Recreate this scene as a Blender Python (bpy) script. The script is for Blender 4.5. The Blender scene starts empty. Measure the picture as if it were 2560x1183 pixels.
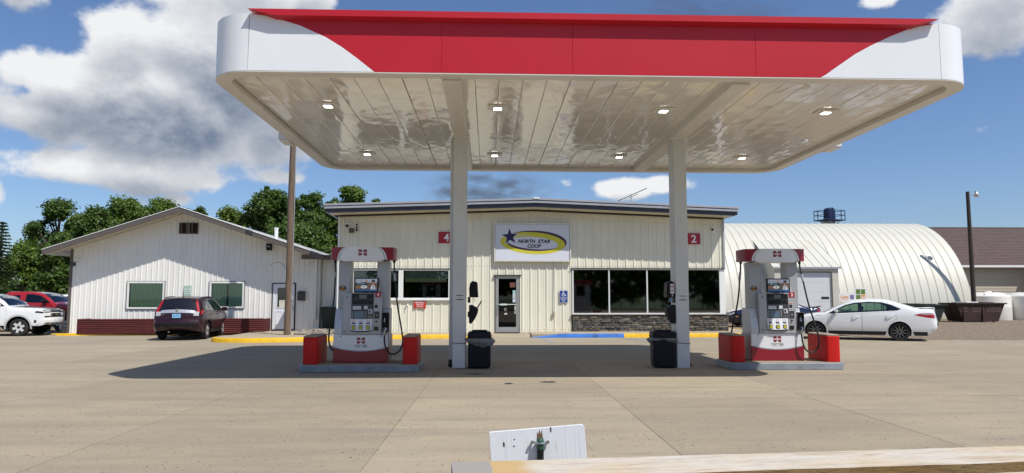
import bpy, bmesh, math, random
import numpy as np
from mathutils import Vector, Matrix
from mathutils.geometry import delaunay_2d_cdt

random.seed(7)
R = math.radians
SC = bpy.context.scene
COL = SC.collection

# ------------------------------------------------------------------ camera
cam_d = bpy.data.cameras.new('camera')
cam = bpy.data.objects.new('camera', cam_d)
COL.objects.link(cam)
cam.location = (0, 0, 1.55)
cam.rotation_euler = (R(90 + 5.035), 0, R(-1.427))
cam_d.sensor_width = 36
cam_d.lens = 36 * 1738.27 / 2560
cam_d.clip_start = 0.05
cam_d.clip_end = 3000
SC.camera = cam

# ------------------------------------------------------------------ light and exposure
SUN_EL, SUN_AZ = 55.1, 133.3          # azimuth clockwise from +Y
SC.view_settings.view_transform = 'Standard'
SC.view_settings.look = 'None'
SC.view_settings.exposure = 0.0
SC.view_settings.gamma = 1.0
SC.view_settings.use_curve_mapping = False
sd = bpy.data.lights.new('sun', 'SUN')
sd.energy = 4.8
sd.angle = R(0.53)
sd.color = (1.0, 0.955, 0.88)
sun = bpy.data.objects.new('sun', sd)
COL.objects.link(sun)
sun.rotation_euler = Vector((-0.507, 0.478, -1.0)).to_track_quat('-Z', 'Y').to_euler()
sun.location = (20, -20, 40)


def N(nt, kind, **kw):
    n = nt.nodes.new(kind)
    for k, v in kw.items():
        if k.startswith('i_'):
            key = k[2:]
            n.inputs[int(key) if key.isdigit() else key].default_value = v
        else:
            setattr(n, k, v)
    return n


def math_n(nt, op, a, b=None, c=None, clamp=False):
    n = nt.nodes.new('ShaderNodeMath')
    n.operation = op
    n.use_clamp = clamp
    for i, x in enumerate((a, b, c)):
        if x is None:
            continue
        if isinstance(x, (int, float)):
            n.inputs[i].default_value = x
        else:
            nt.links.new(x, n.inputs[i])
    return n.outputs[0]


def smooth_n(nt, x, lo, hi, t0=0.0, t1=1.0):
    n = nt.nodes.new('ShaderNodeMapRange')
    n.interpolation_type = 'SMOOTHSTEP'
    nt.links.new(x, n.inputs[0])
    n.inputs[1].default_value = lo
    n.inputs[2].default_value = hi
    n.inputs[3].default_value = t0
    n.inputs[4].default_value = t1
    return n.outputs[0]


def mix_n(nt, fac, a, b, kind='MIX'):
    n = nt.nodes.new('ShaderNodeMix')
    n.data_type = 'RGBA'
    n.blend_type = kind
    for i, x in ((0, fac), (6, a), (7, b)):
        if isinstance(x, (int, float)):
            n.inputs[i].default_value = x
        elif isinstance(x, (tuple, list)):
            n.inputs[i].default_value = tuple(x) + ((1,) if len(x) == 3 else ())
        else:
            nt.links.new(x, n.inputs[i])
    return n.outputs[2]


# ------------------------------------------------------------------ sky with cumulus clouds
def build_world():
    w = bpy.data.worlds.new('World')
    SC.world = w
    w.use_nodes = True
    nt = w.node_tree
    nt.nodes.clear()
    L = nt.links
    sky = N(nt, 'ShaderNodeTexSky', sky_type='NISHITA', sun_disc=False)
    sky.sun_elevation = R(SUN_EL)
    sky.sun_rotation = R(SUN_AZ)
    sky.air_density = 1.0
    sky.dust_density = 0.7
    sky.ozone_density = 2.6
    tc = N(nt, 'ShaderNodeTexCoord')
    d = tc.outputs['Generated']
    sep = N(nt, 'ShaderNodeSeparateXYZ')
    L.new(d, sep.inputs[0])
    az = math_n(nt, 'ARCTAN2', sep.outputs[0], sep.outputs[1])
    el = math_n(nt, 'ARCSINE', sep.outputs[2])

    def fbm(vec, scale, detail, rough, off=(0, 0, 0), dist=0.0):
        mp = N(nt, 'ShaderNodeMapping')
        L.new(vec, mp.inputs[0])
        mp.inputs['Location'].default_value = off
        mp.inputs['Scale'].default_value = (1, 1, 1.3)
        n = N(nt, 'ShaderNodeTexNoise')
        L.new(mp.outputs[0], n.inputs['Vector'])
        n.inputs['Scale'].default_value = scale
        n.inputs['Detail'].default_value = detail
        n.inputs['Roughness'].default_value = rough
        n.inputs['Distortion'].default_value = dist
        return n.outputs[0]

    # cloud banks of this afternoon: azimuth, elevation, half width, half height, weight
    banks = [(-25.5, 13.6, 9.6, 5.4, 1.05), (-22, 17.5, 7.0, 6.5, 1.0), (-22.0, 23.0, 6.6, 4.5, 1.0), (-18, 13, 4.5, 4.5, .9),
             (-32.5, 15.0, 4.0, 1.9, .9), (-27.5, 9.2, 8.5, 1.9, .92), (-35.2, 22.2, 2.3, 3.2, .95), (-35.0, 12.6, 2.6, 2.0, .8),
             (-36.3, 7.0, 1.4, 1.4, .85), (-28.6, 18.2, 3.4, 3.2, .95), (-32.6, 12.4, 3.6, 2.2, .95), (-17.2, 9.4, 3.0, 1.2, .8), (-24.5, 7.3, 1.8, .8, .6),
             (36.6, 19.5, 3.6, 3.6, .9), (30.3, 21.3, 2.0, .8, .72), (10.4, 8.8, 3.3, 1.1, .88), (13.5, 9.1, 2.4, .9, .74),
             (6.0, 9.4, 1.5, .8, .5), (36.0, 11.5, 1.8, .6, .42), (-15.0, 23.6, 2.6, 2.0, .85),
             (-62, 24, 16, 8, .95), (62, 20, 14, 7, .9), (-5, 52, 22, 9, .9), (115, 25, 22, 8, .9),
             (-120, 28, 20, 9, .95), (175, 22, 20, 7, .9), (50, 48, 14, 8, .85), (-75, 55, 16, 9, .85)]

    def bank_field(del_):
        acc = None
        for a, e, ra, re, wgt in banks:
            da = math_n(nt, 'MULTIPLY', math_n(nt, 'SUBTRACT', az, R(a)), 1 / R(ra))
            de = math_n(nt, 'MULTIPLY', math_n(nt, 'SUBTRACT', el, R(e - del_)), 1 / R(re))
            r2 = math_n(nt, 'ADD', math_n(nt, 'MULTIPLY', da, da), math_n(nt, 'MULTIPLY', de, de))
            g = math_n(nt, 'MULTIPLY', math_n(nt, 'EXPONENT', math_n(nt, 'MULTIPLY', r2, -.95)), wgt)
            acc = g if acc is None else math_n(nt, 'SMOOTH_MAX', acc, g, 0.18)
        return acc
    o1, o2 = (3.1, 0.4, 1.7), (3.1 + .012, 0.4 - .004, 1.7 + .030)
    n1 = fbm(d, 8.5, 12.0, .60, o1, .0)
    n2 = fbm(d, 8.5, 12.0, .60, o2, .0)
    m1 = fbm(d, 2.6, 4.0, .5, (7.7, 2.2, .3))
    A1, A2 = bank_field(0), bank_field(1.5)
    amp = lambda n, k: math_n(nt, 'MULTIPLY', math_n(nt, 'SUBTRACT', n, .5), k)
    d1 = math_n(nt, 'ADD', math_n(nt, 'ADD', A1, amp(n1, 1.42)), amp(m1, .4))
    d2 = math_n(nt, 'ADD', math_n(nt, 'ADD', A2, amp(n2, 1.42)), amp(m1, .4))
    alpha = math_n(nt, 'MULTIPLY', smooth_n(nt, d1, .36, .60), smooth_n(nt, el, .0, .05))
    # sunlit where the cloud thins upwards, grey underneath and inside
    up = math_n(nt, 'SUBTRACT', d1, d2)
    thin = smooth_n(nt, d1, .42, 1.0, .50, 0.0)
    light = math_n(nt, 'ADD', math_n(nt, 'ADD', math_n(nt, 'MULTIPLY', n1, .44), math_n(nt, 'MULTIPLY', up, 1.05)), thin)
    # brighter heads and rims of the big bank
    for a, e, ra, re, k in ((-23.5, 21.5, 5.0, 3.6, .55), (-33.0, 14.6, 2.6, 1.5, .5), (-26.2, 15.6, 2.2, 1.0, .32), (-28.5, 9.2, 6.0, 1.2, .42), (-29.5, 18.5, 2.4, 2.4, .4),
                            (36.5, 20.5, 3, 3, .2), (10, 9.4, 3, 1, .3), (-24.0, 13.0, 5.5, 2.2, -.05)):
        da = math_n(nt, 'MULTIPLY', math_n(nt, 'SUBTRACT', az, R(a)), 1 / R(ra))
        de = math_n(nt, 'MULTIPLY', math_n(nt, 'SUBTRACT', el, R(e)), 1 / R(re))
        r2 = math_n(nt, 'ADD', math_n(nt, 'MULTIPLY', da, da), math_n(nt, 'MULTIPLY', de, de))
        light = math_n(nt, 'ADD', light, math_n(nt, 'MULTIPLY', math_n(nt, 'EXPONENT', math_n(nt, 'MULTIPLY', r2, -1.0)), k))
    light = math_n(nt, 'MAXIMUM', math_n(nt, 'MINIMUM', light, 1.0), .0)
    shade = mix_n(nt, light, (1.9, 2.45, 3.45), (9.0, 9.1, 9.3))
    out = mix_n(nt, alpha, mix_n(nt, 1.0, sky.outputs[0], (.90, 1.02, 1.22), 'MULTIPLY'), shade)
    bg = N(nt, 'ShaderNodeBackground')
    bg.inputs['Strength'].default_value = 0.098
    L.new(out, bg.inputs['Color'])
    wo = N(nt, 'ShaderNodeOutputWorld')
    L.new(bg.outputs[0], wo.inputs['Surface'])
    w.cycles.sampling_method = 'MANUAL'
    w.cycles.sample_map_resolution = 512


build_world()


# ------------------------------------------------------------------ materials
MATS = {}


def M(name, col, rough=.5, metal=0.0, var=0.0, vscale=3.0, bump=0.0, bscale=40.0, coat=0.0, spec=.5,
      stretch=(1, 1, 1), dirt=None, dscale=1.2, dlo=.55, dhi=.8, emit=0.0, coords='Object', island=0.0):
    """principled material with procedural colour variation, relief and stains"""
    if name in MATS:
        return MATS[name]
    m = bpy.data.materials.new(name)
    m.use_nodes = True
    nt = m.node_tree
    b = nt.nodes['Principled BSDF']
    b.inputs['Roughness'].default_value = rough
    b.inputs['Metallic'].default_value = metal
    b.inputs['Coat Weight'].default_value = coat
    b.inputs['Coat Roughness'].default_value = .04
    b.inputs['Specular IOR Level'].default_value = spec
    c = None
    tc = N(nt, 'ShaderNodeTexCoord')
    mp = N(nt, 'ShaderNodeMapping')
    mp.inputs['Scale'].default_value = stretch
    nt.links.new(tc.outputs[coords], mp.inputs[0])
    base = tuple(col) + (1,)
    if var:
        n = N(nt, 'ShaderNodeTexNoise', i_Scale=vscale, i_Detail=5.0, i_Roughness=.62)
        nt.links.new(mp.outputs[0], n.inputs['Vector'])
        lo = tuple(max(0, x * (1 - var)) for x in col)
        hi = tuple(min(1, x * (1 + var)) for x in col)
        c = mix_n(nt, smooth_n(nt, n.outputs[0], .28, .72), lo, hi)
    if island:
        g = N(nt, 'ShaderNodeNewGeometry')
        oi = N(nt, 'ShaderNodeObjectInfo')
        k = math_n(nt, 'FRACT', math_n(nt, 'ADD', g.outputs['Random Per Island'], oi.outputs['Random']))
        s = smooth_n(nt, k, 0, 1, 1 - island, 1 + island)
        c = mix_n(nt, 1.0, c if c else base, s, 'MULTIPLY')
    if dirt:
        n = N(nt, 'ShaderNodeTexNoise', i_Scale=dscale, i_Detail=7.0, i_Roughness=.7)
        nt.links.new(mp.outputs[0], n.inputs['Vector'])
        c = mix_n(nt, smooth_n(nt, n.outputs[0], dlo, dhi, 0, 1), c if c else base, dirt)
    if c is None:
        b.inputs['Base Color'].default_value = base
    else:
        nt.links.new(c, b.inputs['Base Color'])
    if bump:
        n = N(nt, 'ShaderNodeTexNoise', i_Scale=bscale, i_Detail=4.0)
        nt.links.new(mp.outputs[0], n.inputs['Vector'])
        bp = N(nt, 'ShaderNodeBump', i_Strength=bump, i_Distance=.02)
        nt.links.new(n.outputs[0], bp.inputs['Height'])
        nt.links.new(bp.outputs[0], b.inputs['Normal'])
    if emit:
        b.inputs['Emission Color'].default_value = base
        b.inputs['Emission Strength'].default_value = emit
    MATS[name] = m
    return m


def glass_mat(name, tint=(.4, .5, .45), clear=.6, rough=.02, base=0.0):
    """thin pane: partly see-through, mirror-like at grazing angles"""
    if name in MATS:
        return MATS[name]
    m = bpy.data.materials.new(name)
    m.use_nodes = True
    nt = m.node_tree
    nt.nodes.clear()
    tr = N(nt, 'ShaderNodeBsdfTransparent')
    tr.inputs[0].default_value = tuple(t * clear for t in tint) + (1,)
    gl = N(nt, 'ShaderNodeBsdfGlossy')
    gl.inputs['Roughness'].default_value = rough
    gl.inputs['Color'].default_value = (.95, .97, 1, 1)
    fr = N(nt, 'ShaderNodeFresnel', i_IOR=1.5)
    k = math_n(nt, 'ADD', math_n(nt, 'MULTIPLY', fr.outputs[0], 1.7), base, clamp=True)
    mx = N(nt, 'ShaderNodeMixShader')
    nt.links.new(k, mx.inputs[0])
    nt.links.new(tr.outputs[0], mx.inputs[1])
    nt.links.new(gl.outputs[0], mx.inputs[2])
    o = N(nt, 'ShaderNodeOutputMaterial')
    nt.links.new(mx.outputs[0], o.inputs['Surface'])
    MATS[name] = m
    return m


# ------------------------------------------------------------------ mesh builder
class MB:
    def __init__(self):
        self.v, self.f, self.m = [], [], []

    def add(self, vs, fs, mi=0):
        o = len(self.v)
        self.v += [tuple(p) for p in vs]
        self.f += [tuple(i + o for i in f) for f in fs]
        self.m += [mi] * len(fs)
        return self

    def box(self, x0, x1, y0, y1, z0, z1, mi=0):
        return self.add([(x0, y0, z0), (x1, y0, z0), (x1, y1, z0), (x0, y1, z0), (x0, y0, z1), (x1, y0, z1), (x1, y1, z1), (x0, y1, z1)],
                        [(0, 3, 2, 1), (4, 5, 6, 7), (0, 1, 5, 4), (1, 2, 6, 5), (2, 3, 7, 6), (3, 0, 4, 7)], mi)

    def prism(self, poly, y0, y1, mi=0, ax='xz'):
        """polygon given in the plane ax, pushed through from y0 to y1 along the third axis"""
        n = len(poly)
        if ax == 'xz':
            mk = lambda p, t: (p[0], t, p[1])
        elif ax == 'xy':
            mk = lambda p, t: (p[0], p[1], t)
        else:
            mk = lambda p, t: (t, p[0], p[1])
        a = sum(poly[i][0] * poly[(i + 1) % n][1] - poly[(i + 1) % n][0] * poly[i][1] for i in range(n))
        pl = list(poly) if a > 0 else list(poly)[::-1]
        vs = [mk(p, y0) for p in pl] + [mk(p, y1) for p in pl]
        side = [(i, (i + 1) % n, n + (i + 1) % n, n + i) for i in range(n)]
        fs = [tuple(range(n)), tuple(range(2 * n - 1, n - 1, -1))] + [s[::-1] for s in side]
        if ax != 'xz':
            fs = [f[::-1] for f in fs]
        return self.add(vs, fs, mi)

    def tube(self, pts, r, n=8, mi=0, cap=True):
        pts = [Vector(p) for p in pts]
        rs = r if isinstance(r, (list, tuple)) else [r] * len(pts)
        t0 = (pts[1] - pts[0]).normalized()
        up = Vector((0, 0, 1)) if abs(t0.z) < .9 else Vector((1, 0, 0))
        nrm = t0.cross(up).normalized()
        vs, fs = [], []
        for i, p in enumerate(pts):
            t = (pts[min(i + 1, len(pts) - 1)] - pts[max(i - 1, 0)]).normalized()
            nrm = (nrm - t * nrm.dot(t)).normalized()
            bn = t.cross(nrm)
            for k in range(n):
                a = 2 * math.pi * k / n
                vs.append(p + (nrm * math.cos(a) + bn * math.sin(a)) * rs[i])
        for i in range(len(pts) - 1):
            for k in range(n):
                fs.append((i * n + k, i * n + (k + 1) % n, (i + 1) * n + (k + 1) % n, (i + 1) * n + k))
        if cap:
            fs.append(tuple(range(n - 1, -1, -1)))
            fs.append(tuple((len(pts) - 1) * n + k for k in range(n)))
        return self.add(vs, fs, mi)

    def lathe(self, prof, n=24, axis='z', c=(0, 0, 0), mi=0, cap=True):
        vs, fs = [], []
        for r, h in prof:
            for k in range(n):
                a = 2 * math.pi * k / n
                x, y = r * math.cos(a), r * math.sin(a)
                p = {'z': (x, y, h), 'y': (x, h, y), 'x': (h, x, y)}[axis]
                vs.append((p[0] + c[0], p[1] + c[1], p[2] + c[2]))
        for i in range(len(prof) - 1):
            for k in range(n):
                q = (i * n + k, i * n + (k + 1) % n, (i + 1) * n + (k + 1) % n, (i + 1) * n + k)
                fs.append(q if axis != 'y' else q[::-1])
        e0, e1 = tuple(range(n - 1, -1, -1)), tuple((len(prof) - 1) * n + k for k in range(n))
        if cap and prof[0][0] > 1e-4:
            fs.append(e0 if axis != 'y' else e0[::-1])
        if cap and prof[-1][0] > 1e-4:
            fs.append(e1 if axis != 'y' else e1[::-1])
        return self.add(vs, fs, mi)

    def build(self, name, mats, parent=None, smooth=False, bevel=0.0, seg=1, loc=None, rot=None, angle=35, weld=0.0, fix=False):
        me = bpy.data.meshes.new(name)
        me.from_pydata([tuple(p) for p in self.v], [], self.f)
        mats = mats if isinstance(mats, (list, tuple)) else [mats]
        for mt in mats:
            me.materials.append(mt)
        if len(mats) > 1:
            me.polygons.foreach_set('material_index', self.m)
        if weld or fix:
            bm = bmesh.new()
            bm.from_mesh(me)
            if weld:
                bmesh.ops.remove_doubles(bm, verts=bm.verts, dist=weld)
            if fix:
                bmesh.ops.recalc_face_normals(bm, faces=bm.faces)
            bm.to_mesh(me)
            bm.free()
        if smooth:
            me.polygons.foreach_set('use_smooth', [True] * len(me.polygons))
            if angle:
                me.set_sharp_from_angle(angle=R(angle))
        me.update()
        ob = bpy.data.objects.new(name, me)
        COL.objects.link(ob)
        if parent:
            ob.parent = parent
        if loc is not None:
            ob.location = loc
        if rot is not None:
            ob.rotation_euler = rot
        if bevel:
            md = ob.modifiers.new('bevel', 'BEVEL')
            md.width = bevel
            md.segments = seg
            md.limit_method = 'ANGLE'
            md.angle_limit = R(40)
        return ob


def tag(o, label, cat, group=None):
    o['label'] = label
    o['category'] = cat
    if group:
        o['group'] = group
    return o


def thing(name, label, cat, loc=(0, 0, 0), rz=0.0, group=None):
    o = bpy.data.objects.new(name, None)
    o.empty_display_size = .2
    COL.objects.link(o)
    o.location = loc
    o.rotation_euler = (0, 0, rz)
    return tag(o, label, cat, group)


def struct(o):
    o['kind'] = 'structure'
    return o


def stuff(o):
    o['kind'] = 'stuff'
    return o


def share(o, parent=None, loc=None, rot=None):
    """a further piece that shares the mesh of o"""
    c = o.copy()
    COL.objects.link(c)
    if parent is not None:
        c.parent = parent
    if loc is not None:
        c.location = loc
    if rot is not None:
        c.rotation_euler = rot
    return c


def lettering(txt, w, h, mat, parent, x, y, z, name='lettering', shear=0.0, bold=0.0, spacing=1.0, face='-y', depth=.0015, line=1.0):
    """flat print centred on x, z of a board that faces -Y (or another side)"""
    cu = bpy.data.curves.new(name, 'FONT')
    cu.body = txt
    cu.align_x = 'CENTER'
    cu.shear = shear
    cu.offset = bold
    cu.space_character = spacing
    cu.space_line = line
    cu.resolution_u = 3
    ob = bpy.data.objects.new(name, cu)
    me = bpy.data.meshes.new_from_object(ob)
    bpy.data.objects.remove(ob)
    n = len(me.vertices)
    co = np.empty(n * 3)
    me.vertices.foreach_get('co', co)
    co = co.reshape(-1, 3)
    lo, hi = co.min(0), co.max(0)
    sx = w / max(1e-6, hi[0] - lo[0])
    sy = h / max(1e-6, hi[1] - lo[1]) if h else sx
    a = (co[:, 0] - (lo[0] + hi[0]) / 2) * sx
    b = (co[:, 1] - (lo[1] + hi[1]) / 2) * sy
    zero = np.zeros(n)
    if face == '-y':
        out = np.stack([a + x, zero + y, b + z], 1)
    elif face == '+x':
        out = np.stack([zero + x, a + y, b + z], 1)
    elif face == '-x':
        out = np.stack([zero + x, -a + y, b + z], 1)
    me.vertices.foreach_set('co', out.reshape(-1))
    me.name = name
    me.materials.clear()
    me.materials.append(mat)
    me.update()
    o = bpy.data.objects.new(name, me)
    COL.objects.link(o)
    if parent:
        o.parent = parent
    return o


def arc(cx, cz, r, a0, a1, n):
    return [(cx + r * math.cos(R(a0 + (a1 - a0) * i / n)), cz + r * math.sin(R(a0 + (a1 - a0) * i / n))) for i in range(n + 1)]


def smooth_path(pts, k=6):
    """Catmull-Rom through the points"""
    P = [Vector(p) for p in pts]
    P = [P[0] * 2 - P[1]] + P + [P[-1] * 2 - P[-2]]
    out = []
    for i in range(1, len(P) - 2):
        for j in range(k):
            t = j / k
            out.append(.5 * ((2 * P[i]) + (P[i + 1] - P[i - 1]) * t + (2 * P[i - 1] - 5 * P[i] + 4 * P[i + 1] - P[i + 2]) * t * t
                             + (3 * P[i] - P[i - 1] - 3 * P[i + 1] + P[i + 2]) * t ** 3))
    out.append(P[-2])
    return out

# ================================================================== palette
concrete = M('concrete', (.335, .295, .238), .92)
def concrete_nodes(m, scale=1.0, dark=1.0):
    nt = m.node_tree
    b = nt.nodes['Principled BSDF']
    geo = N(nt, 'ShaderNodeNewGeometry')
    mp = N(nt, 'ShaderNodeMapping')
    mp.inputs['Scale'].default_value = (.35, 1, 1)
    nt.links.new(geo.outputs['Position'], mp.inputs[0])
    def nz(vec, s, dt, rg):
        n = N(nt, 'ShaderNodeTexNoise', i_Scale=s, i_Detail=dt, i_Roughness=rg)
        nt.links.new(vec, n.inputs['Vector'])
        return n.outputs[0]
    pos = geo.outputs['Position']
    big = smooth_n(nt, nz(mp.outputs[0], .32, 6, .62), .3, .72)
    mid = smooth_n(nt, nz(mp.outputs[0], 1.7, 6, .66), .34, .74)
    fine = nz(pos, 55, 3, .7)
    grit = nz(pos, 170, 2, .6)
    c = mix_n(nt, big, (0.394 * dark, 0.329 * dark, 0.234 * dark), (0.313 * dark, 0.269 * dark, 0.198 * dark))
    c = mix_n(nt, math_n(nt, 'MULTIPLY', mid, .8), c, (0.281 * dark, 0.245 * dark, 0.184 * dark))
    c = mix_n(nt, smooth_n(nt, fine, .52, .72), c, (0.493 * dark, 0.421 * dark, 0.312 * dark))
    c = mix_n(nt, smooth_n(nt, grit, .55, .70, 0, .8), c, (.16, .14, .115))
    oi = N(nt, 'ShaderNodeObjectInfo')
    c = mix_n(nt, 1.0, c, smooth_n(nt, oi.outputs['Random'], 0, 1, .93, 1.05), 'MULTIPLY')
    # long tyre-dust streaks
    mp2 = N(nt, 'ShaderNodeMapping')
    mp2.inputs['Scale'].default_value = (.12, 1.6, 1)
    mp2.inputs['Rotation'].default_value = (0, 0, .06)
    nt.links.new(pos, mp2.inputs[0])
    st = smooth_n(nt, nz(mp2.outputs[0], 1.4, 6, .72), .50, .74, 0, .75)
    c = mix_n(nt, st, c, (0.226 * dark, 0.204 * dark, 0.165 * dark))
    vo = N(nt, 'ShaderNodeTexVoronoi', i_Scale=3.4)
    nt.links.new(pos, vo.inputs['Vector'])
    spots = smooth_n(nt, vo.outputs['Distance'], .035, .06, .7, 0)
    c = mix_n(nt, spots, c, (.07, .062, .055))
    # pitted surface: small pores of uneven size, in drifts
    for sc_, thr, r0 in ((10.0, .55, .22), (21.0, .35, .30)):
        v2 = N(nt, 'ShaderNodeTexVoronoi', i_Scale=sc_)
        nt.links.new(pos, v2.inputs['Vector'])
        sx = N(nt, 'ShaderNodeSeparateColor')
        nt.links.new(v2.outputs['Color'], sx.inputs[0])
        rad = math_n(nt, 'MULTIPLY', smooth_n(nt, sx.outputs[0], thr, 1.0), r0)
        hit = math_n(nt, 'MULTIPLY', smooth_n(nt, math_n(nt, 'SUBTRACT', rad, v2.outputs['Distance']), .0, .05), smooth_n(nt, nz(pos, 1.1, 4, .6), .38, .60, .3, 1.0))
        c = mix_n(nt, math_n(nt, 'MULTIPLY', hit, .8), c, (.07, .062, .053))
    # pale scuffs and dragged dirt
    mp3 = N(nt, 'ShaderNodeMapping')
    mp3.inputs['Scale'].default_value = (.5, 5, 1)
    mp3.inputs['Rotation'].default_value = (0, 0, -.12)
    nt.links.new(pos, mp3.inputs[0])
    c = mix_n(nt, smooth_n(nt, nz(mp3.outputs[0], 1.6, 6, .7), .60, .74, 0, .5), c, (0.184 * dark, 0.168 * dark, 0.145 * dark))
    c = mix_n(nt, smooth_n(nt, nz(mp3.outputs[0], 3.1, 5, .7), .62, .72, 0, .45), c, (0.546 * dark, 0.493 * dark, 0.410 * dark))
    nt.links.new(c, b.inputs['Base Color'])
    bp = N(nt, 'ShaderNodeBump', i_Strength=.5, i_Distance=.012)
    nt.links.new(fine, bp.inputs['Height'])
    nt.links.new(bp.outputs[0], b.inputs['Normal'])
    b.inputs['Specular IOR Level'].default_value = .25
concrete_nodes(concrete)
walk_conc = M('walk_concrete', (.4, .36, .3), .9)
concrete_nodes(walk_conc, 1, 1.12)
joint_dark = M('joint_filler', (.15, .135, .115), .95)
gravel_m = M('gravel_dirt', (.205, .155, .108), .95, var=.5, vscale=5, bump=1.0, bscale=26, coords='Object', dirt=(.15, .112, .075), dscale=.7)
grass_m = M('lawn', (.07, .11, .035), .9, var=.4, vscale=2.0, bump=.8, bscale=60)
red_p = M('fascia_red', (.50, .016, .028), .4, var=.04, vscale=1.2, spec=.35)
white_p = M('fascia_white', (.82, .835, .845), .3, var=.02, vscale=1.0, coat=.2)
lamp_white = M('lamp_lens', (1.0, .97, .9), .3, emit=9.0)
col_grey = M('column_grey', (.62, .63, .63), .42, var=.05, vscale=1.4, dirt=(.52, .52, .50), dscale=1.7)
dark_metal = M('dark_metal', (.02, .02, .023), .45)
black_plastic = M('black_plastic', (.008, .008, .010), .5, var=.3, vscale=6, spec=.25)
steel = M('steel', (.5, .5, .5), .3, 1.0)
white_print = M('white_print', (.8, .8, .8), .5)
black_print = M('black_print', (.015, .015, .017), .5)
red_print = M('red_print', (.36, .012, .03), .4)
rubber = M('rubber', (.016, .016, .017), .7)

# ================================================================== ground
g = MB().add([(-1500, -600, -.035), (1500, -600, -.035), (1500, 2500, -.035), (-1500, 2500, -.035)], [(0, 1, 2, 3)])
struct(g.build('ground', grass_m))
# dirt and gravel yard to the right and behind
struct(MB().add([(-70, 24, -.022), (140, 24, -.022), (140, 100, -.022), (-70, 100, -.022)], [(0, 1, 2, 3)]).build('gravel_yard', gravel_m))

# forecourt: slabs of poured concrete with open joints
lot = struct(MB().add([(-60.5, -26, -.014), (60, -26, -.014), (60, 32.8, -.014), (-60.5, 32.8, -.014)], [(0, 1, 2, 3)]).build('forecourt', joint_dark))
slab_me = {}
ROWS = [-25.6, -19.5, -13.4, -7.3, -1.2, 4.9, 11.0, 17.1, 23.2, 28.2, 32.8]
def gravel_edge(x):
    return 40 if x < 14.6 else 26.0 - (x - 14.6) * .09
for i in range(-19, 20):
    xa, xb = -1.2 + 3.05 * i, -1.2 + 3.05 * (i + 1)
    for j in range(len(ROWS) - 1):
        ya, yb = ROWS[j], ROWS[j + 1]
        if abs(xa) > 30 and yb < 11:
            continue
        e0, e1 = gravel_edge(xa), gravel_edge(xb)
        if ya >= min(e0, e1):
            continue
        q = .0036
        rnd = [random.uniform(-.0015, .0015) for _ in range(4)]
        pts = [(xa + q, ya + q), (xb - q, ya + q), (xb - q, min(yb, e1) - q), (xa + q, min(yb, e0) - q)]
        top = [(p[0], p[1], r) for p, r in zip(pts, rnd)]
        bot = [(p[0], p[1], -.03) for p in pts]
        b = MB().add(bot + top, [(4, 5, 6, 7), (0, 1, 5, 4), (1, 2, 6, 5), (2, 3, 7, 6), (3, 0, 4, 7)])
        b.build('slab', concrete, lot)
# the yard comes up over the slab ends on the right
yd = MB()
rr = random.Random(4)
edge = []
for k in range(120):
    x = 14.4 + k * 1.0
    edge.append((x, gravel_edge(max(x, 14.7)) - .15 + rr.uniform(-.22, .16) + (.9 if k == 0 else 0)))
vs, fs = [], []
for k, (x, y) in enumerate(edge):
    vs += [(x, y, .004), (x, y + 1.2, .012), (x, 34, .016), (x, 70, .016)]
    if k:
        o = 4 * (k - 1)
        for t in range(3):
            fs.append((o + t, o + 4 + t, o + 5 + t, o + 1 + t))
struct(yd.add(vs, fs).build('dirt_yard', gravel_m))

# oil stains on the concrete (real dark residue, flat)
oil_m = M('oil_stain', (.045, .04, .036), .55, var=.3, vscale=8)
def stain(x, y, rx, ry, seed):
    rn = random.Random(seed)
    pts = []
    for k in range(22):
        a = 2 * math.pi * k / 22
        s = rn.uniform(.72, 1.1)
        pts.append((x + rx * s * math.cos(a), y + ry * s * math.sin(a), .0045))
    o = MB().add(pts, [tuple(range(22))]).build('oil_stain', oil_m)
    return tag(o, {1: 'long dark oil stain beside the left bin, at the edge of the canopy shade', 2: 'round dark oil spot on sunlit concrete, the left one of two',
                   3: 'wider dark oil spot on sunlit concrete, right of the small one'}[seed], 'stain', 'oil stains on the forecourt')
stain(-.4, 14.38, .22, .09, 1)
stain(.26, 12.78, .09, .1, 2)
stain(1.0, 13.0, .16, .11, 3)

# ------------------------------------------------------------------ pavements and kerbs
yellow_m = M('kerb_yellow', (.72, .43, .012), .7, var=.12, vscale=5, dirt=(.42, .36, .27), dscale=2.4, dlo=.6, dhi=.74, bump=.3, bscale=30)
blue_m = M('kerb_blue', (.035, .17, .56), .65, var=.12, vscale=5, dirt=(.02, .08, .3), dscale=1.1, dlo=.5, dhi=.62, bump=.3, bscale=30)
edge_m = [(-10.05, 25.15), (-9.7, 24.62), (-8.6, 24.42), (-7.9, 24.5), (-5.9, 25.15), (-3.85, 26.4), (-1.8, 26.72), (-.1, 26.95)]
edge_r = [(1.45, 27.15), (2.6, 27.18), (5.05, 27.2), (9.4, 27.45), (10.35, 27.6)]
def kerb_strip(pts, h0, h1, mat, name):
    """upright face, rounded nose and painted top of a kerb following pts; height runs from h0 to h1"""
    b = MB()
    vs, fs = [], []
    n = len(pts)
    for i, (x, y) in enumerate(pts):
        p0, p1 = pts[max(0, i - 1)], pts[min(n - 1, i + 1)]
        d = Vector((p1[0] - p0[0], p1[1] - p0[1])).normalized()
        nx, ny = -d.y, d.x
        hh = h0 + (h1 - h0) * i / (n - 1)
        for o, z in ((0, -.02), (.012, hh - .03), (.035, hh + .002), (.15, hh + .008)):
            vs.append((x + nx * o, y + ny * o, z))
        if i:
            k = 4 * (i - 1)
            for t in range(3):
                fs.append((k + t, k + 4 + t, k + 5 + t, k + 1 + t))
    b.add(vs, fs)
    return b.build(name, mat, None, smooth=True, angle=50)
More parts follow.
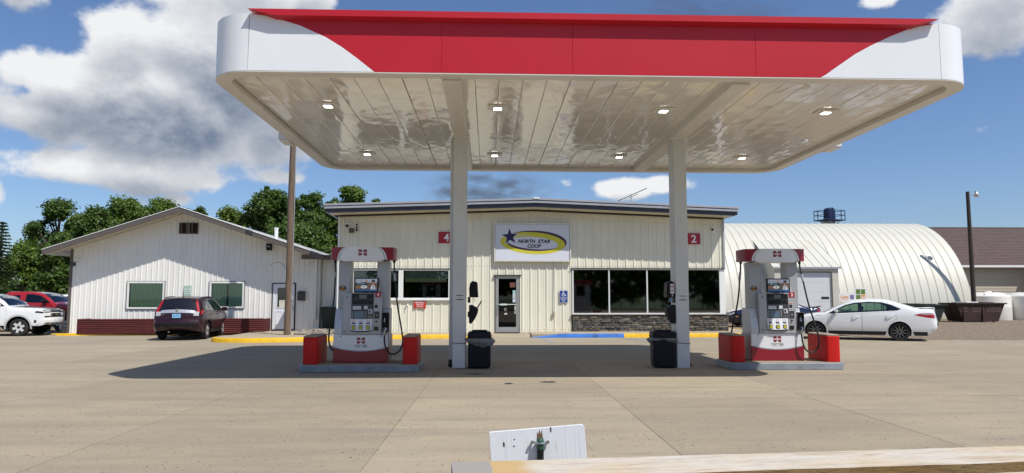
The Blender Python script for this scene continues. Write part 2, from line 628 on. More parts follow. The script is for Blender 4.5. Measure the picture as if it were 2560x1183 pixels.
def dense(pts, step=.5):
    out = []
    for a, c in zip(pts, pts[1:]):
        L_ = math.dist(a, c)
        k = max(1, int(L_ / step))
        out += [(a[0] + (c[0] - a[0]) * t / k, a[1] + (c[1] - a[1]) * t / k) for t in range(k)]
    return out + [pts[-1]]
wl = [(-10.05, 25.15), (-9.7, 24.62), (-8.6, 24.42), (-7.9, 24.5), (-5.9, 25.15), (-3.85, 26.4), (-1.8, 26.72), (-.1, 26.95), (-.1, 29.4), (-6.4, 30.2), (-6.4, 33.2), (-10.05, 32.6)]
b = MB().prism([(x + .05, y + .05) for x, y in wl], -.02, .135, ax='xy')
pave = struct(b.build('pavement', walk_conc))
wr = [(1.45, 27.2), (10.35, 27.65), (10.9, 28.6), (11.2, 33), (9.4, 33), (1.45, 29.6)]
struct(MB().prism(wr, -.02, .14, ax='xy').build('pavement', walk_conc))
# dropped crossing in front of the door
struct(MB().add([(-.1, 26.98, .002), (1.45, 27.2, .002), (1.45, 28.2, .1), (-.1, 28.0, .1), (1.45, 29.5, .137), (-.1, 29.4, .137)],
                [(0, 1, 2, 3), (3, 2, 4, 5)]).build('ramp', walk_conc))
# left walk in front of the office rises to the right
struct(MB().add([(-18.2, 29.25, .05), (-9.9, 29.8, .16), (-9.9, 32.7, .19), (-18.2, 30.9, .06), (-18.2, 29.25, -.03), (-9.9, 29.8, -.03)],
                [(0, 1, 2, 3), (4, 5, 1, 0)]).build('pavement', walk_conc))
k1 = kerb_strip(dense(edge_m[:-1]), .15, .15, yellow_m, 'kerb')
k2 = kerb_strip(dense([edge_m[-2], (-.95, 26.83), edge_m[-1]]), .15, .006, yellow_m, 'kerb')
k3 = kerb_strip(dense([edge_r[0], edge_r[1]]), .02, .15, blue_m, 'kerb')
k4 = kerb_strip(dense(edge_r[1:3] ), .15, .15, blue_m, 'kerb')
k5 = kerb_strip(dense(edge_r[2:] + [(10.9, 28.3), (11.25, 33)]), .15, .15, yellow_m, 'kerb')
k6 = kerb_strip(dense([(-18.2, 31.2), (-18.25, 29.3), (-17.6, 29.18), (-9.95, 29.72)]), .06, .17, yellow_m, 'kerb')
for k in (k1, k2, k3, k4, k5, k6):
    struct(k)
# faded blue lines of the accessible bay
faded = M('faded_blue_paint', (.24, .31, .40), .85, var=.3, vscale=9)
for (xa, ya, xb, yb) in ((1.75, 27.05, 2.0, 24.3), (5.05, 27.05, 5.5, 24.6)):
    struct(MB().add([(xa, ya, .0055), (xb, yb, .0055), (xb + .1, yb, .0055), (xa + .1, ya, .0055)], [(0, 1, 2, 3)]).build('painted_line', faded))

# ================================================================== fuel canopy
CX0, CX1, CY0, CY1, CH, CT, CR = -4.82, 8.297, 11.26, 20.13, 5.231, .985, .752
cxm = (CX0 + CX1) / 2
can = thing('fuel_canopy', 'big flat fuel canopy with red and white fascia on two grey columns', 'canopy', (cxm, CY0, 0))
can.rotation_euler = (0, .002, .0082)
hw, dp = (CX1 - CX0) / 2, CY1 - CY0
F0 = CH + .018
# front fascia: boundary between white and red follows an arc
AL = [(-4.06, 6.235), (-3.72, 6.17), (-3.23, 6.02), (-2.81, 5.83), (-2.55, 5.67), (-2.29, 5.48), (-2.12, 5.345), (-2.0, F0)]
AR = [(7.50, 6.235), (7.10, 6.15), (6.68, 5.975), (6.36, 5.82), (6.08, 5.665), (5.69, 5.395), (5.56, 5.30), (5.465, F0)]
rx = lambda x: x - cxm
aL = [(rx(x), z) for x, z in AL]
aR = [(rx(x), z) for x, z in AR]
TOP = CH + CT
aL[0] = (aL[0][0], TOP); aR[0] = (aR[0][0], TOP)
sx0, sx1 = -hw + CR, hw - CR
MB().prism([(sx0, F0), aL[-1]] + aL[-2::-1][:-1] + [aL[0], (sx0, TOP)] if aL[0][0] > sx0 + .01 else [(sx0, F0)] + aL[::-1], 0, .07).build('white_fascia_panel', white_p, can, bevel=.004)
MB().prism([(sx1, F0), (sx1, TOP)] + aR if aR[0][0] < sx1 - .01 else [(sx1, F0)] + aR, 0, .07).build('white_fascia_panel', white_p, can, bevel=.004)
cuts = [rx(-.9), rx(1.28), rx(4.37)]
g_ = .0014
xl = [None] + cuts + [None]
for a, c in zip(xl, xl[1:]):
    lft = [(p[0] + g_, p[1]) for p in aL[::-1]] if a is None else [(a + g_, F0), (a + g_, TOP)]
    rgt = [(p[0] - g_, p[1]) for p in aR] if c is None else [(c - g_, TOP), (c - g_, F0)]
    MB().prism(lft + rgt, .001, .07).build('red_fascia_panel', red_p, can, bevel=.003)
# rounded white corners and the plain sides
def corner(cx, cy, a0, a1, name='corner_panel'):
    o, i = arc(cx, cy, CR, a0, a1, 14), arc(cx, cy, CR - .07, a1, a0, 14)
    MB().prism(o + i, F0, TOP, ax='xy').build(name, white_p, can, smooth=True, angle=40)
gs = .003
corner(-hw + CR, CR, 180 + .3, 270 - .3)
corner(hw - CR, CR, 270 + .3, 360 - .3)
corner(-hw + CR, dp - CR, 90, 180 - .3)
corner(hw - CR, dp - CR, .3, 90)
for sgn in (-1, 1):
    x0 = sgn * hw - (0 if sgn > 0 else 0)
    for k in range(3):
        ya, yb = CR + (dp - 2 * CR) * k / 3, CR + (dp - 2 * CR) * (k + 1) / 3
        MB().box(min(x0, x0 - sgn * .07), max(x0, x0 - sgn * .07), ya + gs, yb - gs, F0, TOP).build('side_fascia_panel', white_p, can)
for k in range(4):
    xa, xb = sx0 + (sx1 - sx0) * k / 4, sx0 + (sx1 - sx0) * (k + 1) / 4
    MB().box(xa + gs, xb - gs, dp - .07, dp, F0, TOP).build('back_fascia_panel', white_p, can)
# red eyebrow along the top edge: wedge with mitred ends
e0, e1, f0, f1 = rx(-4.06), rx(7.47), rx(-3.62), rx(7.05)
eb = MB().add([(e0, -.13, TOP + .03), (e1, -.13, TOP + .03), (f1, -.13, TOP - .075), (f0, -.13, TOP - .075),
               (e0 + .02, .09, TOP + .035), (e1 - .02, .09, TOP + .035), (f1, -.004, TOP - .105), (f0, -.004, TOP - .105)],
              [(3, 2, 1, 0), (0, 1, 5, 4), (7, 6, 2, 3), (3, 0, 4, 7), (1, 2, 6, 5)])
eb.build('eyebrow', red_p, can, fix=True)
# soffit: perimeter lip, recessed panels, beams
ceil_m = M('soffit_white', (.76, .725, .66), .12, var=.03, vscale=.8, coat=.38, spec=.5)
def wavy(m):
    nt = m.node_tree
    b = nt.nodes['Principled BSDF']
    tc = N(nt, 'ShaderNodeTexCoord')
    oi = N(nt, 'ShaderNodeObjectInfo')
    mp = N(nt, 'ShaderNodeMapping')
    mp.inputs['Scale'].default_value = (2.0, 1.25, 1)
    nt.links.new(tc.outputs['Object'], mp.inputs[0])
    cb = N(nt, 'ShaderNodeCombineXYZ')
    nt.links.new(math_n(nt, 'MULTIPLY', oi.outputs['Random'], 37.0), cb.inputs[2])
    nt.links.new(cb.outputs[0], mp.inputs['Location'])
    n = N(nt, 'ShaderNodeTexNoise', i_Scale=1.5, i_Detail=1.6, i_Roughness=.4, i_Distortion=.3)
    nt.links.new(mp.outputs[0], n.inputs['Vector'])
    bp = N(nt, 'ShaderNodeBump', i_Strength=.5, i_Distance=.026)
    nt.links.new(n.outputs[0], bp.inputs['Height'])
    nt.links.new(bp.outputs[0], b.inputs['Normal'])
    nt.links.new(bp.outputs[0], b.inputs['Coat Normal'])
wavy(ceil_m)
lip_m = M('soffit_trim', (.68, .65, .60), .35, var=.05, vscale=2)
def rring(inset, r):
    x, y0, y1 = hw - inset, inset, dp - inset
    r = max(r, .02)
    return (arc(-x + r, y0 + r, r, 180, 270, 12) + arc(x - r, y0 + r, r, 270, 360, 12) + arc(x - r, y1 - r, r, 0, 90, 12) + arc(-x + r, y1 - r, r, 90, 180, 12))
LIP, CEIL = .26, .095
o_, i_ = rring(.004, CR - .004), rring(LIP, CR - LIP)
n_ = len(o_)
vs = [(x, y, CH) for x, y in o_] + [(x, y, CH) for x, y in i_] + [(x, y, CH + CEIL + .03) for x, y in i_] + [(x, y, F0 + .004) for x, y in o_]
fs = []
for k in range(n_):
    j = (k + 1) % n_
    fs += [(k, n_ + k, n_ + j, j), (n_ + k, 2 * n_ + k, 2 * n_ + j, n_ + j), (3 * n_ + k, k, j, 3 * n_ + j)]
MB().add(vs, fs).build('soffit_lip', lip_m, can, fix=False)
xi0, xi1 = -hw + LIP + .012, hw - LIP - .012
npan = 30
pw = (xi1 - xi0) / npan
for k in range(npan):
    xa, xb = xi0 + pw * k + .0025, xi0 + pw * (k + 1) - .0025
    vs, fs = [], []
    sub = 8
    dz = [random.uniform(-.002, .002) for _ in range(2)]
    for j in range(sub + 1):
        y = LIP + .012 + (dp - 2 * LIP - .024) * j / sub
        for q, x in enumerate((xa, xa + .01, (xa + xb) / 2, xb - .01, xb)):
            z = CH + CEIL + (0.009 if q in (0, 4) else (.0 if q != 2 else -.0035)) + dz[0]
            vs.append((x, y, z))
    for j in range(sub):
        for q in range(4):
            fs.append((j * 5 + q, (j + 1) * 5 + q, (j + 1) * 5 + q + 1, j * 5 + q + 1))
    MB().add(vs, fs).build('ceiling_panel', ceil_m, can, smooth=True, angle=30)
# roof deck closing the box
MB().add([(x, y, CH + .16) for x, y in rring(.075, CR - .08)], [tuple(range(n_))]).build('deck', lip_m, can)
MB().add([(x, y, TOP - .12) for x, y in rring(.075, CR - .08)], [tuple(range(n_))]).build('roof_sheet', lip_m, can)
COLS = [rx(-.749), rx(4.225)]
for x in COLS:
    MB().box(x - .16, x + .16, LIP + .02, dp - LIP - .02, CH - .045, CH + CEIL + .03).build('beam_cover', lip_m, can, bevel=.012)
YC = 15.69 - CY0
for k, x in enumerate(COLS):
    c_ = MB().box(x - .147, x + .147, YC - .225, YC + .225, 0, CH - .05).build('column', col_grey, can, bevel=.018, seg=2)
    MB().box(x - .2, x + .2, YC - .28, YC + .28, CH - .075, CH - .046).build('collar', lip_m, c_)
    sx = x + (-.195 if k == 0 else .195)
    yy = YC + .16
    d = MB().box(sx - .045, sx + .045, yy - .05, yy + .05, .16, CH - .05)
    d.build('downspout', col_grey, c_, bevel=.012)
    t = MB().tube([(sx, yy, .17), (sx, yy - .02, .1), (sx + (-.01 if k == 0 else .03), yy - .08, .03)], .05, 8)
    t.build('drain_boot', rubber, c_)
    # small notice on the column face and a cable round it
    s = MB().box(x - .075, x + .085, YC - .231, YC - .2255, 1.5, 1.6).build('notice', white_print, c_)
    MB().box(x - .075, x + .085, YC - .233, YC - .2312, 1.5, 1.52).build('notice_band', black_print, s)
    MB().box(x - .075, x + .085, YC - .233, YC - .2312, 1.583, 1.6).build('notice_band', black_print, s)
    lettering('NO SMOKING', .12, .022, black_print, s, x + .005, YC - .2325, 1.553)
    MB().tube([(x - .155, YC - .235, .56), (x + .155, YC - .237, .54), (x + .16, YC + .2, .55)], .006, 5).build('cable', dark_metal, c_)
# eight recessed lamps
lens = None
for (lx, ly) in ((-3.27, 13.5), (.06, 13.55), (3.39, 13.6), (6.70, 13.6), (-3.3, 18.1), (.04, 18.12), (3.35, 18.16), (6.67, 18.19)):
    x, y = rx(lx), ly - CY0
    l_ = MB().box(x - .2, x + .2, y - .16, y + .16, CH + .07, CH + CEIL - .004).build('canopy_light', lip_m, can, bevel=.006)
    MB().box(x - .10, x + .10, y - .10, y + .10, CH + .05, CH + .069).build('housing', col_grey, l_, bevel=.01)
    MB().box(x - .075, x + .075, y - .08, y + .08, CH + .043, CH + .0495).build('lens', lamp_white, l_)
for sgn, yy in ((-1, 16.6 - CY0), (1, 16.85 - CY0)):
    f_ = MB().box(sgn * hw - .0 + (-.26 if sgn < 0 else .0), sgn * hw + (.0 if sgn < 0 else .26), yy - .3, yy + .3, CH + .02, CH + .2).build('floodlight', col_grey, can, bevel=.02)
    MB().box(sgn * hw + (-.24 if sgn < 0 else .03), sgn * hw + (-.03 if sgn < 0 else .24), yy - .26, yy + .26, CH + .0, CH + .019).build('lens', white_print, f_)

# ================================================================== ribbed steel walls
def ribbed(x0, x1, zb, zt, pitch, rib=.027, top=.045, base=.085, phase=0.0, y=0.0, beads=2):
    """sheet of ribbed steel facing -Y; zb and zt may be functions of x"""
    fb = zb if callable(zb) else (lambda x: zb)
    ft = zt if callable(zt) else (lambda x: zt)
    xs = [(x0, 0)]
    k = math.floor((x0 - phase) / pitch)
    while True:
        c = phase + k * pitch
        if c - base / 2 > x1:
            break
        for o, h in ((-base / 2, 0), (-top / 2, rib), (top / 2, rib), (base / 2, 0)):
            xs.append((c + o, h))
        for q in range(beads):
            b0 = c + pitch * (q + 1) / (beads + 1)
            xs += [(b0 - .018, 0), (b0, .006), (b0 + .018, 0)]
        k += 1
    xs = sorted([p for p in xs if x0 <= p[0] <= x1] + [(x1, 0)])
    vs, fs = [], []
    for x, h in xs:
        vs += [(x, y - h, fb(x)), (x, y - h, ft(x))]
    for i in range(len(xs) - 1):
        fs.append((2 * i, 2 * i + 2, 2 * i + 3, 2 * i + 1))
    return MB().add(vs, fs)


def frame_rect(x0, x1, z0, z1, w, ya, yb, mi=0, mb=None):
    b = mb or MB()
    b.box(x0, x1, ya, yb, z0, z0 + w, mi)
    b.box(x0, x1, ya, yb, z1 - w, z1, mi)
    b.box(x0, x0 + w, ya, yb, z0 + w, z1 - w, mi)
    b.box(x1 - w, x1, ya, yb, z0 + w, z1 - w, mi)
    return b


def stroke(pts, w, y, closed=False):
    """flat line of width w in the xz plane at y"""
    P = [Vector((p[0], p[1])) for p in pts]
    n = len(P)
    vs, fs = [], []
    for i in range(n):
        a = P[(i - 1) % n] if (closed or i > 0) else P[i]
        c = P[(i + 1) % n] if (closed or i < n - 1) else P[i]
        d = (c - a).normalized()
        q = Vector((-d.y, d.x)) * w / 2
        vs += [(P[i].x - q.x, y, P[i].y - q.y), (P[i].x + q.x, y, P[i].y + q.y)]
    for i in range(n if closed else n - 1):
        j = (i + 1) % n
        fs.append((2 * i, 2 * j, 2 * j + 1, 2 * i + 1))
    return vs, fs


def flat(poly, y):
    a = sum(poly[i][0] * poly[(i + 1) % len(poly)][1] - poly[(i + 1) % len(poly)][0] * poly[i][1] for i in range(len(poly)))
    pl = poly if a > 0 else poly[::-1]
    return [(p[0], y, p[1]) for p in pl], [tuple(range(len(pl)))]


cream = M('cream_steel', (.745, .725, .605), .5, var=.05, vscale=1.1, stretch=(1, 1, .35), dirt=(.55, .50, .37), dscale=1.6, dlo=.58, dhi=.8)
white_steel = M('white_steel', (.82, .81, .77), .5, var=.035, vscale=1.0, stretch=(1, 1, .35), dirt=(.72, .70, .64), dscale=1.4, dlo=.58, dhi=.82)
trim_white = M('trim_white', (.78, .79, .78), .4, var=.03, vscale=3)
alu = M('aluminium', (.55, .56, .57), .35, .6, var=.05, vscale=5)
grey_drip = M('roof_edge_grey', (.42, .42, .45), .4, .3, var=.05, vscale=3)
dark_band = M('roof_band_dark', (.035, .036, .05), .35, var=.2, vscale=3)
soffit_cream = M('soffit_cream', (.62, .57, .43), .5, var=.05, vscale=2)
dark_trim = M('dark_brown_trim', (.03, .024, .02), .5)
roof_metal = M('roof_metal', (.55, .55, .54), .4, .2, var=.06, vscale=2)
brown_trim = M('brown_trim', (.115, .095, .085), .45, var=.06, vscale=2)
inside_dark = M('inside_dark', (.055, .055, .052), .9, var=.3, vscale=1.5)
dark_pane = glass_mat('dark_pane', (.5, .52, .5), .34, .03, .065)
clear_pane = glass_mat('clear_pane', (.86, .93, .88), .92, .01)

# ------------------------------------------------------------------ shop
shop = thing('shop_building', 'cream ribbed steel shop behind the canopy with a low gable roof', 'building', (-6.46, 28.95, 0), R(2.1))
W_, RIDGE, Z0 = 16.28, 8.13, .13
wall_top = lambda x: 5.30 - abs(x - RIDGE) * .0365
PITCH = .3395
pan = [k * PITCH * 3 for k in range(17)]
pan[-1] = W_
openings = [(.56, 4.61, 1.47, 2.75), (6.47, 7.52, 0, 2.49), (9.70, W_, 0, 2.79)]
for k in range(16):
    xs = sorted({pan[k], pan[k + 1]} | {o[i] for o in openings for i in (0, 1) if pan[k] + .05 < o[i] < pan[k + 1] - .05})
    for xa, xb in zip(xs, xs[1:]):
        xm_ = (xa + xb) / 2
        op = [o for o in openings if o[0] < xm_ < o[1]]
        spans = [(Z0, wall_top)] if not op else [(op[0][3], wall_top)] + ([(Z0, op[0][2])] if op[0][2] > Z0 + .1 else [])
        for za, zt in spans:
            ribbed(xa, xb - .002, za, zt, PITCH, phase=.17).build('wall_panel', cream, shop)
# screw heads in rows
sc = MB()
for row in (.22, 2.86, 4.55):
    x = .06
    while x < W_:
        zt = row if row < 4 else wall_top(x) - .35
        if not any(o[0] < x < o[1] and o[2] <= zt <= o[3] for o in openings):
            sc.box(x - .011, x + .011, -.012, .0, zt - .011, zt + .011)
        x += PITCH / 2
stuff(sc.build('screws', M('screw_rust', (.12, .085, .06), .6), shop))
# end walls, floor and dark interior
MB().box(0.01, .06, .02, 14, Z0, 4.97).build('side_wall', cream, shop)
MB().box(W_ - .06, W_ - .002, .02, 14, .85, 4.97).build('side_wall', cream, shop)
MB().box(.1, W_ - .1, 13.9, 14, Z0, 4.95).build('back_wall', cream, shop)
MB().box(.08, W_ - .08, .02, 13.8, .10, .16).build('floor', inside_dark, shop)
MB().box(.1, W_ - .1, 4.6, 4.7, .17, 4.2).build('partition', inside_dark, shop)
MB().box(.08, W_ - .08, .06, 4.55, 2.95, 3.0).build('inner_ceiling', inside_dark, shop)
MB().box(-.045, .03, -.05, .06, Z0, wall_top(0) - .06).build('corner_trim', trim_white, shop, bevel=.006)
MB().box(W_ - .035, W_ + .05, -.06, .06, 2.8, wall_top(W_) - .06).build('corner_trim', grey_drip, shop, bevel=.006)
MB().box(W_ - .22, W_ + .03, -.03, .1, .86, 2.775).build('corner_post', trim_white, shop, bevel=.006)
# roof: three-stepped edge, sloped sheets, soffit boards
def gable_band(y0, y1, zlo, zhi, s0, s1, mat, name, sl=.0365, ridge=RIDGE, par=None):
    f = lambda x, z: z - abs(x - ridge) * sl
    poly = [(s0, f(s0, zlo)), (ridge, zlo), (s1, f(s1, zlo)), (s1, f(s1, zhi)), (ridge, zhi), (s0, f(s0, zhi))]
    return MB().prism(poly, y0, y1).build(name, mat, par or shop, bevel=.004)
gable_band(-1.05, -.95, 5.55, 5.63, -.46, 16.62, grey_drip, 'drip_edge')
gable_band(-1.00, -.93, 5.51, 5.549, -.40, 16.56, dark_band, 'shadow_strip')
gable_band(-1.04, -.94, 5.43, 5.509, -.43, 16.59, grey_drip, 'drip_edge')
gable_band(-.97, -.90, 5.26, 5.429, -.30, 16.46, dark_band, 'fascia')
gable_band(-.945, 14.3, 5.57, 5.622, -.42, 16.58, roof_metal, 'roof')
gable_band(-.07, -.0365, 5.20, 5.285, -.03, 16.3, dark_trim, 'wall_trim')
for s in (-1, 1):
    xe = -.3 if s < 0 else 16.46
    MB().box(min(xe, xe + .12 * s), max(xe, xe + .12 * s), -.94, 14, 5.0 if s else 5, 5.24).build('eave_trim', dark_band, shop)
# soffit
edges = [-.28 + i * 1.0 for i in range(17)] + [16.44]
for xa, xb in zip(edges, edges[1:]):
    if xb - xa < .05:
        continue
    zf = lambda x: 5.275 - abs(x - RIDGE) * .0365
    zw = lambda x: 5.275 - abs(x - RIDGE) * .0365
    pts = [(xa + .007, -.9, zf(xa)), (xb - .007, -.9, zf(xb)), (xb - .007, -.04, zw(xb)), (xa + .007, -.04, zw(xa))]
    if xa < RIDGE < xb:
        pts = [(xa + .007, -.9, zf(xa)), (RIDGE, -.9, zf(RIDGE)), (xb - .007, -.9, zf(xb)), (xb - .007, -.04, zw(xb)), (RIDGE, -.04, zw(RIDGE)), (xa + .007, -.04, zw(xa))]
    n = len(pts)
    MB().add(pts, [tuple(range(n))[::-1]]).build('soffit_panel', soffit_cream, shop)
MB().box(RIDGE - .13, RIDGE + .13, -1.075, -1.0, 5.585, 5.645).build('ridge_cap', trim_white, shop, bevel=.01)

# left shop window
wl_ = frame_rect(.58, 4.59, 1.49, 2.73, .055, -.045, .04)
wl_.box(2.47, 2.67, -.05, .04, 1.545, 2.675)
win = wl_.build('window', trim_white, shop, bevel=.006)
MB().box(.52, 4.66, -.10, .0, 1.44, 1.487).build('sill', trim_white, win, bevel=.006)
MB().box(.54, 4.64, -.07, -.01, 2.735, 2.765).build('drip_flashing', dark_trim, win)
MB().box(.64, 2.465, -.005, .0, 1.55, 2.67).build('pane', clear_pane, win)
MB().box(2.675, 4.53, -.005, .0, 1.55, 2.67).build('pane', clear_pane, win)
shade_m = M('roller_shade', (.36, .37, .34), .8, var=.06, vscale=5)
MB().box(2.72, 4.5, .10, .13, 2.36, 2.66).build('roller_shade', shade_m, win)
MB().box(.68, 2.44, .10, .13, 2.22, 2.66).build('roller_shade', M('roller_shade_grey', (.25, .26, .27), .8), win)
MB().box(2.74, 4.44, .06, .095, 2.2, 2.36).build('blind_bottom', M('blind_cream', (.66, .60, .36), .6), win)
# things on the inside ledge
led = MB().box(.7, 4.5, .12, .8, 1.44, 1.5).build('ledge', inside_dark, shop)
# right shop windows
wr_ = MB()
x0, x1, zb, zt = 9.72, 16.07, .86, 2.775
wr_.box(x0, x1, -.04, .06, zt - .05, zt).box(x0, x1, -.05, .06, zb, zb + .05).box(x0, x0 + .07, -.04, .06, zb + .05, zt - .05)
mull = [11.30, 12.93, 14.57]
for m_ in mull:
    wr_.box(m_ - .03, m_ + .03, -.04, .06, zb + .05, zt - .05)
win2 = wr_.build('window', M('mullion_white', (.64, .65, .65), .45), shop, bevel=.005)
xs = [x0 + .04] + mull + [x1]
for i, (xa, xb) in enumerate(zip(xs, xs[1:])):
    MB().box(xa + .03, xb - .03, -.008, -.002, zb + .05, zt - .05).build('pane', dark_pane, win2)
MB().box(x0 - .05, W_ + .04, -.09, -.02, 2.78, 2.80).build('head_flashing', dark_trim, shop)
# shelving and a bright doorway in the dark interior
shelf_m = M('shelf_grey', (.16, .15, .13), .7)
for sx in (10.2, 11.9, 13.4):
    MB().box(sx, sx + 1.1, 1.7, 2.2, .17, 1.75).build('shelf', shelf_m, shop)
MB().box(15.25, 15.6, 4.5, 4.58, .2, 2.3).build('inner_door', M('inner_door', (.5, .5, .42), .6), shop)
blue_card = M('blue_card', (.03, .17, .42), .5)
MB().box(12.12, 12.44, .012, .016, .93, 1.20).build('window_card', blue_card, win2)
MB().box(12.2, 12.36, .009, .0115, 1.0, 1.1).build('card_print', M('card_print', (.02, .08, .22), .5), win2)
# stone wainscot: each ledge stone set by hand
stone_ms = [M('ledge_stone_%s' % n, c, .85, var=.3, vscale=9, bump=1.0, bscale=22)
            for n, c in (('grey', (0.139, 0.133, 0.124)), ('dark', (0.094, 0.092, 0.091)), ('brown', (0.166, 0.133, 0.105)), ('tan', (0.205, 0.183, 0.149)))]
MB().box(9.72, 16.36, -.03, .05, Z0, .845).build('stone_backing', M('mortar_dark', (.03, .028, .026), .95), shop)
MB().box(9.68, 16.42, -.14, .0, .835, .862).build('stone_cap', M('stone_cap', (.30, .28, .25), .8, var=.1), shop, bevel=.008)
rs = random.Random(21)
rows = 8
zz = Z0 + .005
while zz < .80:
    h = rs.uniform(.07, .105)
    if zz + h > .83:
        h = .83 - zz
    x = 9.73
    while x < 16.35:
        w = rs.uniform(.14, .46)
        xe = min(16.36, x + w)
        if 16.36 - xe < .12:
            xe = 16.36
        p = rs.uniform(.03, .085)
        j = lambda a=.012: rs.uniform(-a, a)
        za_, zb2 = zz + .004 + abs(j(.006)), zz + h - .004 - abs(j(.006))
        xa_, xb_ = x + .003, xe - .003
        vs = [(xa_, -.03, za_), (xb_, -.03, za_), (xb_, -.03, zb2), (xa_, -.03, zb2),
              (xa_ + .008, -.03 - p * .8 + j(), za_ + .005), ((xa_ + xb_) / 2 + j(.03), -.03 - p + j(), za_ + .002), (xb_ - .008, -.03 - p * .8 + j(), za_ + .005),
              (xb_ - .008, -.03 - p * .9 + j(), zb2 - .008), ((xa_ + xb_) / 2 + j(.03), -.03 - p * 1.1 + j(), zb2 - .004), (xa_ + .008, -.03 - p * .9 + j(), zb2 - .008)]
        fs = [(4, 5, 8, 9), (5, 6, 7, 8), (0, 1, 6, 5, 4), (3, 9, 8, 7, 2), (0, 4, 9, 3), (1, 2, 7, 6)]
        MB().add(vs, fs).build('stone', rs.choice(stone_ms), shop)
        x = xe
    zz += h
# side stones on the corner return
MB().box(16.34, 16.385, -.1, 2.5, Z0, .83).build('stone_return', stone_ms[0], shop)

# shop door
dr = MB()
frame_rect(6.50, 7.49, Z0, 2.47, .05, -.06, .05, mb=dr)
dframe = dr.build('door', alu, shop, bevel=.006)
MB().box(6.42, 7.58, -.12, .0, 2.475, 2.505).build('hood', dark_trim, dframe)
leaf = frame_rect(6.555, 7.435, Z0 + .055, 2.415, .07, -.045, .0)
leaf.box(6.626, 7.364, -.045, .0, Z0 + .126, Z0 + .2)
leaf.build('leaf', alu, dframe, bevel=.004)
MB().box(6.626, 7.364, -.02, -.014, Z0 + .2, 2.344).build('pane', glass_mat('door_pane', (.4, .4, .4), .2, .02), dframe)
MB().tube([(6.63, -.05, 1.27), (7.36, -.05, 1.27)], .018, 8).box(6.7, 6.98, -.075, -.03, 1.235, 1.305).build('push_bar', M('push_bar', (.62, .68, .66), .4), dframe)
MB().tube([(6.59, -.05, .85), (6.59, -.11, .87), (6.59, -.11, 1.25), (6.59, -.05, 1.27)], .013, 6).build('handle', steel, dframe)
for (xa, xb, za, zb2, c) in ((7.22, 7.345, 1.75, 1.86, (.35, .55, .6)), (7.22, 7.345, 1.63, 1.74, (.5, .62, .66)), (7.22, 7.345, 1.52, 1.62, (.6, .6, .62)), (7.22, 7.345, 1.36, 1.5, (.55, .63, .72)),
                         (7.30, 7.355, 1.02, 1.22, (.6, .62, .62)), (7.29, 7.35, .88, .99, (.42, .44, .46)), (7.10, 7.33, 1.98, 2.19, (.14, .05, .04))):
    MB().box(xa, xb, -.0245, -.0215, za, zb2).build('sticker', M('sticker_%d%d' % (int(xa * 100), int(za * 100)), c, .5), dframe)
lettering('OPEN', .15, .045, M('sticker_ink', (.5, .2, .1), .5), dframe, 7.215, -.0255, 2.08)
vs, fs = stroke(arc(6.92, 1.06, .05, 0, 330, 14), .018, -.023)
MB().add(vs, fs).build('sticker', M('sticker_pale', (.5, .48, .44), .5), dframe)
MB().add(*flat(arc(6.93, .86, .06, 0, 180, 10), -.023)).build('sticker', white_print, dframe)
mat_o = MB().box(-.52, .52, -.3, .3, 0, .018).build('door_mat', M('mat', (.11, .10, .09), .95, var=.3, vscale=30), None, loc=(.52, 28.75, .137), rot=(0, 0, R(2)))
tag(mat_o, 'grey brown door mat on the pavement before the glass shop door', 'door mat')

# ------------------------------------------------------------------ office building on the left
off = thing('office_building', 'white ribbed steel office with brown gable trim and two blinded windows', 'building', (-19.3, 30.1, 0), R(1.5))
OL, OR_, ORG = 1.2, 11.74, 6.02
osl = .332
o_top = lambda x: 5.24 - abs(x - ORG) * osl
OP = .2286
oops = [(3.62, 5.18, 1.07, 2.24), (7.06, 8.53, 1.10, 2.24), (9.70, 10.72, 0, 2.19)]
pan = [OL + .12 + k * .9144 for k in range(12)]
pan = [OL + .1] + pan[1:-1] + [OR_]
for k in range(len(pan) - 1):
    xs = sorted({pan[k], pan[k + 1]} | {o[i] for o in oops for i in (0, 1) if pan[k] + .04 < o[i] < pan[k + 1] - .04} | ({ORG} if pan[k] < ORG < pan[k + 1] else set()))
    for xa, xb in zip(xs, xs[1:]):
        xm_ = (xa + xb) / 2
        op = [o for o in oops if o[0] - .04 < xm_ < o[1] + .04 and o[0] < xb - .05 and o[1] > xa + .05]
        spans = [(.04, o_top)] if not op else [(op[0][3], o_top)] + ([(.04, op[0][2])] if op[0][2] > .1 else [])
        for za, zt in spans:
            ribbed(xa, xb - .002, za, zt, OP, rib=.022, top=.03, base=.06, phase=.05, beads=1).build('wall_panel', white_steel, off)
MB().box(OL - .02, OL + .1, -.03, .1, .02, o_top(OL) - .02).build('corner_trim', brown_trim, off, bevel=.005)
MB().box(OL, OL + .05, .05, 12, .02, 3.6).build('side_wall', white_steel, off)
MB().box(OR_ - .05, OR_, .05, 12, .02, 3.36).build('side_wall', white_steel, off)
MB().box(OL + .06, OR_ - .06, 3, 3.1, 0, 3.3).build('partition', inside_dark, off)
# roof slabs with brown rake, cream soffit
def rake(y0, y1, lo, hi, s0, s1, mat, name):
    f = lambda x: -abs(x - ORG) * osl
    poly = [(s0, lo + f(s0)), (ORG, lo), (s1, lo + f(s1)), (s1, hi + f(s1)), (ORG, hi), (s0, hi + f(s0))]
    return MB().prism(poly, y0, y1).build(name, mat, off, bevel=.004)
rake(-.94, -.90, 5.13, 5.345, .55, 12.0, brown_trim, 'rake_fascia')
rake(-.96, -.88, 5.347, 5.375, .53, 12.03, trim_white, 'drip_edge')
rake(-.899, 12, 5.33, 5.346, .58, 11.97, roof_metal, 'roof')
rake(-.90, -.03, 5.24, 5.262, .6, 11.95, soffit_cream, 'soffit')
MB().box(.54, .6, -.9, 12, 3.36, 3.52).build('gutter', trim_white, off)
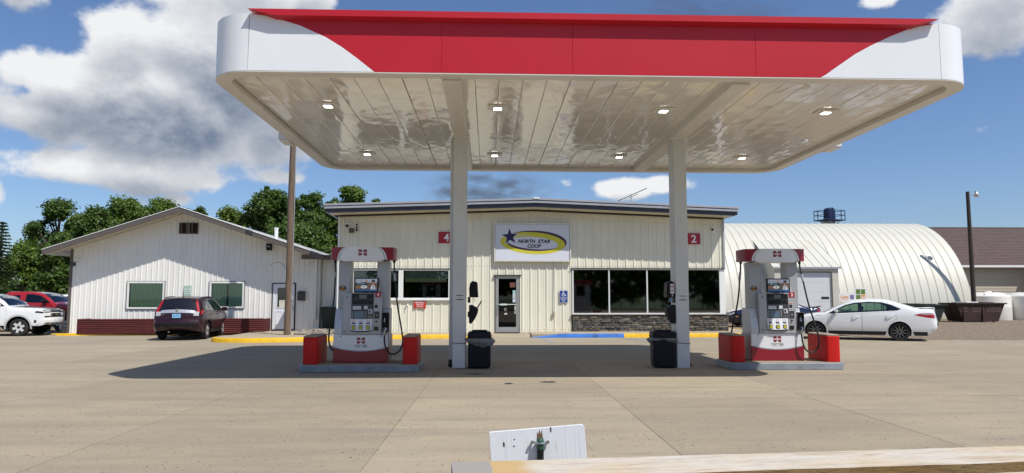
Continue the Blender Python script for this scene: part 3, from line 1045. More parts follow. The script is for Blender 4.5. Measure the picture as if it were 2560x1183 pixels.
# gable louvres
for xa in (5.69, 6.11):
    lv = frame_rect(xa, xa + .37, 4.3, 4.78, .03, -.06, .0).build('vent', M('vent_brown', (.07, .04, .035), .5), off)
    for k in range(9):
        z = 4.335 + k * .046
        MB().add([(xa + .03, -.055, z), (xa + .34, -.055, z), (xa + .34, -.01, z + .045), (xa + .03, -.01, z + .045)], [(0, 1, 2, 3)]).build('slat', M('vent_brown', (.07, .04, .035)), lv)
    MB().box(xa + .03, xa + .34, -.006, .02, 4.33, 4.75).build('backing', dark_trim, lv)
# two windows with vertical blinds
blind_m = M('blind_slat', (.72, .75, .62), .7, var=.05, vscale=3)
green_pane = glass_mat('green_pane', (.86, .97, .88), .95, .01)
for xa, xb, za, zb2 in ((3.62, 5.18, 1.07, 2.24), (7.06, 8.53, 1.10, 2.24)):
    wf = frame_rect(xa, xb, za, zb2, .075, -.055, .03).build('window', trim_white, off, bevel=.006)
    frame_rect(xa - .018, xb + .018, za - .018, zb2 + .018, .017, -.05, .0).build('flashing', dark_trim, wf)
    MB().box(xa + .076, xb - .076, -.012, -.006, za + .076, zb2 - .076).build('pane', green_pane, wf)
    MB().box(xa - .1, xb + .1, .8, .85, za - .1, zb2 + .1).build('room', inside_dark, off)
    n = 15
    rb = random.Random(int(xa * 10))
    for k in range(n):
        if xa > 6 and k in (7,):
            continue
        c = xa + .1 + (xb - xa - .2) * (k + .5) / n
        a = R(16 + rb.uniform(-9, 9))
        dx, dy = .036 * math.cos(a), .036 * math.sin(a)
        MB().add([(c - dx, .08 - dy, za + .09), (c + dx, .08 + dy, za + .09), (c + dx, .08 + dy, zb2 - .09), (c - dx, .08 - dy, zb2 - .09)], [(0, 1, 2, 3)]).build('blind_slat', blind_m, wf)
# white office door
pd = frame_rect(9.72, 10.70, .17, 2.18, .03, -.05, .03).build('door', dark_trim, off)
door_w = M('door_white', (.74, .76, .80), .4)
lf = MB().box(9.752, 10.668, -.03, .01, .2, 1.13).box(9.752, 10.668, -.03, .01, 2.0, 2.148).box(9.752, 9.93, -.03, .01, 1.13, 2.0).box(10.49, 10.668, -.03, .01, 1.13, 2.0)
lf.build('leaf', door_w, pd)
frame_rect(9.91, 10.51, 1.11, 2.02, .035, -.045, -.03).build('lite_frame', door_w, pd)
MB().box(9.945, 10.475, -.016, -.01, 1.145, 1.985).build('pane', dark_pane, pd)
for xa in (9.9, 10.27):
    frame_rect(xa, xa + .28, .42, .98, .025, -.042, -.03).build('panel_moulding', door_w, pd)
MB().box(10.02, 10.26, -.02, -.0165, 1.15, 1.45).build('notice', M('paper', (.62, .60, .5), .7), pd)
lettering('HOURS', .14, .03, black_print, pd, 10.14, -.0215, 1.40)
for z in (1.02, 1.14):
    MB().lathe([(.0, -.09), (.032, -.085), (.035, -.06), (.02, -.03)], 12, 'y', (10.6, 0, z)).build('knob', steel, pd, smooth=True)
# link to the shop with a brown gutter, downspout
for xa, xb in ((11.76, 12.66), (12.662, 13.3)):
    ribbed(xa, xb, .05, 3.22, OP, rib=.022, top=.03, base=.06, phase=.05, y=.25, beads=1).build('link_panel', white_steel, off)
MB().box(10.95, 13.3, -.18, -.03, 3.22, 3.40).build('link_gutter', brown_trim, off, bevel=.008)
MB().box(11.76, 13.3, -.03, 3, 3.3, 3.36).build('link_roof', roof_metal, off)
MB().box(11.52, 11.62, -.13, -.035, .62, 3.22).build('downspout', white_steel, off, bevel=.012)
MB().box(11.0, 11.5, -.032, -.024, 2.9, 2.93).build('seam_strip', white_steel, off)

# ================================================================== hoop shed on the right
hoop_m = M('hoop_steel', (.575, .562, .485), .48, var=.04, vscale=.35, dirt=(.52, .48, .38), dscale=.5, dlo=.52, dhi=.8, coords='Object')
hoop = thing('hoop_shed', 'long white arched steel shed with a garage dormer', 'shed', (8.6, 46.0, 0))
HR, HN, HP = 7.18, 44, .56
def hoop_pt(t, r=HR):
    a = R(180 * t)
    return (HR - r * math.cos(a) * 1.0 - 0, r * math.sin(a) * 1.01)
vs, fs = [], []
xs = [0, .012, .03] + [.04 + (HP - .06) * k / 14 for k in range(1, 14)] + [HP - .02, HP]
for i in range(HN + 1):
    t = i / HN
    for q, x in enumerate(xs):
        h = -.02 if q in (0, len(xs) - 1) else (.016 if q in (1, 2, len(xs) - 2) else (.004 if q % 2 else -.003))
        y, z = hoop_pt(t, HR + h)
        vs.append((x, y, z))
n = len(xs)
for i in range(HN):
    for q in range(n - 1):
        fs.append((i * n + q, (i + 1) * n + q, (i + 1) * n + q + 1, i * n + q + 1))
p0 = MB().add(vs, fs).build('arch_panel', hoop_m, hoop, smooth=True, angle=28, fix=False)
NP = 42
for k in range(1, NP):
    share(p0, hoop, (k * HP, 0, 0))
XE = NP * HP
# end wall
ew = [hoop_pt(i / 24, HR - .05) for i in range(25)]
MB().prism(ew, XE - .08, XE - .02, ax='yz').build('end_wall', hoop_m, hoop)
MB().box(0, XE, -.05, .08, -.02, .16).build('footing', walk_conc, hoop)
# dormer with overhead door (local x measured from the shed's left end)
DX0, DX1, DY = 18.35 - 8.6, 22.62 - 8.6, -.75
dz0 = 3.52
MB().box(DX0, DX0 + .5, DY, DY + .15, 0, dz0 - .25).build('jamb', hoop_m, hoop, bevel=.01)
MB().box(DX1 - .42, DX1, DY, DY + .15, 0, dz0 - .25).build('jamb', hoop_m, hoop, bevel=.01)
MB().box(DX0, DX1, DY, DY + .15, dz0 - .249, dz0).build('header', hoop_m, hoop, bevel=.01)
MB().prism([(DY + .15, 0), (4.2, 0), (4.2, 6.42), (DY + .15, dz0 - .03)], DX0, DX0 + .05, ax='yz').build('dormer_side', hoop_m, hoop)
MB().prism([(DY + .15, 0), (4.2, 0), (4.2, 6.42), (DY + .15, dz0 - .03)], DX1 - .05, DX1, ax='yz').build('dormer_side', hoop_m, hoop)
nd = 8
for k in range(nd):
    xa = DX0 - .12 + (DX1 - DX0 + .24) * k / nd
    xb = DX0 - .12 + (DX1 - DX0 + .24) * (k + 1) / nd
    b = MB()
    pr = [(xa, .04), (xa + .03, .0), (xb - .03, .0), (xb, .04)]
    vs, fs = [], []
    for (x, h) in pr:
        for (y, z) in ((DY - .12, dz0 + .01), (4.2, 6.50)):
            vs.append((x, y, z + h))
    for q in range(3):
        fs.append((2 * q, 2 * q + 2, 2 * q + 3, 2 * q + 1))
    b.add(vs, fs).build('dormer_roof_panel', hoop_m, hoop)
MB().box(DX0 - .13, DX1 + .13, DY - .14, DY - .06, dz0 - .07, dz0 + .05).build('dormer_gutter', grey_drip, hoop)
gd_m = M('garage_door', (.62, .64, .66), .45, var=.03, vscale=1)
gx0, gx1 = DX0 + .5, DX1 - .42
gd = MB().box(gx0, gx1, DY + .17, DY + .2, 0, dz0 - .3).build('garage_door', gd_m, hoop)
for k in range(5):
    z0 = .02 + k * .635
    MB().box(gx0 + .01, gx1 - .01, DY + .135, DY + .169, z0, z0 + .628).build('door_section', gd_m, gd, bevel=.008)
MB().box(gx1 - .72, gx1 - .2, DY + .128, DY + .134, 1.46, 1.62).build('door_window', black_print, gd)
# two boards fixed to the shed
ban = MB().box(0, 1.02, -.02, .02, 0, .48).build('banner_sign', M('sign_face_white', (.78, .79, .80), .5), None, loc=(22.62, 45.3, 1.34))
tag(ban, 'small white banner with orange lettering and a violet badge on the hoop shed', 'sign')
orange_p = M('orange_print', (.70, .27, .015), .5)
lettering('Golden', .56, .2, orange_p, ban, .34, -.0215, .27, shear=.15, bold=.03)
MB().box(.1, .6, -.0225, -.021, .1, .14).build('underline', orange_p, ban)
vi = M('violet_print', (.20, .18, .36), .5)
MB().prism([(.74, .1), (.96, .1), (.98, .2), (.98, .4), (.72, .4), (.72, .2)], -.023, -.0205).build('badge', vi, ban)
sq = MB().box(0, .80, -.02, .02, -.08, .92).build('window_sign', M('sign_face_white', (.78, .79, .80), .5), None, loc=(23.68, 45.35, 1.28))
tag(sq, 'white board with green and orange squares and a letter H on the hoop shed', 'sign')
gr_p = M('green_print', (.12, .20, .03), .5)
for i, (xa, za) in enumerate(((.09, .50), (.42, .50), (.09, .13), (.42, .13))):
    MB().box(xa, xa + .29, -.0225, -.0205, za, za + .33).build('square', gr_p if i < 3 else orange_p, sq)
lettering('H', .18, .2, white_print, sq, .565, -.024, .29, bold=.04)

# ------------------------------------------------------------------ brown roofed building at the far right
shingle = M('shingle_brown', (.105, .068, .062), .9, var=.22, vscale=2.2, bump=.8, bscale=14, stretch=(.5, 3, 3))
siding = M('siding_tan', (.46, .40, .32), .7, var=.05, vscale=.8)
far = thing('brown_roof_building', 'long building with brown shingle roof and tan siding behind the tanks', 'building', (36.0, 57.0, 0))
roof_v = lambda x0, x1, y0, z0, y1, z1: [(x0, y0, z0), (x1, y0, z0), (x1, y1, z1), (x0, y1, z1)]
RZ, RY = 8.35, 9.6
nrow = 26
# stepped shingle courses
def courses(x0, x1, ya, za, yb, zb, n, name):
    b = MB()
    for k in range(n):
        t0, t1 = k / n, (k + 1) / n
        y0, z0, y1, z1 = ya + (yb - ya) * t0, za + (zb - za) * t0, ya + (yb - ya) * t1, za + (zb - za) * t1
        b.add([(x0, y0, z0 + .045), (x1, y0, z0 + .045), (x1, y1, z1 + .012), (x0, y1, z1 + .012), (x0, y0, z0), (x1, y0, z0)], [(0, 1, 2, 3), (4, 5, 1, 0)])
    o = b.build(name, shingle, far)
    return o
stuff(courses(-4, 8.4, -.7, 4.2, RY, RZ, nrow, 'shingles'))
stuff(courses(8.4, 34, -3.4, 3.11, RY, RZ, nrow + 5, 'shingles'))
MB().add([(-4, RY, RZ), (34, RY, RZ), (34, RY * 2, 4.2), (-4, RY * 2, 4.2)], [(0, 1, 2, 3)]).build('rear_roof', shingle, far)
MB().box(-4, 34, RY - .15, RY + .15, RZ - .02, RZ + .06).build('ridge_cap', shingle, far)
MB().box(-4, 34, 19.0, 19.2, 0, 4.2).build('rear_wall', siding, far)
for k in range(18):
    MB().add([(-4, -.02, k * .23), (8.3, -.02, k * .23), (8.3, .0, k * .23 + .225), (-4, .0, k * .23 + .225)], [(0, 1, 2, 3)]).build('siding_board', siding, far)
for k in range(15):
    MB().add([(8.45, .3, k * .23), (34, .3, k * .23), (34, .32, k * .23 + .225), (8.45, .32, k * .23 + .225)], [(0, 1, 2, 3)]).build('siding_board', siding, far)
MB().prism([(-.7, 4.15), (-3.4, 3.08), (-3.4, 2.82), (0, 2.82), (0, 4.15)], 8.35, 8.45, ax='yz').build('porch_cheek', siding, far)
MB().box(8.45, 34, -3.4, .3, 2.82, 2.86).build('porch_ceiling', siding, far)
MB().box(8.3, 34, -3.5, -3.4, 2.86, 3.1).build('porch_fascia', trim_white, far)
MB().box(-4, 8.3, -.75, -.65, 4.05, 4.22).build('fascia', trim_white, far)
for x in (9.0, 15, 21):
    MB().box(x, x + .2, -3.3, -3.1, 0, 2.82).build('porch_post', M('post_yellow', (.52, .46, .30), .7), far)

# ------------------------------------------------------------------ tanks and skips in the yard
poly_m = M('tank_poly', (.74, .72, .66), .4, var=.03, vscale=1)
def tank(x, y, r, h, label):
    t = thing('water_tank', label, 'tank', (x, y, 0), 0, 'white plastic tanks in the yard')
    prof = [(r * .98, 0), (r, .06)]
    prof += [(r, h * .45), (r * 1.006, h * .47), (r, h * .49), (r, h * .8)]
    prof += [(r * .99, h * .86), (r * .93, h * .9), (r * .55, h * .985), (.22, h * 1.0)]
    MB().lathe(prof, 36).build('shell', poly_m, t, smooth=True, angle=30)
    MB().lathe([(.22, h - .01), (.23, h + .05), (.2, h + .09), (.0, h + .1)], 20).build('cap', poly_m, t, smooth=True)
    for k in range(4):
        a = R(45 + 90 * k)
        MB().tube([(r * .3 * math.cos(a), r * .3 * math.sin(a), h * .995), (r * .9 * math.cos(a), r * .9 * math.sin(a), h * .925)], .06, 6).build('rib', poly_m, t)
tank(34.45, 47.9, 1.34, 1.92, 'white plastic tank with ribbed domed top right behind the brown skip')
tank(37.15, 47.7, 1.34, 1.92, 'white plastic tank cut off by the right edge of the photo')
def skip(x0, x1, y, h, mat, label, txt):
    s = thing('dumpster', label, 'dumpster', ((x0 + x1) / 2, y, 0))
    L_ = (x1 - x0) / 2
    sl = .42
    b = MB()
    w = .75
    b.add([(-L_ + sl, -w, .06), (L_ - sl, -w, .06), (L_ - sl, w, .06), (-L_ + sl, w, .06), (-L_, -w - .08, h), (L_, -w - .08, h), (L_, w + .08, h), (-L_, w + .08, h)],
          [(0, 3, 2, 1), (0, 1, 5, 4), (1, 2, 6, 5), (2, 3, 7, 6), (3, 0, 4, 7)])
    b.build('body', mat, s)
    frame = MB()
    frame.box(-L_ - .08, L_ + .08, -w - .17, -w - .08, h - .05, h + .03).box(-L_ - .08, L_ + .08, w + .08, w + .17, h - .05, h + .03)
    frame.box(-L_ - .1, -L_, -w - .08, w + .08, h - .05, h + .03).box(L_, L_ + .1, -w - .08, w + .08, h - .05, h + .03)
    frame.build('rim', mat, s)
    MB().box(-L_ * .55, -L_ * .05, -w, w, h + .03, h + .09).build('lid', black_plastic if mat.name == 'skip_green' else trim_white, s, bevel=.02)
    MB().box(L_ * .1, L_ * .6, -w, w, h + .03, h + .07).build('lid', mat, s, bevel=.02)
    for k in range(2):
        x = L_ * (-.97 + 1.05 * k) + (.4 if k == 0 else 0)
        MB().box(x - .04, x + .04, -w - .1, -w - .03, .08, h - .06).build('brace', mat, s)
    for (tx, x, z, ww, hh) in txt:
        m = lettering(tx, ww, hh, M('faded_print', (.22, .16, .14), .8), s, x, 0, z)
        for v in m.data.vertices:
            v.co.y = -w - .08 * (v.co.z - .06) / (h - .06) - .012
    for sx in (-L_ * .6, L_ * .6):
        MB().lathe([(.09, -.06), (.09, .06)], 10, 'y', (sx, -w + .15, .0 + .09)).build('wheel', rubber, s)
    return s
sk_brown = M('skip_brown', (.038, .016, .014), .7, var=.2, vscale=2, dirt=(.026, .016, .013), dscale=1.5)
sk_green = M('skip_green', (.016, .024, .02), .6, var=.2, vscale=2)
skip(29.15, 32.25, 44.2, 1.2, sk_brown, 'rusty brown slant sided dumpster with faded white lettering', [('NO PARKING', .88, .98, .8, .1), ('IN CONTAINER', .85, .84, .9, .1), ('ACCESS AREA', .82, .70, .9, .1), ('CONTAINER', -.28, .88, .62, .1), ('SERVICE', -.28, .70, .5, .1), ('KEEP', -1.05, .90, .3, .1), ('CLEAR', -1.05, .70, .42, .1)])
skip(25.7, 28.75, 44.6, 1.1, sk_green, 'dark green slant sided dumpster behind the white sedan', [])

# ------------------------------------------------------------------ grain leg with a railed platform beyond the shed
blue_st = M('leg_blue', (.010, .016, .07), .4, var=.1, vscale=2)
leg = thing('grain_leg', 'blue elevator head with a railed platform above the hoop shed ridge', 'elevator', (36.75, 75, 0), R(24))
MB().box(-.55, .0, -.4, .4, 0, 10.2).build('leg_trunk', M('galvanised', (.35, .36, .37), .4, .5, var=.1), leg)
MB().tube([(.35, 0, 10.2), (.6, .0, 9.6), (1.2, 0, 8.4)], .22, 8).build('spout', M('galvanised', (.35, .36, .37)), leg)
head = arc(0, 10.95, .46, 0, 180, 12)
MB().prism([(-.46, 10.0)] + head[::-1] + [(.46, 10.0)], -.42, .42).build('head', blue_st, leg, smooth=True, angle=40, bevel=.03)
MB().box(-1.28, 1.28, -1.0, 1.0, 9.95, 10.05).build('platform', blue_st, leg)
for x in (-1.25, -.66, .66, 1.25):
    MB().box(x - .03, x + .03, -1.0, -.94, 10.05, 11.05).box(x - .03, x + .03, .94, 1.0, 10.05, 11.05).build('rail_post', blue_st, leg)
for z in (10.55, 11.05):
    MB().box(-1.28, 1.28, -1.0, -.95, z - .03, z + .03).box(-1.28, 1.28, .95, 1.0, z - .03, z + .03).box(-1.28, -1.23, -1, 1, z - .03, z + .03).box(1.23, 1.28, -1, 1, z - .03, z + .03).build('rail', blue_st, leg)
for s in (-1, 1):
    MB().tube([(s * .4, 0, 9.0), (s * 1.5, 0, 9.95)], .06, 6).build('brace', blue_st, leg)

# ------------------------------------------------------------------ poles
wood_pole = M('pole_wood', (.17, .12, .085), .9, var=.3, vscale=5, stretch=(6, 6, .35), bump=.8, bscale=30)
dark_pole = M('pole_wood_dark', (.05, .036, .03), .9, var=.3, vscale=5, stretch=(6, 6, .35), bump=.8, bscale=30)
pl = thing('utility_pole', 'brown wooden utility pole with a conduit in front of the office door', 'pole', (-7.95, 27.1, .12))
MB().tube([(0, 0, 0), (.02, 0, 2.5), (-.0, 0, 5), (.05, .01, 10)], [.135, .128, .12, .105], 14).build('pole', wood_pole, pl, smooth=True, angle=60)
MB().tube([(.13, -.03, 0), (.145, -.03, 4), (.14, -.03, 9.4)], .025, 6).build('conduit', M('galvanised', (.35, .36, .37)), pl)
MB().box(.13, .21, -.07, .02, 1.35, 1.52).build('meter_box', alu, pl)
MB().tube(smooth_path([(-.1, -.1, 2.55), (-.2, -.14, 2.72), (-.42, -.2, 2.78), (-.6, -.25, 2.7), (-.62, -.24, 2.66)], 5), .008, 5).build('plant_hook', dark_metal, pl)
lp = thing('yard_light_pole', 'dark wooden pole with a yard lamp on an arm right of the hoop shed', 'lamp post', (31.75, 45.5, 0))
MB().tube([(0, 0, 0), (0, 0, 4), (0, 0, 8.65)], [.15, .138, .11], 12).build('pole', dark_pole, lp, smooth=True, angle=60)
MB().tube(smooth_path([(.1, 0, 8.4), (.3, -.05, 8.5), (.5, -.1, 8.55)], 4), .025, 6).build('arm', alu, lp)
lm = MB().lathe([(.0, 8.73), (.07, 8.71), (.09, 8.57), (.14, 8.5), (.17, 8.47)], 14, 'z', (.52, -.1, 0)).build('lamp_head', alu, lp, smooth=True)
MB().lathe([(.165, 8.47), (.15, 8.35), (.1, 8.28), (0, 8.27)], 14, 'z', (.52, -.1, 0)).build('globe', M('globe_glass', (.62, .60, .52), .2), lm, smooth=True)
fp = thing('distant_pole', 'thin grey utility pole with guy wires before the left trees', 'pole', (-38.3, 60, 0))
MB().tube([(0, 0, 0), (0, 0, 5.0)], [.14, .1], 8).build('pole', M('pole_grey', (.30, .27, .23), .9, var=.2, stretch=(4, 4, .4)), fp)
for s in (-1, 1):
    MB().tube([(0, 0, 3.6), (s * 1.9, .2, 0)], .012, 4).build('guy_wire', dark_metal, fp)
MB().box(-.35, .35, -.04, .04, 4.3, 4.38).build('crossarm', M('pole_grey', (.30, .27, .23)), fp)

# ================================================================== trees
def leaf_mat(name, col, amt=.45):
    m = bpy.data.materials.new(name)
    m.use_nodes = True
    nt = m.node_tree
    nt.nodes.clear()
    g = N(nt, 'ShaderNodeNewGeometry')
    k = g.outputs['Random Per Island']
    lo = tuple(c * (1 - amt) for c in col)
    hi = (col[0] * (1 + amt * 1.2), col[1] * (1 + amt), col[2] * (1 + amt * .6))
    c = mix_n(nt, k, lo, hi)
    b = N(nt, 'ShaderNodeBsdfPrincipled')
    b.inputs['Roughness'].default_value = .5
    b.inputs['Specular IOR Level'].default_value = .35
    nt.links.new(c, b.inputs['Base Color'])
    t = N(nt, 'ShaderNodeBsdfTranslucent')
    nt.links.new(mix_n(nt, 1.0, c, (1.3, 1.5, .5), 'MULTIPLY'), t.inputs[0])
    mx = N(nt, 'ShaderNodeMixShader')
    mx.inputs[0].default_value = .28
    nt.links.new(b.outputs[0], mx.inputs[1])
    nt.links.new(t.outputs[0], mx.inputs[2])
    o = N(nt, 'ShaderNodeOutputMaterial')
    nt.links.new(mx.outputs[0], o.inputs['Surface'])
    return m
LEAF = [leaf_mat('leaf_dark', (.070, .125, .026)), leaf_mat('leaf_mid', (.100, .165, .030)), leaf_mat('leaf_fresh', (.135, .20, .036)), leaf_mat('needle', (.045, .075, .03), .35)]
bark = M('bark', (.09, .07, .055), .95, var=.35, vscale=3, stretch=(3, 3, .5), bump=1, bscale=14)

def leaf_cloud(blobs, n, size, seed, flatten=.8):
    rg = np.random.default_rng(seed)
    c = np.array([b[:3] for b in blobs]); r = np.array([b[3] for b in blobs])
    w = r ** 2
    idx = rg.choice(len(blobs), n, p=w / w.sum())
    d = rg.normal(size=(n, 3)); d /= np.linalg.norm(d, axis=1)[:, None]
    d[:, 2] = np.where(rg.random(n) < .3, np.abs(d[:, 2]), d[:, 2])
    rad = r[idx] * (.25 + np.minimum(np.abs(rg.normal(size=n)), 1.9) * .50)
    # ragged outline: noise by direction
    rad *= 1 + .22 * np.sin(d[:, 0] * 7 + idx) * np.cos(d[:, 1] * 6 + idx * 2)
    p = c[idx] + d * rad[:, None] * np.array([1, 1, flatten])
    nrm = d * .7 + rg.normal(size=(n, 3)) * .55 + np.array([0, 0, .35])
    nrm /= np.linalg.norm(nrm, axis=1)[:, None]
    a = np.cross(nrm, rg.normal(size=(n, 3))); a /= np.linalg.norm(a, axis=1)[:, None]
    b = np.cross(nrm, a)
    s = (size * (.55 + .8 * rg.random(n)))[:, None]
    q = np.stack([p - a * s, p - b * s * .55, p + a * s, p + b * s * .55 - nrm * s * .15], 1)
    return q.reshape(-1, 3)

def quads_mesh(name, co, mat, parent):
    n = len(co) // 4
    me = bpy.data.meshes.new(name)
    me.vertices.add(len(co)); me.vertices.foreach_set('co', co.astype(np.float32).reshape(-1))
    me.loops.add(len(co)); me.loops.foreach_set('vertex_index', np.arange(len(co), dtype=np.int32))
    me.polygons.add(n)
    me.polygons.foreach_set('loop_start', np.arange(0, len(co), 4, dtype=np.int32))
    me.polygons.foreach_set('loop_total', np.full(n, 4, dtype=np.int32))
    me.materials.append(mat)
    me.update(calc_edges=True)
    o = bpy.data.objects.new(name, me)
    COL.objects.link(o)
    if parent:
        o.parent = parent
    return o

def tree(label, x, y, top, halfw, low, kind, seed, n=9000, leaf=.24, group='broadleaf trees behind the office', name='broadleaf_tree', lean=0.0):
    t = thing(name, label, 'tree', (x, y, 0), 0, group)
    rn = random.Random(seed)
    H_ = top - low
    blobs = []
    nb = 110
    for k in range(nb):
        u = rn.random()
        zz = low + H_ * (.08 + .86 * u)
        env = math.sin(math.pi * min(1, (.16 + .80 * u))) ** .7
        a = rn.uniform(0, 2 * math.pi)
        rr = halfw * env * math.sqrt(rn.random()) * .92
        br = halfw * rn.choice((.10, .13, .17, .22, .28, .34)) * rn.uniform(.85, 1.1)
        blobs.append((rr * math.cos(a) + lean * (zz - low), rr * math.sin(a), min(zz, top - br * .7), br))
    tr = MB().tube([(0, 0, -.1), (.1, 0, low * .6 + .6), (lean * H_ * .3, .05, low + H_ * .35), (lean * H_ * .6, 0, low + H_ * .75)], [halfw * .085 + .08, halfw * .07 + .05, halfw * .05, .03], 9)
    for k in range(0, nb, 2):
        bx, by, bz, br = blobs[k]
        z0 = max(low * .7, bz - H_ * .3)
        tr.tube([(lean * (z0 - low) * .6, 0, z0), (bx * .5, by * .5, (z0 + bz) / 2 + .1), (bx, by, bz)], [.1, .065, .02], 5)
    tr.build('trunk', bark, t)
    quads_mesh('crown', leaf_cloud(blobs, n, leaf, seed), LEAF[kind], t)
    return t

def at_px(px, Y):
    return Y * math.tan(math.atan((px - 1280) / 1738 * .996) + R(1.427))
def z_px(py, Y):
    return 1.55 + (745 - py) / 1738 * Y
TL = [('tall loose crowned tree at the left end of the office tree line', 135, 66, 508, 66, 2.0, 0, 13000),
      ('dark round tree behind the office eave, second from the left', 228, 64, 522, 50, 1.5, 0, 9000),
      ('bright green tall tree behind the left slope of the office gable', 305, 68, 498, 74, 1.5, 1, 13000),
      ('green tree just left of the office gable peak', 400, 70, 503, 58, 2.0, 1, 9000),
      ('small treetop peeping over the office gable peak', 490, 70, 513, 34, 2.0, 0, 4500),
      ('light green low tree behind the right slope of the office gable', 572, 60, 527, 62, 1.0, 2, 8000),
      ('large open crowned tree left of the utility pole', 662, 56, 462, 62, 2.2, 0, 12000),
      ('dark tree between the utility pole and the shop roof', 768, 55, 480, 52, 1.5, 0, 9500),
      ('bright tall tree rising over the left corner of the shop roof', 868, 58, 462, 58, 1.0, 1, 12000),
      ('thin treetop right of the bright tree over the shop roof', 934, 62, 494, 24, 3.0, 1, 2600),
      ('deep green bush filling the gap between office and shop', 735, 50, 560, 105, .3, 0, 9000),
      ('mid green tree in the dip between the left end tree and the dark round tree', 188, 70, 536, 52, .8, 1, 9000),
      ('dark tree low behind the middle of the left gable slope', 355, 72, 518, 54, 1.0, 0, 9000),
      ('dark tree low behind the office gable peak', 452, 74, 530, 60, 1.0, 0, 8000),
      ('dark tree filling in right behind the utility pole', 716, 62, 498, 50, 1.0, 0, 9000),
      ('tall dark tree between the pole trees and the shop corner', 822, 62, 492, 46, 1.0, 0, 9000),
      ('low leafy tree behind the red truck, far left', 62, 60, 622, 58, .2, 1, 9000),
      ('dense low tree at the office corner behind the red truck', 150, 58, 600, 66, .1, 0, 10000)]
for i, (lab, px, Y, py, hwid, low, kind, n) in enumerate(TL):
    tree(lab, at_px(px, Y), Y, z_px(py, Y) + .25, hwid / 1738 * Y * 1.08, low, kind, 40 + i, int(n * 3.2), leaf=.13)
# hedge row far behind closes the view to the field
def far_wood():
    rn = random.Random(5)
    bl = []
    for k in range(60):
        x = -75 + k * 1.75
        bl.append((x, 92 + rn.uniform(-2, 2), rn.uniform(1, 3.2), rn.uniform(1.6, 2.6)))
    for k in range(50):
        bl.append((26 + k * 2.2, 130 + rn.uniform(-2, 2), rn.uniform(.8, 2.2), rn.uniform(1.5, 2.3)))
    o = quads_mesh('far_wood', leaf_cloud(bl, 26000, .42, 77), LEAF[0], None)
    stuff(o)
far_wood()
# spruce at the left edge
sp = thing('spruce_tree', 'pointed dark spruce at the left edge of the photo', 'tree', (at_px(-6, 55), 55, 0))
MB().tube([(0, 0, 0), (0, 0, 7.4)], [.2, .03], 8).build('trunk', bark, sp)
rg = np.random.default_rng(3)
co = []
for lay in range(30):
    z = .5 + 7.1 * lay / 30
    rad = 1.95 * (1 - (z / 7.9)) + .12
    nb = 11
    for k in range(nb):
        a = 2 * math.pi * (k + rg.random()) / nb
        L_ = rad * (.75 + .45 * rg.random())
        for q in range(11):
            s = L_ * (q + rg.random()) / 11
            c = np.array([s * math.cos(a), s * math.sin(a), z - .32 * s + .12 * (s / rad) ** 2])
            ww = .17
            u = rg.normal(size=3); u[2] *= .4; u /= np.linalg.norm(u)
            v = np.cross(u, rg.normal(size=3)); v /= np.linalg.norm(v)
            co += [c - u * ww, c - v * ww * .35, c + u * ww, c + v * ww * .35]
quads_mesh('crown', np.array(co), LEAF[3], sp)
# trees across the road behind the camera: the shop windows mirror them
for i, (x, y, top, w) in enumerate(((11, -34, 14, 6.2), (20, -37, 9.5, 6.0), (29, -33, 14, 6.4), (2, -38, 13, 6.0), (38, -36, 14, 6.5), (-8, -36, 12, 5.5))):
    tree(['broad roadside tree mirrored in the left dark shop window', 'tall roadside tree mirrored in the second dark shop window', 'low roadside tree mirrored in the third dark shop window', 'roadside tree mirrored in the shop window behind the left pump', 'roadside tree mirrored in the rightmost dark shop window', 'roadside tree mirrored in the office door pane'][i], x, y, top, w, .2, 1, 90 + i, 9000, leaf=.40, group='roadside trees mirrored in the shop windows')

# ================================================================== vehicles
def inside(p, poly):
    x, y = p
    c = False
    n = len(poly)
    for i in range(n):
        x1, y1 = poly[i]
        x2, y2 = poly[(i + 1) % n]
        if (y1 > y) != (y2 > y) and x < (x2 - x1) * (y - y1) / (y2 - y1) + x1:
            c = not c
    return c


def resample(pts, step, closed=True):
    out = []
    n = len(pts)
    for i in range(n if closed else n - 1):
        a, b = pts[i], pts[(i + 1) % n]
        k = max(1, int(math.dist(a, b) / step))
        out += [(a[0] + (b[0] - a[0]) * t / k, a[1] + (b[1] - a[1]) * t / k) for t in range(k)]
    if not closed:
        out.append(pts[-1])
    return out


def shrink(poly, d):
    """move every edge of a simple polygon inwards by d"""
    n = len(poly)
    a = sum(poly[i][0] * poly[(i + 1) % n][1] - poly[(i + 1) % n][0] * poly[i][1] for i in range(n))
    s = 1 if a > 0 else -1
    out = []
    for i in range(n):
        p0, p1, p2 = (Vector(poly[i - 1]), Vector(poly[i]), Vector(poly[(i + 1) % n]))
        d1, d2 = (p1 - p0).normalized(), (p2 - p1).normalized()
        n1, n2 = Vector((-d1.y, d1.x)) * s, Vector((-d2.y, d2.x)) * s
        m = (n1 + n2)
        if m.length < 1e-4:
            m = n1
        m.normalize()
        k = d / max(.35, m.dot(n1))
        out.append((p1.x + m.x * k, p1.y + m.y * k))
    return out


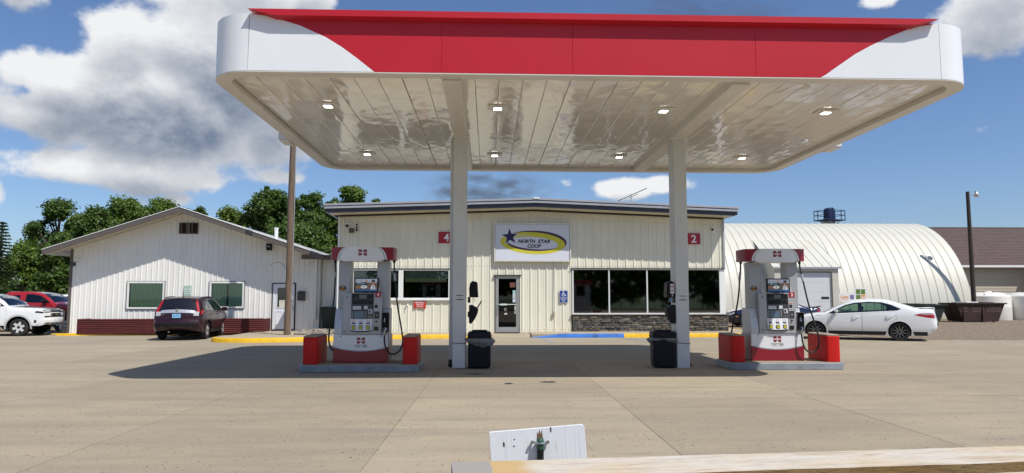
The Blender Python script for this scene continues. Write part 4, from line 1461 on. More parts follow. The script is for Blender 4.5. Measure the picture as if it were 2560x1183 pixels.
def cdt(outer, holes=(), step=.09):
    outer = resample(outer, step)
    holes = [resample(h, step) for h in holes]
    vs = list(outer)
    ed = [(i, (i + 1) % len(outer)) for i in range(len(outer))]
    for h in holes:
        o = len(vs)
        vs += h
        ed += [(o + i, o + (i + 1) % len(h)) for i in range(len(h))]
    xs, zs = [p[0] for p in outer], [p[1] for p in outer]
    x = min(xs) + step * .5
    near = lambda p: any((p[0] - q[0]) ** 2 + (p[1] - q[1]) ** 2 < (step * .45) ** 2 for q in vs0)
    vs0 = list(vs)
    while x < max(xs):
        z = min(zs) + step * .5
        while z < max(zs):
            p = (x, z)
            if inside(p, outer) and not any(inside(p, h) for h in holes) and not near(p):
                vs.append(p)
            z += step
        x += step
    r = delaunay_2d_cdt([Vector(p) for p in vs], ed, [], 0, 1e-5)
    tri = []
    for f in r[2]:
        c = (sum(r[0][i].x for i in f) / len(f), sum(r[0][i].y for i in f) / len(f))
        if inside(c, outer) and not any(inside(c, h) for h in holes):
            a = sum(r[0][f[i]].x * r[0][f[(i + 1) % len(f)]].y - r[0][f[(i + 1) % len(f)]].x * r[0][f[i]].y for i in range(len(f)))
            tri.append(tuple(f) if a > 0 else tuple(f)[::-1])
    return [(p.x, p.y) for p in r[0]], tri


class Car:
    """side outline (front at +x), plan width and tumblehome give a closed smooth shell; doors, panes, lamps and wheels are parts"""
    def __init__(self, root, top, low, W, belt, tumble, arches, plan=(.13, 3.2), rnd=.09):
        # top: outline from the front lower edge over the roof to the rear lower edge; low: sill line back to the front
        self.root, self.W, self.belt, self.tumble, self.rnd = root, W, belt, tumble, rnd
        self.top, self.low, self.arches, self.plan = top, low, arches, plan
        self.L0, self.L1 = max(p[0] for p in top), min(p[0] for p in top)

    def hw(self, x, z, zt=None):
        c = (self.L0 + self.L1) / 2
        h = (self.L0 - self.L1) / 2
        u = min(1, abs(x - c) / h)
        y = self.W / 2 * (1 - self.plan[0] * u ** self.plan[1])
        b = self.belt(x)
        if z > b:
            y -= self.tumble * (z - b) * (1 + .15 * (z - b))
        else:
            t = (b - z) / max(.2, b - .2)
            y += .022 * math.sin(math.pi * min(1, t * 1.15)) - .035 * max(0, t - .72) / .28
        # soften towards the upper outline
        dz = self.edge(x, z)
        if dz < self.rnd:
            k = 1 - max(0, dz) / self.rnd
            y -= self.rnd * .62 * (1 - math.sqrt(max(0, 1 - k * k)))
        return y

    def edge(self, x, z):
        best = 9
        for a, b in self.segs:
            dx, dz = b[0] - a[0], b[1] - a[1]
            t = max(0, min(1, ((x - a[0]) * dx + (z - a[1]) * dz) / (dx * dx + dz * dz + 1e-9)))
            d = math.hypot(x - a[0] - dx * t, z - a[1] - dz * t)
            best = min(best, d)
        return best

    def prepare(self, k=5):
        tp = [(p[0], p[1]) for p in self.top]
        sm = smooth_path([(p[0], 0, p[1]) for p in tp], k)
        self.out = [(p.x, p.z) for p in sm]
        self.kk = k
        self.segs = list(zip(self.out[:-1], self.out[1:]))
        low = []
        # sill from the rear to the front with the wheel arches cut out
        pts = list(self.low)
        self.outline = self.out + pts

    def side_pts(self, poly, holes=(), off=0.0, step=.09, sides=(1, -1)):
        v2, tri = cdt(poly, holes, step)
        b = MB()
        for s in sides:
            vs = [(x, s * (self.hw(x, z) + off), z) for x, z in v2]
            b.add(vs, [t if s < 0 else t[::-1] for t in tri])
        return b

    def strip_pt(self, t, u, off=0.0):
        i = max(0, min(len(self.out) - 2, int(t)))
        f = t - i
        a, b = self.out[i], self.out[i + 1]
        x, z = a[0] + (b[0] - a[0]) * f, a[1] + (b[1] - a[1]) * f
        p, q = self.out[max(0, i - 1)], self.out[min(len(self.out) - 1, i + 2)]
        d = Vector((q[0] - p[0], q[1] - p[1])).normalized()
        nx, nz = d.y, -d.x
        if nz < -.2 or (nz < .3 and nx * (x - (self.L0 + self.L1) / 2) < 0):
            nx, nz = -nx, -nz
        cr = (.035 if abs(nz) > .8 else .10) * (1 - u * u) + off
        return (x + nx * cr, u * self.hw(x, z), z + nz * cr)

    def strip(self, t0, t1, u0, u1, off=0.0, nu=8, dt=1.0):
        nt_ = max(1, int(round((t1 - t0) / dt)))
        vs, fs = [], []
        for i in range(nt_ + 1):
            for j in range(nu + 1):
                vs.append(self.strip_pt(t0 + (t1 - t0) * i / nt_, u0 + (u1 - u0) * j / nu, off))
        for i in range(nt_):
            for j in range(nu):
                fs.append((i * (nu + 1) + j, i * (nu + 1) + j + 1, (i + 1) * (nu + 1) + j + 1, (i + 1) * (nu + 1) + j))
        return MB().add(vs, fs)

    def body(self, mat, holes, glass_t=(), side_holes_step=.09):
        v2, tri = cdt(self.outline, holes, side_holes_step)
        b = MB()
        for s in (1, -1):
            b.add([(x, s * self.hw(x, z), z) for x, z in v2], [t if s < 0 else t[::-1] for t in tri])
        # the skin across, leaving the windscreen and rear screen open
        n = len(self.out) - 1
        t = 0
        for i in range(n):
            if any(a <= i < c for a, c in glass_t):
                for (ua, ub) in ((-1, -.88), (.88, 1)):
                    m = self.strip(i, i + 1, ua, ub, 0, 2)
                    b.add(m.v, m.f)
            else:
                us = [-1, -.88, -.66, -.44, -.22, 0, .22, .44, .66, .88, 1]
                vs = [self.strip_pt(i + q, u) for q in (0, 1) for u in us]
                k = len(us)
                b.add(vs, [(j, j + 1, k + j + 1, k + j) for j in range(k - 1)])
        o = b.build('body', mat, self.root, smooth=True, angle=32, weld=.002, fix=True)
        return o

    def inner(self, mat, z_hi, z_lo=.2):
        """dark tub behind gaps, with floor and underside"""
        b = MB()
        xs = [self.L1 + .3 + (self.L0 - self.L1 - .6) * k / 14 for k in range(15)]
        def zl(x):
            z = z_lo
            for (ax, ar, az) in self.arches:
                if abs(x - ax) < ar + .02:
                    z = max(z, az + math.sqrt(max(0, (ar + .02) ** 2 - (x - ax) ** 2)))
            return z
        xs = sorted(xs + [ax + k * ar / 4 for ax, ar, az in self.arches for k in range(-5, 6)])
        n = len(xs)
        vs, fs = [], []
        for s in (1, -1):
            for x in xs:
                w = self.hw(x, .6) - .03
                h = min(z_hi, self.top_z(x) - .06)
                vs += [(x, s * w, min(zl(x), h - .01)), (x, s * w, h)]
        fs = [(2 * i, 2 * i + 2, 2 * i + 3, 2 * i + 1) for i in range(n - 1)] + [(2 * n + 2 * i, 2 * n + 2 * i + 2, 2 * n + 2 * i + 3, 2 * n + 2 * i + 1) for i in range(n - 1)]
        # floor pan joins both sides between the axles
        fs += [(2 * i, 2 * i + 2, 2 * n + 2 * i + 2, 2 * n + 2 * i) for i in range(n - 1)]
        b.add(vs, fs)
        return b.build('underbody', mat, self.root)

    def top_z(self, x):
        z = 0
        for a, b in self.segs:
            if min(a[0], b[0]) <= x <= max(a[0], b[0]) and abs(a[0] - b[0]) > 1e-6:
                z = max(z, a[1] + (b[1] - a[1]) * (x - a[0]) / (b[0] - a[0]))
        return z or .5


def sill_line(x_rear, z_rear, x_front, z_front, arches, z_sill):
    """lower edge going from the rear to the front, with wheel arches (x, radius, z of hub)"""
    pts = []
    for (ax, ar, az) in sorted(arches, key=lambda a: a[0]):
        dz = max(-.9 * ar, z_sill - az)
        a0 = math.degrees(math.asin(dz / ar))
        pts += [(ax + ar * math.cos(R(180 - a0 + (a0 * 2 - 180) * k / 16)), az + ar * math.sin(R(180 - a0 + (a0 * 2 - 180) * k / 16))) for k in range(17)]
    return pts


tyre_m = M('tyre', (.018, .018, .019), .8, var=.25, vscale=8)
rim_silver = M('rim_silver', (.66, .66, .67), .3, .25, coat=.4)
rim_dark = M('rim_dark', (.05, .05, .055), .3, .7)
well_m = M('wheel_well', (.008, .008, .009), .9)
pane_car = glass_mat('car_pane', (.55, .74, .62), .82, .01)
pane_dark = glass_mat('car_pane_dark', (.4, .42, .42), .22, .015)
blk_gloss = M('gloss_black', (.01, .01, .012), .12, coat=.5)
tail_red = M('tail_red', (.40, .008, .012), .12, coat=.6)
tail_clear = M('lamp_clear', (.42, .42, .44), .1, coat=.6)
plate_m = M('plate_blue', (.25, .52, .78), .4)
seat_m = M('car_seat', (.035, .035, .037), .8)


def wheel(root, x, y, r, w, spokes, kind, side):
    """tyre with a rim whose spokes face outwards"""
    t = MB().lathe([(r * .66, -w / 2 + .05), (r * .68, -w / 2 + .005), (r * .9, -w / 2), (r, -w / 2 + .035), (r, w / 2 - .035), (r * .9, w / 2), (r * .68, w / 2 - .005), (r * .66, w / 2 - .05)], 32, 'y', cap=False)
    o = t.build('wheel', tyre_m, root, smooth=True, angle=40, loc=(x, y, r), fix=True)
    b = MB()
    s = side
    b.lathe([(r * .68, s * (w / 2 - .012)), (r * .655, s * (w / 2 - .0)), (r * .62, s * (w / 2 - .03)), (r * .60, s * (w / 2 - .1))], 32, 'y', mi=2, cap=False)
    yb = s * (w / 2 - .035)
    for k in range(spokes):
        a = 2 * math.pi * k / spokes + .3
        wd = {'thin': .030, 'five': .15, 'six': .105, 'twin': .07}[kind] * r / .33
        d = Vector((math.cos(a), 0, math.sin(a)))
        p = Vector((-math.sin(a), 0, math.cos(a)))
        offs = (0,) if kind != 'twin' else (-.09, .09)
        for of in offs:
            q0, q1 = d * r * .1 + p * of * r * .6, d * r * .63 + p * of * r * 1.2
            y0 = yb
            vs = [q0 - p * wd * .5, q1 - p * wd * .42, q1 + p * wd * .42, q0 + p * wd * .5]
            tp = [(v.x, y0 + s * (.012 if i in (0, 3) else .02), v.z) for i, v in enumerate(vs)]
            bt = [(v.x, y0 - s * .03, v.z) for v in vs]
            fs = [(0, 1, 2, 3), (0, 4, 5, 1), (3, 2, 6, 7), (1, 5, 6, 2)]
            b.add(tp + bt, fs, 0)
    b.lathe([(r * .17, yb - s * .03), (r * .17, yb + s * .012), (r * .1, yb + s * .022), (0, yb + s * .022)], 16, 'y', mi=2)
    b.lathe([(r * .63, yb - s * .11), (0, yb - s * .11)], 24, 'y', mi=1)
    b.build('rim', [rim_silver if kind != 'thin' else M('rim_machined', (.30, .30, .31), .3, .9), M('brake_dark', (.02, .02, .022), .6)], o, fix=True)
    return o


def add_wheels(root, xs, W, r, w, spokes, kind):
    for x in xs:
        for s in (1, -1):
            wheel(root, x, s * (W / 2 - w / 2 - .035), r, w, spokes, kind, s)


def wells(car, arches, root):
    for (ax, ar, az) in arches:
        for s in (1, -1):
            y1, y0 = s * (car.W / 2 - .05), s * (car.W / 2 - .42)
            pts = arc(ax, az, ar - .002, -25, 205, 18)
            vs = [(p[0], y, p[1]) for p in pts for y in (y1, y0)]
            fs = [(2 * i, 2 * i + 2, 2 * i + 3, 2 * i + 1) for i in range(len(pts) - 1)] + [tuple(2 * i + 1 for i in range(len(pts)))]
            MB().add(vs, fs).build('wheel_well', well_m, root)


def seats(root, xs, z, w=.5, ys=(-.37, .37)):
    for x in xs:
        for y in ys:
            b = MB().prism([(x - .15, z), (x + .3, z), (x + .3, z + .14), (x, z + .16), (x - .12, z + .68), (x - .26, z + .68)], y - w / 2, y + w / 2)
            b.prism([(x - .16, z + .7), (x - .24, z + .9), (x - .33, z + .9), (x - .27, z + .7)], y - .13, y + .13)
            b.build('seat', seat_m, root, bevel=.03)


def mirror_part(root, x, z, y, mat, s, size=(.11, .2, .13)):
    b = MB().add([(x - size[0] * .5, y, z - size[2] / 2), (x + size[0] * .7, y, z - size[2] * .35), (x + size[0] * .7, y, z + size[2] * .25), (x - size[0] * .5, y, z + size[2] / 2),
                  (x - size[0] * .5, y + s * size[1], z - size[2] / 2), (x + size[0] * .25, y + s * size[1], z - size[2] * .3), (x + size[0] * .25, y + s * size[1], z + size[2] * .3), (x - size[0] * .5, y + s * size[1], z + size[2] / 2)],
                 [(0, 1, 2, 3), (7, 6, 5, 4), (0, 4, 5, 1), (1, 5, 6, 2), (2, 6, 7, 3), (3, 7, 4, 0)])
    b.box(x, x + .07, min(y - s * .06, y), max(y - s * .06, y), z - .05, z + .01)
    return b.build('side_mirror', mat, root, smooth=False, bevel=.022, seg=2, fix=True)


# ------------------------------------------------------------------ white sedan
def sedan(label, loc, rz, paint, name='sedan_car', group=None, scale=1.0):
    root = thing(name, label, 'car', loc, rz, group)
    root.scale = (scale,) * 3
    top = [(2.18, .22), (2.33, .34), (2.36, .52), (2.33, .66), (2.22, .77), (1.87, .87), (1.45, .94), (1.10, 1.0), (.72, 1.175), (.36, 1.345), (.05, 1.435), (-.41, 1.48), (-.80, 1.475), (-1.12, 1.435),
           (-1.53, 1.30), (-1.93, 1.17), (-2.2, 1.15), (-2.46, 1.165), (-2.48, 1.06), (-2.52, .85), (-2.56, .68), (-2.55, .45), (-2.36, .28)]
    A = [(1.388, .375, .33), (-1.388, .375, .33)]
    low = sill_line(-2.36, .28, 2.18, .22, A, .19)
    c = Car(root, top, low, 1.82, lambda x: .93 + .04 * (1.0 - x) / 2.3, .34, A)
    c.prepare(4)
    dlo = [(.96, .955), (.70, 1.11), (.34, 1.29), (.03, 1.37), (-.42, 1.405), (-.84, 1.39), (-1.15, 1.30), (-1.47, 1.145), (-1.34, 1.09), (-.15, 1.02)]
    fd = [(.94, .90), (.97, .60), (.80, .30), (-.18, .285), (-.18, .985), (.3, .945)]
    rd = [(-.195, .285), (-.195, .985), (-1.26, 1.06), (-1.32, .80), (-1.12, .68), (-1.0, .45), (-.95, .285)]
    body = c.body(paint, [dlo, fd, rd], [(7 * 4, 10 * 4 - 1), (13 * 4 + 1, 15 * 4)])
    c.inner(well_m, .9)
    for poly, hx in ((fd, .02), (rd, -1.08)):
        for s in (1, -1):
            d = c.side_pts(shrink(poly, .006), sides=(s,)).build('door', paint, root, smooth=True, angle=40)
            zc = .86 if hx > -.5 else .89
            y = c.hw(hx, zc)
            MB().tube(smooth_path([(hx - .12, s * (y - .01), zc), (hx - .06, s * (y + .035), zc + .006), (hx + .06, s * (y + .035), zc + .004), (hx + .12, s * (y - .01), zc - .004)], 4), .013, 6).build('handle', paint, d, smooth=True)
    # window band: black surround with three panes each side
    g1 = [(.58, .985), (.56, 1.10), (.32, 1.245), (.02, 1.325), (-.09, 1.335), (-.14, 1.05), (-.05, 1.0)]
    g1 = [(.80, .985), (.60, 1.11), (.32, 1.25), (.02, 1.325), (-.10, 1.335), (-.10, 1.045)]
    g2 = [(-.20, 1.05), (-.20, 1.345), (-.42, 1.36), (-.78, 1.345), (-.90, 1.31), (-.90, 1.085)]
    g3 = [(-.93, 1.085), (-.93, 1.30), (-1.1, 1.245), (-1.33, 1.135), (-1.29, 1.105)]
    for s in (1, -1):
        fr = c.side_pts(shrink(dlo, .002), [g1, g2, g3], off=-.004, sides=(s,)).build('window_frame', blk_gloss, root, smooth=True)
        for g in (g1, g2, g3):
            c.side_pts(g, off=-.012, sides=(s,)).build('pane', pane_car, root, smooth=True)
        mirror_part(root, .66, 1.06, s * (c.hw(.66, 1.0) + .03), paint, s)
    c.strip(7 * 4 - .2, 10 * 4 - .8, -.885, .885, .004).build('windscreen', pane_car, root, smooth=True)
    c.strip(13 * 4 + .8, 15 * 4 + .2, -.885, .885, .004).build('rear_window', pane_dark, root, smooth=True)
    # lamps, grille, plates, spoiler
    for s in (1, -1):
        c.side_pts([(-1.86, .935), (-2.05, .99), (-2.44, 1.005), (-2.50, .93), (-2.50, .82), (-2.2, .86)], off=.004, sides=(s,)).build('tail_lamp', tail_red, root, smooth=True)
        c.side_pts([(-2.02, .965), (-2.44, .985), (-2.44, .945), (-2.2, .94)], off=.008, sides=(s,), step=.05).build('reverse_lamp', tail_clear, root)
        c.side_pts([(2.30, .66), (2.0, .80), (1.82, .82), (1.95, .70), (2.2, .62)], off=.005, sides=(s,)).build('headlight', tail_clear, root, smooth=True)
        c.side_pts([(-1.48, .87), (-1.70, .87), (-1.70, 1.01), (-1.48, 1.01)], off=.002, sides=(s,)).build('fuel_flap', paint, root) if s > 0 else None
    c.strip(1.2 * 4, 3 * 4, -.62, .62, .006).build('grille', blk_gloss, root)
    c.strip(20 * 4, 22 * 4, -.95, .95, .006).build('rear_diffuser', dark_metal, root)
    c.strip(18 * 4, 19 * 4, -.25, .25, .008).build('licence_plate', plate_m, root)
    MB().prism([(-2.05, 1.185), (-2.50, 1.205), (-2.54, 1.19), (-2.2, 1.165)], -.72, .72).build('spoiler', paint, root, bevel=.01)
    wells(c, A, root)
    add_wheels(root, (1.388, -1.388), 1.82, .333, .23, 10, 'thin')
    seats(root, (.05, -.85), .32)
    MB().prism([(1.05, .95), (.62, .97), (.55, .85), (.6, .5), (1.1, .5)], -.72, .72).build('dashboard', seat_m, root)
    return root
car_white = M('paint_white', (.78, .79, .80), .22, var=.012, vscale=1.2, coat=.8, dirt=(.70, .69, .66), dscale=1.3, dlo=.62, dhi=.9)
axis = math.atan2(1.30, -2.56)
sedan('clean white sedan parked behind the right pump with dark multi spoke wheels', (13.72, 26.25, 0), axis, car_white)

# ------------------------------------------------------------------ maroon crossover seen from behind
def crossover():
    root = thing('suv_car', 'maroon crossover seen from behind beside the white office', 'car', (-11.85, 27.85, 0), R(90 + 8.5))
    root.scale = (.955,) * 3
    top = [(2.08, .30), (2.24, .42), (2.27, .62), (2.22, .85), (2.05, .98), (1.55, 1.07), (1.12, 1.14), (.72, 1.36), (.36, 1.55), (.0, 1.635), (-.5, 1.655), (-1.1, 1.64), (-1.62, 1.60), (-1.86, 1.555), (-1.98, 1.42),
           (-2.12, 1.15), (-2.17, 1.08), (-2.22, .96), (-2.24, .80), (-2.29, .66), (-2.28, .48), (-2.16, .34)]
    A = [(1.31, .40, .35), (-1.31, .40, .35)]
    low = sill_line(-2.16, .34, 2.08, .30, A, .26)
    c = Car(root, top, low, 1.84, lambda x: 1.06 + .05 * (1 - x) / 2.6, .36, A, plan=(.12, 3.4), rnd=.10)
    c.prepare(4)
    dlo = [(.98, 1.09), (.66, 1.31), (.34, 1.47), (.0, 1.545), (-.5, 1.565), (-1.1, 1.54), (-1.5, 1.46), (-1.80, 1.27), (-1.5, 1.16), (-.8, 1.12)]
    fd = [(.98, 1.03), (1.0, .70), (.82, .42), (-.22, .42), (-.22, 1.09), (.4, 1.07)]
    rd = [(-.235, .42), (-.235, 1.09), (-1.16, 1.125), (-1.22, .86), (-1.0, .74), (-.9, .52), (-.87, .42)]
    paint = M('paint_maroon', (.024, .0035, .0075), .3, .1, var=.05, vscale=2, coat=.35)
    c.body(paint, [dlo, fd, rd], [(6 * 4 + 1, 9 * 4 - 1), (13 * 4 + 2, 15 * 4 + 1)])
    c.inner(well_m, 1.0, .27)
    for poly, hx in ((fd, -.08), (rd, -1.02)):
        for s in (1, -1):
            d = c.side_pts(shrink(poly, .006), sides=(s,)).build('door', paint, root, smooth=True, angle=40)
            zc, y = .97, c.hw(hx, .97)
            MB().tube(smooth_path([(hx - .11, s * (y - .01), zc), (hx - .05, s * (y + .035), zc), (hx + .05, s * (y + .035), zc), (hx + .11, s * (y - .01), zc)], 4), .016, 6).build('handle', paint, d, smooth=True)
    g1 = [(.80, 1.115), (.60, 1.28), (.32, 1.425), (.0, 1.50), (-.16, 1.51), (-.16, 1.12)]
    g2 = [(-.26, 1.125), (-.26, 1.515), (-.5, 1.52), (-1.05, 1.50), (-1.05, 1.145)]
    g3 = [(-1.10, 1.15), (-1.10, 1.495), (-1.45, 1.43), (-1.68, 1.28), (-1.46, 1.18)]
    chrome = M('chrome', (.75, .75, .76), .12, 1.0)
    garn = M('garnish_silver', (.50, .52, .56), .3, .5)
    for s in (1, -1):
        c.side_pts(shrink(dlo, .012), [g1, g2, g3], off=-.003, sides=(s,)).build('window_frame', blk_gloss, root, smooth=True)
        for g in (g1, g2, g3):
            c.side_pts(g, off=-.010, sides=(s,)).build('pane', pane_dark if g is not g1 else pane_car, root, smooth=True)
        ring = [(x, s * (c.hw(x, z) + .002), z) for x, z in resample(dlo, .06)]
        MB().tube(ring + [ring[0]], .009, 5).build('window_trim', chrome, root)
        mirror_part(root, .72, 1.16, s * (c.hw(.72, 1.1) + .03), paint, s, (.12, .22, .17))
        # tall tail lamp wrapping the corner
        tl = c.side_pts([(-1.86, 1.10), (-2.04, 1.16), (-2.13, 1.11), (-2.19, .97), (-2.08, .99)], off=.005, sides=(s,), step=.05).build('tail_lamp', tail_red, root, smooth=True)
        c.strip(13 * 4 + 2, 16 * 4, *( (.885, .998) if s > 0 else (-.998, -.885)), .012, 3).build('upper_lens', tail_red, tl, smooth=True)
        c.strip(16 * 4, 17.2 * 4, *((.76, .998) if s > 0 else (-.998, -.76)), .012, 3).build('lower_lens', tail_clear, tl, smooth=True)
        c.side_pts([(-.95, .42), (.85, .42), (.9, .27), (-.92, .27)], off=.012, sides=(s,)).build('sill_cladding', black_plastic, root)
        for (ax, ar, az) in A:
            p = arc(ax, az, ar + .045, -14, 194, 20) + arc(ax, az, ar - .004, 194, -14, 20)
            c.side_pts(p, off=.008, sides=(s,), step=.06).build('arch_cladding', black_plastic, root)
        c.side_pts([(2.2, .72), (1.75, .92), (1.62, .92), (1.9, .74)], off=.005, sides=(s,)).build('headlight', tail_clear, root)
        MB().tube(smooth_path([(.1, s * .66, 1.60), (.0, s * .66, 1.645), (-.6, s * .67, 1.668), (-1.4, s * .66, 1.64), (-1.55, s * .66, 1.60)], 4), .018, 6).build('roof_rail', dark_metal, root)
    c.strip(6 * 4 + .8, 9 * 4 - .8, -.885, .885, .004).build('windscreen', pane_car, root, smooth=True)
    rw = c.strip(13 * 4 + 1.8, 15 * 4 + 1.2, -.885, .885, .006).build('rear_window', blk_gloss, root, smooth=True)
    MB().tube([c.strip_pt(15 * 4 + .6, .1, .02), c.strip_pt(14 * 4 + 3.2, .5, .025)], .012, 5).build('wiper', black_plastic, rw)
    c.strip(15 * 4 + 1.6, 16 * 4 + 2.4, -.80, .76, .016).build('garnish', garn, root)
    em = MB().lathe([(.065, 0), (.065, .012), (.045, .012), (.045, 0)], 18, 'x').build('emblem', chrome, root)
    em.location = Vector(c.strip_pt(16 * 4, 0, .03)) - Vector((.012, 0, 0))
    MB().box(-.006, .004, -.034, -.02, -.035, .035).box(-.006, .004, .02, .034, -.035, .035).box(-.006, .004, -.02, .02, -.008, .006).build('emblem_mark', chrome, em)
    # licence plate in its recess
    rec = c.strip(16 * 4 + 2.6, 18 * 4, -.30, .30, .010).build('plate_recess', paint, root, smooth=True)
    px_, _, pz_ = c.strip_pt(17 * 4 + 1, 0, .03)
    lpz = MB().box(px_ - .008, px_ + .002, -.15, .15, pz_ - .075, pz_ + .075).build('licence_plate', plate_m, root, bevel=.004)
    t_ = lettering('486 DTK', .24, .065, M('plate_ink', (.04, .09, .2), .5), lpz, px_ - .0095, 0, pz_ + .005, face='-x')
    lettering('CR-V', .2, .045, chrome, root, c.strip_pt(17 * 4, .62, .02)[0] - .02, .56, .98, face='-x')
    # lower bumper: black with a silver skid plate
    c.strip(19 * 4 + .4, 21 * 4, -.998, .998, .012).build('bumper_cladding', black_plastic, root, smooth=True)
    sk = c.strip(19 * 4 + 2.6, 20 * 4 + 3, -.74, .74, .03)
    sk.build('skid_plate', M('skid_silver', (.50, .47, .43), .45), root, smooth=True)
    MB().tube([(-2.12, .28, .34), (-2.25, .28, .33)], .03, 8).build('exhaust', steel, root)
    MB().tube([(-1.55, .0, 1.64), (-1.62, .0, 1.72), (-1.72, 0, 1.86)], [.02, .008, .005], 6).build('aerial', black_plastic, root)
    MB().prism([(-1.62, 1.60), (-1.95, 1.56), (-1.98, 1.535), (-1.85, 1.54)], -.62, .62).build('roof_spoiler', paint, root, bevel=.01)
    wells(c, A, root)
    add_wheels(root, (1.31, -1.31), 1.84, .352, .225, 5, 'twin')
    seats(root, (.0, -.9), .55)
    return root
crossover()

# ------------------------------------------------------------------ pickups on the left
def pickup(label, loc, rz, paint, scale, lifted=0.0, cab='crew', name='pickup_truck', bed=True, flares=None, wheels=('six', 6), rim_mat=None):
    root = thing(name, label, 'pickup', loc, rz)
    root.scale = (scale,) * 3
    z = lifted
    top = [(2.62, .45 + z), (2.82, .52 + z), (2.86, .70 + z), (2.82, .82 + z), (2.80, 1.02 + z), (2.72, 1.17 + z), (2.3, 1.25 + z), (1.42, 1.31 + z), (1.02, 1.58 + z), (.68, 1.80 + z), (.2, 1.885 + z), (-.5, 1.90 + z), (-1.05, 1.86 + z), (-1.16, 1.6 + z), (-1.19, 1.36 + z),
           (-1.5, 1.335 + z), (-2.85, 1.33 + z), (-2.9, 1.1 + z), (-2.93, .8 + z), (-2.9, .6 + z)]
    A = [(1.80, .50, .40 + z * .4), (-1.85, .50, .40 + z * .4)]
    low = sill_line(-2.9, .6, 2.6, .45, A, .48 + z)
    c = Car(root, top, low, 1.98, lambda x: 1.26 + z, .32, A, plan=(.06, 5), rnd=.055)
    c.prepare(4)
    if cab == 'crew':
        dlo = [(1.22, 1.33 + z), (.92, 1.55 + z), (.62, 1.72 + z), (.2, 1.79 + z), (-.5, 1.80 + z), (-.95, 1.76 + z), (-1.0, 1.36 + z)]
        g1 = [(1.05, 1.36 + z), (.84, 1.54 + z), (.58, 1.68 + z), (.18, 1.745 + z), (.12, 1.745 + z), (.12, 1.36 + z)]
        g2 = [(.02, 1.36 + z), (.02, 1.75 + z), (-.5, 1.755 + z), (-.86, 1.73 + z), (-.9, 1.38 + z)]
        doors = [[(1.28, 1.27 + z), (1.30, .9 + z), (1.22, .52 + z), (.09, .52 + z), (.09, 1.30 + z)], [(.06, .52 + z), (.06, 1.30 + z), (-1.0, 1.30 + z), (-1.02, .95 + z), (-1.02, .52 + z)]]
    else:
        dlo = [(1.22, 1.33 + z), (.92, 1.55 + z), (.62, 1.72 + z), (.2, 1.79 + z), (-.08, 1.79 + z), (-.08, 1.36 + z)]
        g1 = [(1.05, 1.36 + z), (.84, 1.54 + z), (.58, 1.68 + z), (.18, 1.745 + z), (-.03, 1.745 + z), (-.03, 1.37 + z)]
        g2 = [(-.36, 1.38 + z), (-.36, 1.74 + z), (-.70, 1.73 + z), (-.88, 1.40 + z)]
        doors = [[(1.28, 1.27 + z), (1.30, .9 + z), (1.22, .52 + z), (-.15, .52 + z), (-.15, 1.30 + z)]]
    holes = [dlo] + doors + ([g2] if cab != 'crew' else [])
    c.body(paint, holes, [(7 * 4 + 1, 9 * 4 + 2)], side_holes_step=.11)
    c.inner(well_m, 1.15 + z, .45 + z)
    for dpoly in doors:
        for s in (1, -1):
            d = c.side_pts(shrink(dpoly, .007), sides=(s,), step=.11).build('door', paint, root, smooth=True, angle=40)
            hx = min(p[0] for p in dpoly) + .17
            y = c.hw(hx, 1.12 + z)
            MB().tube([(hx - .1, s * (y + .03), 1.13 + z), (hx + .1, s * (y + .03), 1.13 + z)], .018, 6).build('handle', paint if cab == 'crew' else black_plastic, d)
    for s in (1, -1):
        c.side_pts(shrink(dlo, .003), [g1] + ([g2] if cab == 'crew' else []), off=-.003, sides=(s,), step=.11).build('window_frame', blk_gloss, root, smooth=True)
        for g in (g1, g2):
            c.side_pts(g, off=-.011, sides=(s,), step=.11).build('pane', pane_dark, root, smooth=True)
        mirror_part(root, .98, 1.42 + z, s * (c.hw(.98, 1.3 + z) + .05), paint if cab == 'crew' else black_plastic, s, (.12, .24, .22))
        for (ax, ar, az) in A:
            wdt = .07 if not flares else .14
            p = arc(ax, az, ar + wdt, -8, 188, 20) + arc(ax, az, ar - .004, 188, -8, 20)
            c.side_pts(p, off=.012 if not flares else .05, sides=(s,), step=.07).build('wheel_flare', flares or M('paint_flare', (.50, .50, .50), .4), root)
    c.strip(7 * 4 + .8, 9 * 4 + 2.2, -.885, .885, .005).build('windscreen', pane_dark, root, smooth=True)
    wells(c, A, root)
    add_wheels(root, (1.80, -1.85), 1.98 + (.1 if lifted else 0), .40 + z * .4, .28 + (.05 if lifted else 0), wheels[1], wheels[0])
    seats(root, (.35,), .75 + z)
    return root, c
wp, c = pickup('white pickup truck with a black and white grille cut off by the left edge', (-20.95, 29.45, 0), R(7), car_white, .90)
z = 0
for s in (1, -1):
    a, b = (.52, .975) if s > 0 else (-.975, -.52)
    hl = c.strip(4 * 4 + .6, 5 * 4 - .3, a, b, .014, 4).build('headlight', blk_gloss, wp, smooth=True)
    c.strip(4 * 4 + 1.2, 5 * 4 - 1.2, a + .03 * s * 0, b, .02, 4).build('lens', tail_clear, hl)
    c.strip(3 * 4 + .4, 3 * 4 + 1.6, a, b, .014, 4).build('lower_lamp', blk_gloss, wp)
    c.side_pts([(2.78, 1.10), (2.5, 1.13), (2.46, 1.05), (2.80, 1.02)], off=.005, sides=(s,), step=.06).build('lamp_wrap', blk_gloss, wp)
    c.side_pts([(2.55, .72), (2.45, .72), (2.43, .60), (2.53, .60)], off=.006, sides=(s,), step=.06).build('fog_lamp', blk_gloss, wp)
c.strip(4 * 4 + .8, 5 * 4 - .5, -.52, .52, .012).build('upper_grille', blk_gloss, wp)
c.strip(3 * 4 + .3, 4 * 4 - .3, -.5, .5, .012).build('lower_grille', blk_gloss, wp)
c.strip(4 * 4 + 1.8, 4 * 4 + 2.5, -.5, .5, .02).build('grille_bar', M('chrome', (.75, .75, .76), .12, 1.0), wp)
bw = MB()
